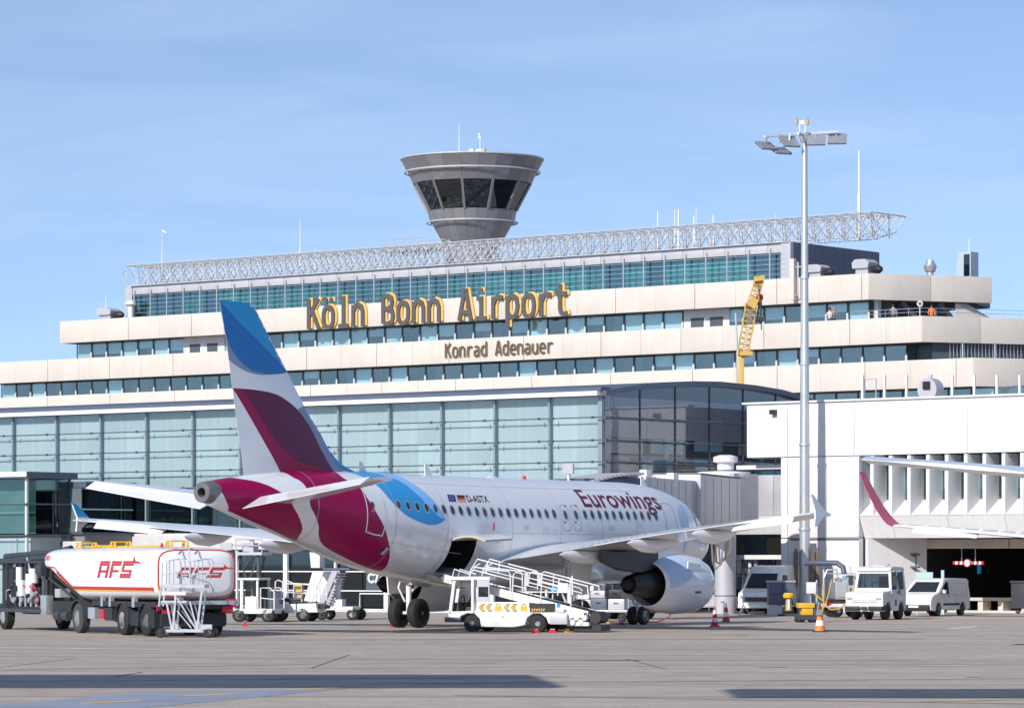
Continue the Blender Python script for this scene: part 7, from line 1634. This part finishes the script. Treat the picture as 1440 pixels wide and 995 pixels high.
mb = MB(); mb.cyl(q(1109, 858), q(1109, 838), .16, .12, n=12); mb.build('post', m_hose, BOL); MB().lathe([(q(0, 840)[2], .26), (q(0, 836)[2], .28), (q(0, 833)[2], .2)], n=12).build('cap', m_yellow, BOL); MB().box(-.5, .5, -.3, .3, 0, .1).build('foot', m_chassis, BOL); MB().box(-.04, .04, -.17, -.12, q(0, 856)[2], q(0, 842)[2]).build('reflector', m_white, BOL)
GC_, s, q = pxthing('grey_cabinet', 'large grey switch cabinet under the bridge, left of the bollard', 'cabinet', 1098, 0, 178)
MB().box(q(1080, 0)[0], q(1117, 0)[0], -.5, .8, q(0, 850)[2], q(0, 818)[2]).build('housing', m_slate, GC_, bevel=.03); MB().box(q(1079, 0)[0], q(1118, 0)[0], -.55, .85, q(0, 818)[2] + .003, q(0, 816)[2]).build('lid', m_grey, GC_); MB().box(q(1080, 0)[0], q(1099, 0)[0], -.48, .6, 0.005, q(0, 851)[2]).build('plinth', m_grey, GC_)
mb = MB(); mb.box(q(1099, 0)[0], q(1099.6, 0)[0], -.51, -.49, q(0, 849)[2], q(0, 820)[2]); mb.box(q(1082, 0)[0], q(1116, 0)[0], -.51, -.49, q(0, 834.6)[2], q(0, 834)[2]); mb.build('door_gap', m_dark, GC_)
# minibus half hidden behind the cabinet
MBS, s, q = pxthing('minibus', 'white high-roof van half hidden behind the grey cabinet', 'van', 1086, 0, 184.5, rad(-112))
ym = lambda x, z: .95 - (.08 * (z - 1.1) if z > 1.1 else 0)
mp = [(-2.6, .35)] + [(-1.7 + .4 * math.cos(t), .36 + .4 * math.sin(t)) for t in [math.pi - math.pi * k / 8 for k in range(9)]] + [(1.7 + .4 * math.cos(t), .36 + .4 * math.sin(t)) for t in [math.pi - math.pi * k / 8 for k in range(9)]] + [(2.55, .35), (2.65, .7), (2.55, 1.05), (2.0, 1.22), (1.2, 2.05), (.7, 2.35), (.2, 2.45), (-2.5, 2.42), (-2.62, 2.2)]
shell(mp, ym, .4, .2).build('body', m_vwhite, MBS, bevel=.03, ang=42); strip((1.95, 1.28), (1.22, 2.03), -.8, .8, .012, -.7, .7).build('windscreen', m_vanwin, MBS); side_panel([(1.55, 1.2), (1.0, 1.95), (.3, 1.95), (.3, 1.2)], ym, .008).build('door_window', m_cabinwin, MBS)
for x in (-1.7, 1.7):
    for y in (.8, -.8): wheel(MBS, x, y, .35, .22)
MB().box(2.64, 2.72, -.7, .7, .62, .85).build('grille', m_black, MBS); MB().box(2.4, 2.74, -.93, .93, .3, .5).build('bumper', m_oldwhite, MBS, bevel=.03); MB().box(2.745, 2.75, -.26, .26, .36, .47).build('number_plate', m_white, MBS)
for s_y in (1, -1): MB().box(2.5, 2.66, s_y * .72 - .15, s_y * .72 + .15, .8, 1.02).build('headlight', m_alum, MBS, bevel=.02)
# grey lift truck behind it
LT, s, q = pxthing('catering_truck', 'grey high cab truck standing under the bridge left of the high-roof van', 'truck', 1052, 0, 193)
mb = MB(); mb.box(q(1036, 0)[0], q(1066, 0)[0], 0, 5, q(0, 828)[2], q(0, 781)[2]); mb.build('box_body', m_grey, LT, bevel=.04)
MB().box(q(1043, 0)[0], q(1060, 0)[0], -.03, -.004, q(0, 798)[2], q(0, 789)[2]).build('window', m_cabinwin, LT); MB().box(q(1051, 0)[0], q(1061, 0)[0], -.03, -.004, q(0, 824)[2], q(0, 811)[2]).build('window', m_cabinwin, LT)
mb = MB(); mb.box(q(1037, 0)[0], q(1043, 0)[0], -.05, -.004, q(0, 829)[2], q(0, 810)[2]); mb.box(q(1036, 0)[0], q(1066, 0)[0], -.06, -.003, q(0, 808)[2], q(0, 806)[2]); mb.build('trim', m_slate, LT)
MB().box(q(1036, 0)[0], q(1070, 0)[0], .1, 4.8, q(0, 850)[2], q(0, 829)[2]).build('chassis', m_chassis, LT); MB().box(q(1052, 0)[0], q(1056, 0)[0], -.2, -.06, q(0, 797)[2], q(0, 790)[2]).build('mirror', m_white, LT)
for px in (1042, 1060): wheel(LT, q(px, 0)[0], .5, .42, .3)
mb = MB(); mb.bar(q(1062, 826, -.3), q(1062, 786, -.3), .14); mb.build('lift_post', m_grey, LT)
BK, s, q = pxthing('white_box_truck', 'plain white box truck deep under the bridge beside the white wall', 'truck', 1085, 0, 196.5)
MB().box(q(1064, 0)[0], q(1099, 0)[0], 0, 3, q(0, 840)[2], q(0, 784)[2]).build('box_body', m_vwhite, BK, bevel=.03); MB().box(q(1077, 0)[0], q(1089, 0)[0], -.02, -.004, q(0, 806)[2], q(0, 792)[2]).build('rear_window', m_cabinwin, BK)
for px in (1072, 1092): wheel(BK, q(px, 0)[0], .6, .42, .3)
TP, s, q = pxthing('tripod_stand', 'small white tripod stand beside the bridge column', 'tripod', 1045, 0, 178)
mb = MB(); mb.cyl(q(1045, 850), q(1045, 832), .03, n=6)
for a in (0, 2.1, 4.2): mb.tube([q(1045, 850), (.35 * math.cos(a), .35 * math.sin(a), .02)], .025, 5)
mb.tube([q(1043, 842), q(1045, 834), q(1047, 842)], .02, 5); mb.build('stand', m_white, TP)
CC, s, q = pxthing('parked_car', 'silver car mostly hidden behind the engine near the bridge column', 'car', 992, 0, 186, rad(-10))
shell([(-2, .3), (2, .3), (2.1, .7), (1.2, .9), (.6, 1.4), (-1.1, 1.45), (-2, .95)], lambda x, z: .85).build('body', m_alum, CC, bevel=.04)
for x in (-1.3, 1.3):
    for y in (.75, -.75): wheel(CC, x, y, .31, .2)
side_panel([(1.0, .95), (.55, 1.33), (-1.0, 1.36), (-1.5, .95)], lambda x, z: .85, .008).build('side_window', m_cabinwin, CC)
GP, s, q = pxthing('grey_post', 'short grey pipe post between the red cone and the column', 'post', 1016, 0, 176)
MB().cyl(q(1016.5, 862), q(1016.5, 846), .08, n=10).build('post', m_grey, GP); MB().lathe([(q(0, 846)[2], .1), (q(0, 845)[2], .1)], n=10).build('cap', m_slate, GP)
PL, s, q = pxthing('pallet_stand', 'low white pallet bench in the dark drive-through behind the van', 'pallet bench', 1395, 0, 187, rad(-39))
MB().box(-2.6, 2.8, -.5, .5, .62, .78).build('top', m_cream, PL)
for x in (-2, -.6, .6, 2): MB().box(x, x + .3, -.4, .4, .12, .62).build('leg', m_cream, PL)
MB().box(-2.8, 2.9, -.45, .45, .0, .12).build('base', m_lightwall, PL)
WBn, s, q = pxthing('waste_container', 'dark grey container at the right edge of the drive-through', 'container', 1458, 0, 184, rad(-39))
MB().box(-1.1, 1.1, -.7, .7, .25, 1.55).build('body', m_dsteel, WBn, bevel=.05); MB().box(-1.15, 1.15, -.75, .75, 1.553, 1.66).build('lid', m_dsteel, WBn, bevel=.03)
for x in (-.8, .8): wheel(WBn, x, -.5, .13, .08)
SC, s, q = pxthing('display_screen', 'pale blue panel stand behind the van against the dark opening', 'panel', 1302, 0, 181.5, rad(-20))
MB().box(-.52, .35, 0, .1, .5, 2.1).build('panel', m_tealpanel, SC); MB().box(-.5, -.42, 0, .1, 0, .5).build('leg', m_steel, SC); MB().box(.25, .33, 0, .1, 0, .5).build('leg', m_steel, SC); MB().box(.75, .9, .1, .2, 0, 2.2).build('side_post', m_tealpanel, SC)

# ------------------------------------------------------------------ equipment standing behind the tail, left of gate C73
GT, s, q = pxthing('baggage_vehicle', 'white open service vehicle with boxy cab right behind the tanker', 'service vehicle', 362, 0, 158, rad(-14))
mb = MB(); mb.box(q(336, 0)[0], q(392, 0)[0], -.8, .8, q(0, 862)[2], q(0, 855)[2]); mb.build('deck', m_oldwhite, GT, bevel=.02)
mb = MB()
for px in (347, 370):
    for y in (-.75, .75): mb.bar(q(px, 858, y), q(px, 815, y), .14 if px < 350 else .1)
mb.box(q(340, 0)[0], q(373, 0)[0], -.85, .85, q(0, 815)[2], q(0, 812)[2]); mb.box(q(352, 0)[0], q(371, 0)[0], -.8, -.74, q(0, 856)[2], q(0, 838)[2]); mb.build('cab', m_oldwhite, GT, bevel=.02)
MB().box(q(353, 0)[0], q(369, 0)[0], -.79, -.77, q(0, 837)[2], q(0, 817)[2]).build('window', g_veh, GT); MB().box(q(352, 0)[0], q(371, 0)[0], .5, .55, q(0, 856)[2], q(0, 816)[2]).build('back_panel', m_chassis, GT)
for px in (343, 385):
    for y in (-.7, .7): wheel(GT, q(px, 0)[0], y, .30, .2)
for px in (325, 333): MB().box(q(px, 0)[0], q(px + 7, 0)[0], -.86, -.80, q(0, 852)[2], q(0, 841)[2]).build('warning_panel', m_magenta, GT)
mb = MB()
for y in (-.7, .7): mb.tube([q(374, 856, y), q(374, 826, y), q(388, 826, y), q(394, 832, y), q(394, 856, y)], .03, 6); mb.tube([q(374, 840, y), q(394, 842, y)], .025, 6)
mb.build('guard_rail', m_vwhite, GT)
HL, s, q = pxthing('high_loader', 'white scissor high loader platform beyond the tanker under the far wing', 'high loader', 352, 0, 172, rad(-10))
mb = MB(); mb.box(q(338, 0)[0], q(376, 0)[0], -1, 1, q(0, 780)[2], q(0, 776)[2]); mb.build('platform', m_grey, HL); mb = MB(); mb.bar(q(342, 860, -.8), q(368, 782, -.8), .06); mb.bar(q(368, 860, -.8), q(342, 782, -.8), .06); mb.bar(q(342, 860, .8), q(368, 782, .8), .06); mb.bar(q(370, 845, -.8), q(369, 780, -.8), .12); mb.tube([q(341, 782, -.8), q(349, 800, -.8), q(362, 783, -.8)], .08, 6); mb.build('scissor_arm', m_dsteel, HL)
mb = MB(); mb.box(q(344, 0)[0], q(360, 0)[0], -.5, .5, q(0, 775.5)[2], q(0, 763)[2]); mb.box(q(308, 0)[0], q(326, 0)[0], -.1, 0, q(0, 773)[2], q(0, 763)[2]); mb.bar(q(326, 766), q(344, 766), .1); mb.bar(q(360, 776, -.8), q(360, 758, -.8), .2); mb.build('cabin', m_grey, HL); mb = MB(); mb.tube([q(338, 776, -.95), q(338, 758, -.95), q(376, 758, -.95), q(376, 776, -.95)], .035, 5); mb.tube([q(338, 767, -.95), q(376, 767, -.95)], .03, 5); mb.build('guard_rail', m_grey, HL)
MB().box(q(338, 0)[0], q(376, 0)[0], -.9, .9, .2, .55).build('base', m_grey, HL)
for px in (344, 370): wheel(HL, q(px, 0)[0], -.8, .3, .22)
B2, s, q = pxthing('belt_loader', 'distant white belt loader with yellow signs parked left of the passenger steps', 'belt loader', 412, 0, 160, rad(-12))
mb = MB(); mb.prism([(q(378, 0)[0], .35), (q(380, 0)[0], .9), (q(396, 0)[0], 1.0), (q(398, 0)[0], .75), (q(452, 0)[0], .8), (q(455, 0)[0], .4)], -.8, .8); mb.build('body', m_vwhite, B2, bevel=.03)
for px in (389, 433):
    for y in (-.7, .7): wheel(B2, q(px, 0)[0], y, .30, .2)
MB().bar(q(400, 842), q(462, 853), 1.0, .14).build('rubber_belt', m_black, B2); mb = MB()
for y in (-.6, .6): mb.tube([q(391, 845, y), q(392, 817, y), q(396, 815, y), q(408, 820, y), q(408, 840, y)], .03, 6); mb.tube([q(408, 820, y), q(452, 822, y), q(456, 826, y), q(456, 846, y)], .03, 6); mb.tube([q(430, 822, y), q(430, 845, y)], .025, 6); mb.tube([q(408, 832, y), q(455, 835, y)], .025, 6); mb.tube([q(441, 822, y), q(441, 846, y)], .025, 6)
mb.build('guard_rail', m_vwhite, B2); MB().box(q(387, 0)[0], q(400, 0)[0], -.6, -.1, q(0, 846)[2], q(0, 832)[2]).build('engine_box', m_grey, B2)
mb = MB(); mb.box(q(420, 0)[0], q(431, 0)[0], -.66, -.62, q(0, 824)[2], q(0, 821)[2]); mb.box(q(422, 0)[0], q(431, 0)[0], -.66, -.62, q(0, 832)[2], q(0, 828)[2]); mb.box(q(424, 0)[0], q(430, 0)[0], -.66, -.62, q(0, 840)[2], q(0, 836)[2]); mb.build('yellow_sign', m_gold, B2); MB().box(q(419, 0)[0], q(432, 0)[0], -.62, -.56, q(0, 842)[2], q(0, 820)[2]).build('sign_board', m_slate, B2)
ST, s, q = pxthing('passenger_steps', 'white mobile passenger steps with grey stair flight before gate C73', 'passenger steps', 468, 0, 164, rad(-10))
mb = MB(); mb.box(q(452, 0)[0], q(503, 0)[0], -.9, .9, q(0, 857)[2], q(0, 852)[2]); mb.build('chassis', m_vwhite, ST, bevel=.02)
for px in (458, 502):
    for y in (-.8, .8): wheel(ST, q(px, 0)[0], y, .26, .18)
n = 11
for k in range(n): t = k / n; MB().box(q(457 + 18 * t, 0)[0], q(467 + 18 * t, 0)[0], -.75, .75, q(0, 848 - 46 * t)[2], q(0, 846.5 - 46 * t)[2]).build('stair_tread', m_alum, ST)
for y in (-.8, .8):
    MB().bar(q(456, 850, y), q(478, 800, y), .1, .25).build('stringer', m_grey, ST); mb = MB(); mb.prism([(q(432, 0)[0], q(0, 846)[2]), (q(444, 0)[0], q(0, 846)[2]), (q(461, 0)[0], q(0, 803)[2]), (q(445, 0)[0], q(0, 803)[2])], y - .05, y + .05); mb.build('side_screen', m_vwhite, ST)
MB().box(q(460, 0)[0], q(498, 0)[0], -.9, .9, q(0, 801)[2], q(0, 798)[2]).build('top_platform', m_slate, ST); mb = MB(); mb.bar(q(475, 852), q(476, 810), .2); mb.box(q(468, 0)[0], q(484, 0)[0], -.4, .4, q(0, 852)[2], q(0, 842)[2]); mb.build('lift_column', m_vwhite, ST)
mb = MB(); mb.prism([(q(440, 0)[0], q(0, 798)[2]), (q(453, 0)[0], q(0, 798)[2]), (q(453, 0)[0], q(0, 778)[2]), (q(438, 0)[0], q(0, 776)[2])], -.5, .5); mb.build('canopy_box', m_vwhite, ST, bevel=.03)
chock(392, 866.5, 'yellow chock under the distant belt loader', m_yellow, .5)

# ------------------------------------------------------------------ people on the terrace and in the basket
def person(label, loc, rz, shirt, trousers, pose=0, hair=(0.03, .02, .015)):
    t = thing('person', label, 'person', loc, rz)
    J = [(0, 0, .95), (0, 0, 1.2), (0, 0, 1.42), (0, .01, 1.52), (0, .03, 1.66),
         (.20, 0, 1.42), (.27, .06, 1.14), (.20, .24, 1.02) if pose == 0 else (.16, .28, 1.35), (-.20, 0, 1.42), (-.27, .04, 1.14), (-.22, .18, .95) if pose < 2 else (-.15, .25, 1.4),
         (.10, 0, .90), (.11, .02, .50), (.11, 0, .08), (.11, .14, .04), (-.10, 0, .90), (-.11, .03, .50), (-.12, -.02, .08), (-.12, .12, .04)]
    R = [.15, .14, .15, .06, .10, .07, .048, .036, .07, .048, .036, .10, .065, .045, .04, .10, .065, .045, .04]
    E_ = [(0, 1), (1, 2), (2, 3), (3, 4), (2, 5), (5, 6), (6, 7), (2, 8), (8, 9), (9, 10), (0, 11), (11, 12), (12, 13), (13, 14), (0, 15), (15, 16), (16, 17), (17, 18)]
    me = bpy.data.meshes.new('skeleton'); me.from_pydata(J, E_, []); ob = bpy.data.objects.new('skeleton', me); COL.objects.link(ob)
    mo = ob.modifiers.new('skin', 'SKIN')
    for v, r in zip(me.skin_vertices[0].data, R): v.radius = (r, r * .75 if r > .12 else r)
    me.skin_vertices[0].data[0].use_root = True
    sb = ob.modifiers.new('sub', 'SUBSURF'); sb.levels = 1; sb.render_levels = 1
    dg = bpy.context.evaluated_depsgraph_get(); new = bpy.data.meshes.new_from_object(ob.evaluated_get(dg)); bpy.data.objects.remove(ob)
    for m_ in (m_skin, shirt, trousers, m_black): new.materials.append(m_)
    for p in new.polygons:
        c = p.center; p.use_smooth = True
        p.material_index = 3 if c.z < .09 else 2 if c.z < .95 and abs(c.x) < .2 and c.y < .12 else 1 if (c.z < 1.47 and (abs(c.x) < .28 and c.y < .12)) else 0
    put('body', new, t)
    mb = MB(); mb.sphere((0, .015, 1.715), .112, 12, 0, 1.0); mb.v = [(v[0], v[1] - .02, v[2] + .02) if True else v for v in mb.v]; mb.build('hair', M('hair', hair, .7, var=.2), t)
    return t
def terrace_pt(px, c, z): a = onwall(px, 430, c)[0]; return (*b2w(a, c), z)
m_greysh = M('grey_shirt', (.25, .25, .27), .8); m_orsh = M('orange_vest', (.75, .16, .03), .7); m_wsh = M('pale_shirt', (.55, .50, .48), .8); m_trs = M('dark_trousers', (.03, .035, .05), .8); m_jean = M('blue_jeans', (.07, .10, .18), .8); m_redsh = M('red_shirt', (.5, .04, .05), .8)
x, y = e3pt(-155.83, 245.4, 0, 0); person('person in a grey shirt leaning at the terrace rail under the stair beams', terrace_pt(1256, 245.2, 21.4), rad(150), m_greysh, m_trs, 1)
person('person in an orange vest on the terrace near the round lamp', terrace_pt(1310, 247.5, 21.4), rad(170), m_orsh, m_trs, 0)
person('person in a pale shirt on the upper ledge, left one of the pair', terrace_pt(1166.5, 245.2, 21.4), rad(140), m_wsh, m_jean, 0); person('person in dark clothes with light hair, right one of the pair', terrace_pt(1172.5, 245.4, 21.4), rad(200), m_greysh, m_trs, 2, (.45, .3, .12))
p_ = at(1068, 791, 231.9); person('worker in the basket of the yellow crane lift', (p_[0], p_[1], EYE + (HORIZON - 446.5) / sc), rad(30), m_redsh, m_trs, 1)
x_, y_ = b2w(*(onwall(323, 740, GC + 1.0)[0], GC + 1.0)); person('person in a red shirt behind the pier glass beside the airliner tail cone', (x_, y_, 4.2), rad(180), m_redsh, m_trs, 0)
tl = terrace_pt(1293.5, 244.6, 22.0); t = thing('terrace_lamp', 'round disc lamp on the terrace railing at the turned corner', 'lamp', tl)
MB().cyl((0, 0, 0), (0, 0, .9), .05, n=6).build('post', m_steel, t); MB().lathe([(-.06, .24), (.06, .24)], (0, 0, 1.1), 'y', 14).build('disc', m_wallwhite, t); MB().lathe([(-.08, .14), (-.061, .14)], (0, 0, 1.1), 'y', 14).build('lens', m_slate, t)

# ------------------------------------------------------------------ two added canopies out of view, put there only to shade the near apron
def canopy(label, x0, x1, y0, y1, z, posts):
    t = thing('added_shade_canopy', label, 'canopy', ((x0 + x1) / 2, (y0 + y1) / 2, 0)); ox, oy = (x0 + x1) / 2, (y0 + y1) / 2
    MB().prism([(x0 - ox, y0 - oy), (x1 - ox, y0 - oy), (x1 - .7 - ox, y1 - oy), (x0 - ox, y1 - oy)], z, z + .4, axis='z').build('roof', m_grey, t)
    for px, py in posts: MB().cyl((px - ox, py - oy, 0), (px - ox, py - oy, z), .25, n=10).build('post', m_steel, t)
canopy('flat grey apron canopy on round posts left of the view', -60, -12.8, 55.5, 64.0, 14, ((-56, 57), (-56, 63), (-24, 57), (-24, 63)))
canopy('flat grey apron canopy on round posts right of the view', -9.3, 30, 49.9, 54.6, 14, ((26, 51), (26, 54), (14, 51), (14, 54)))
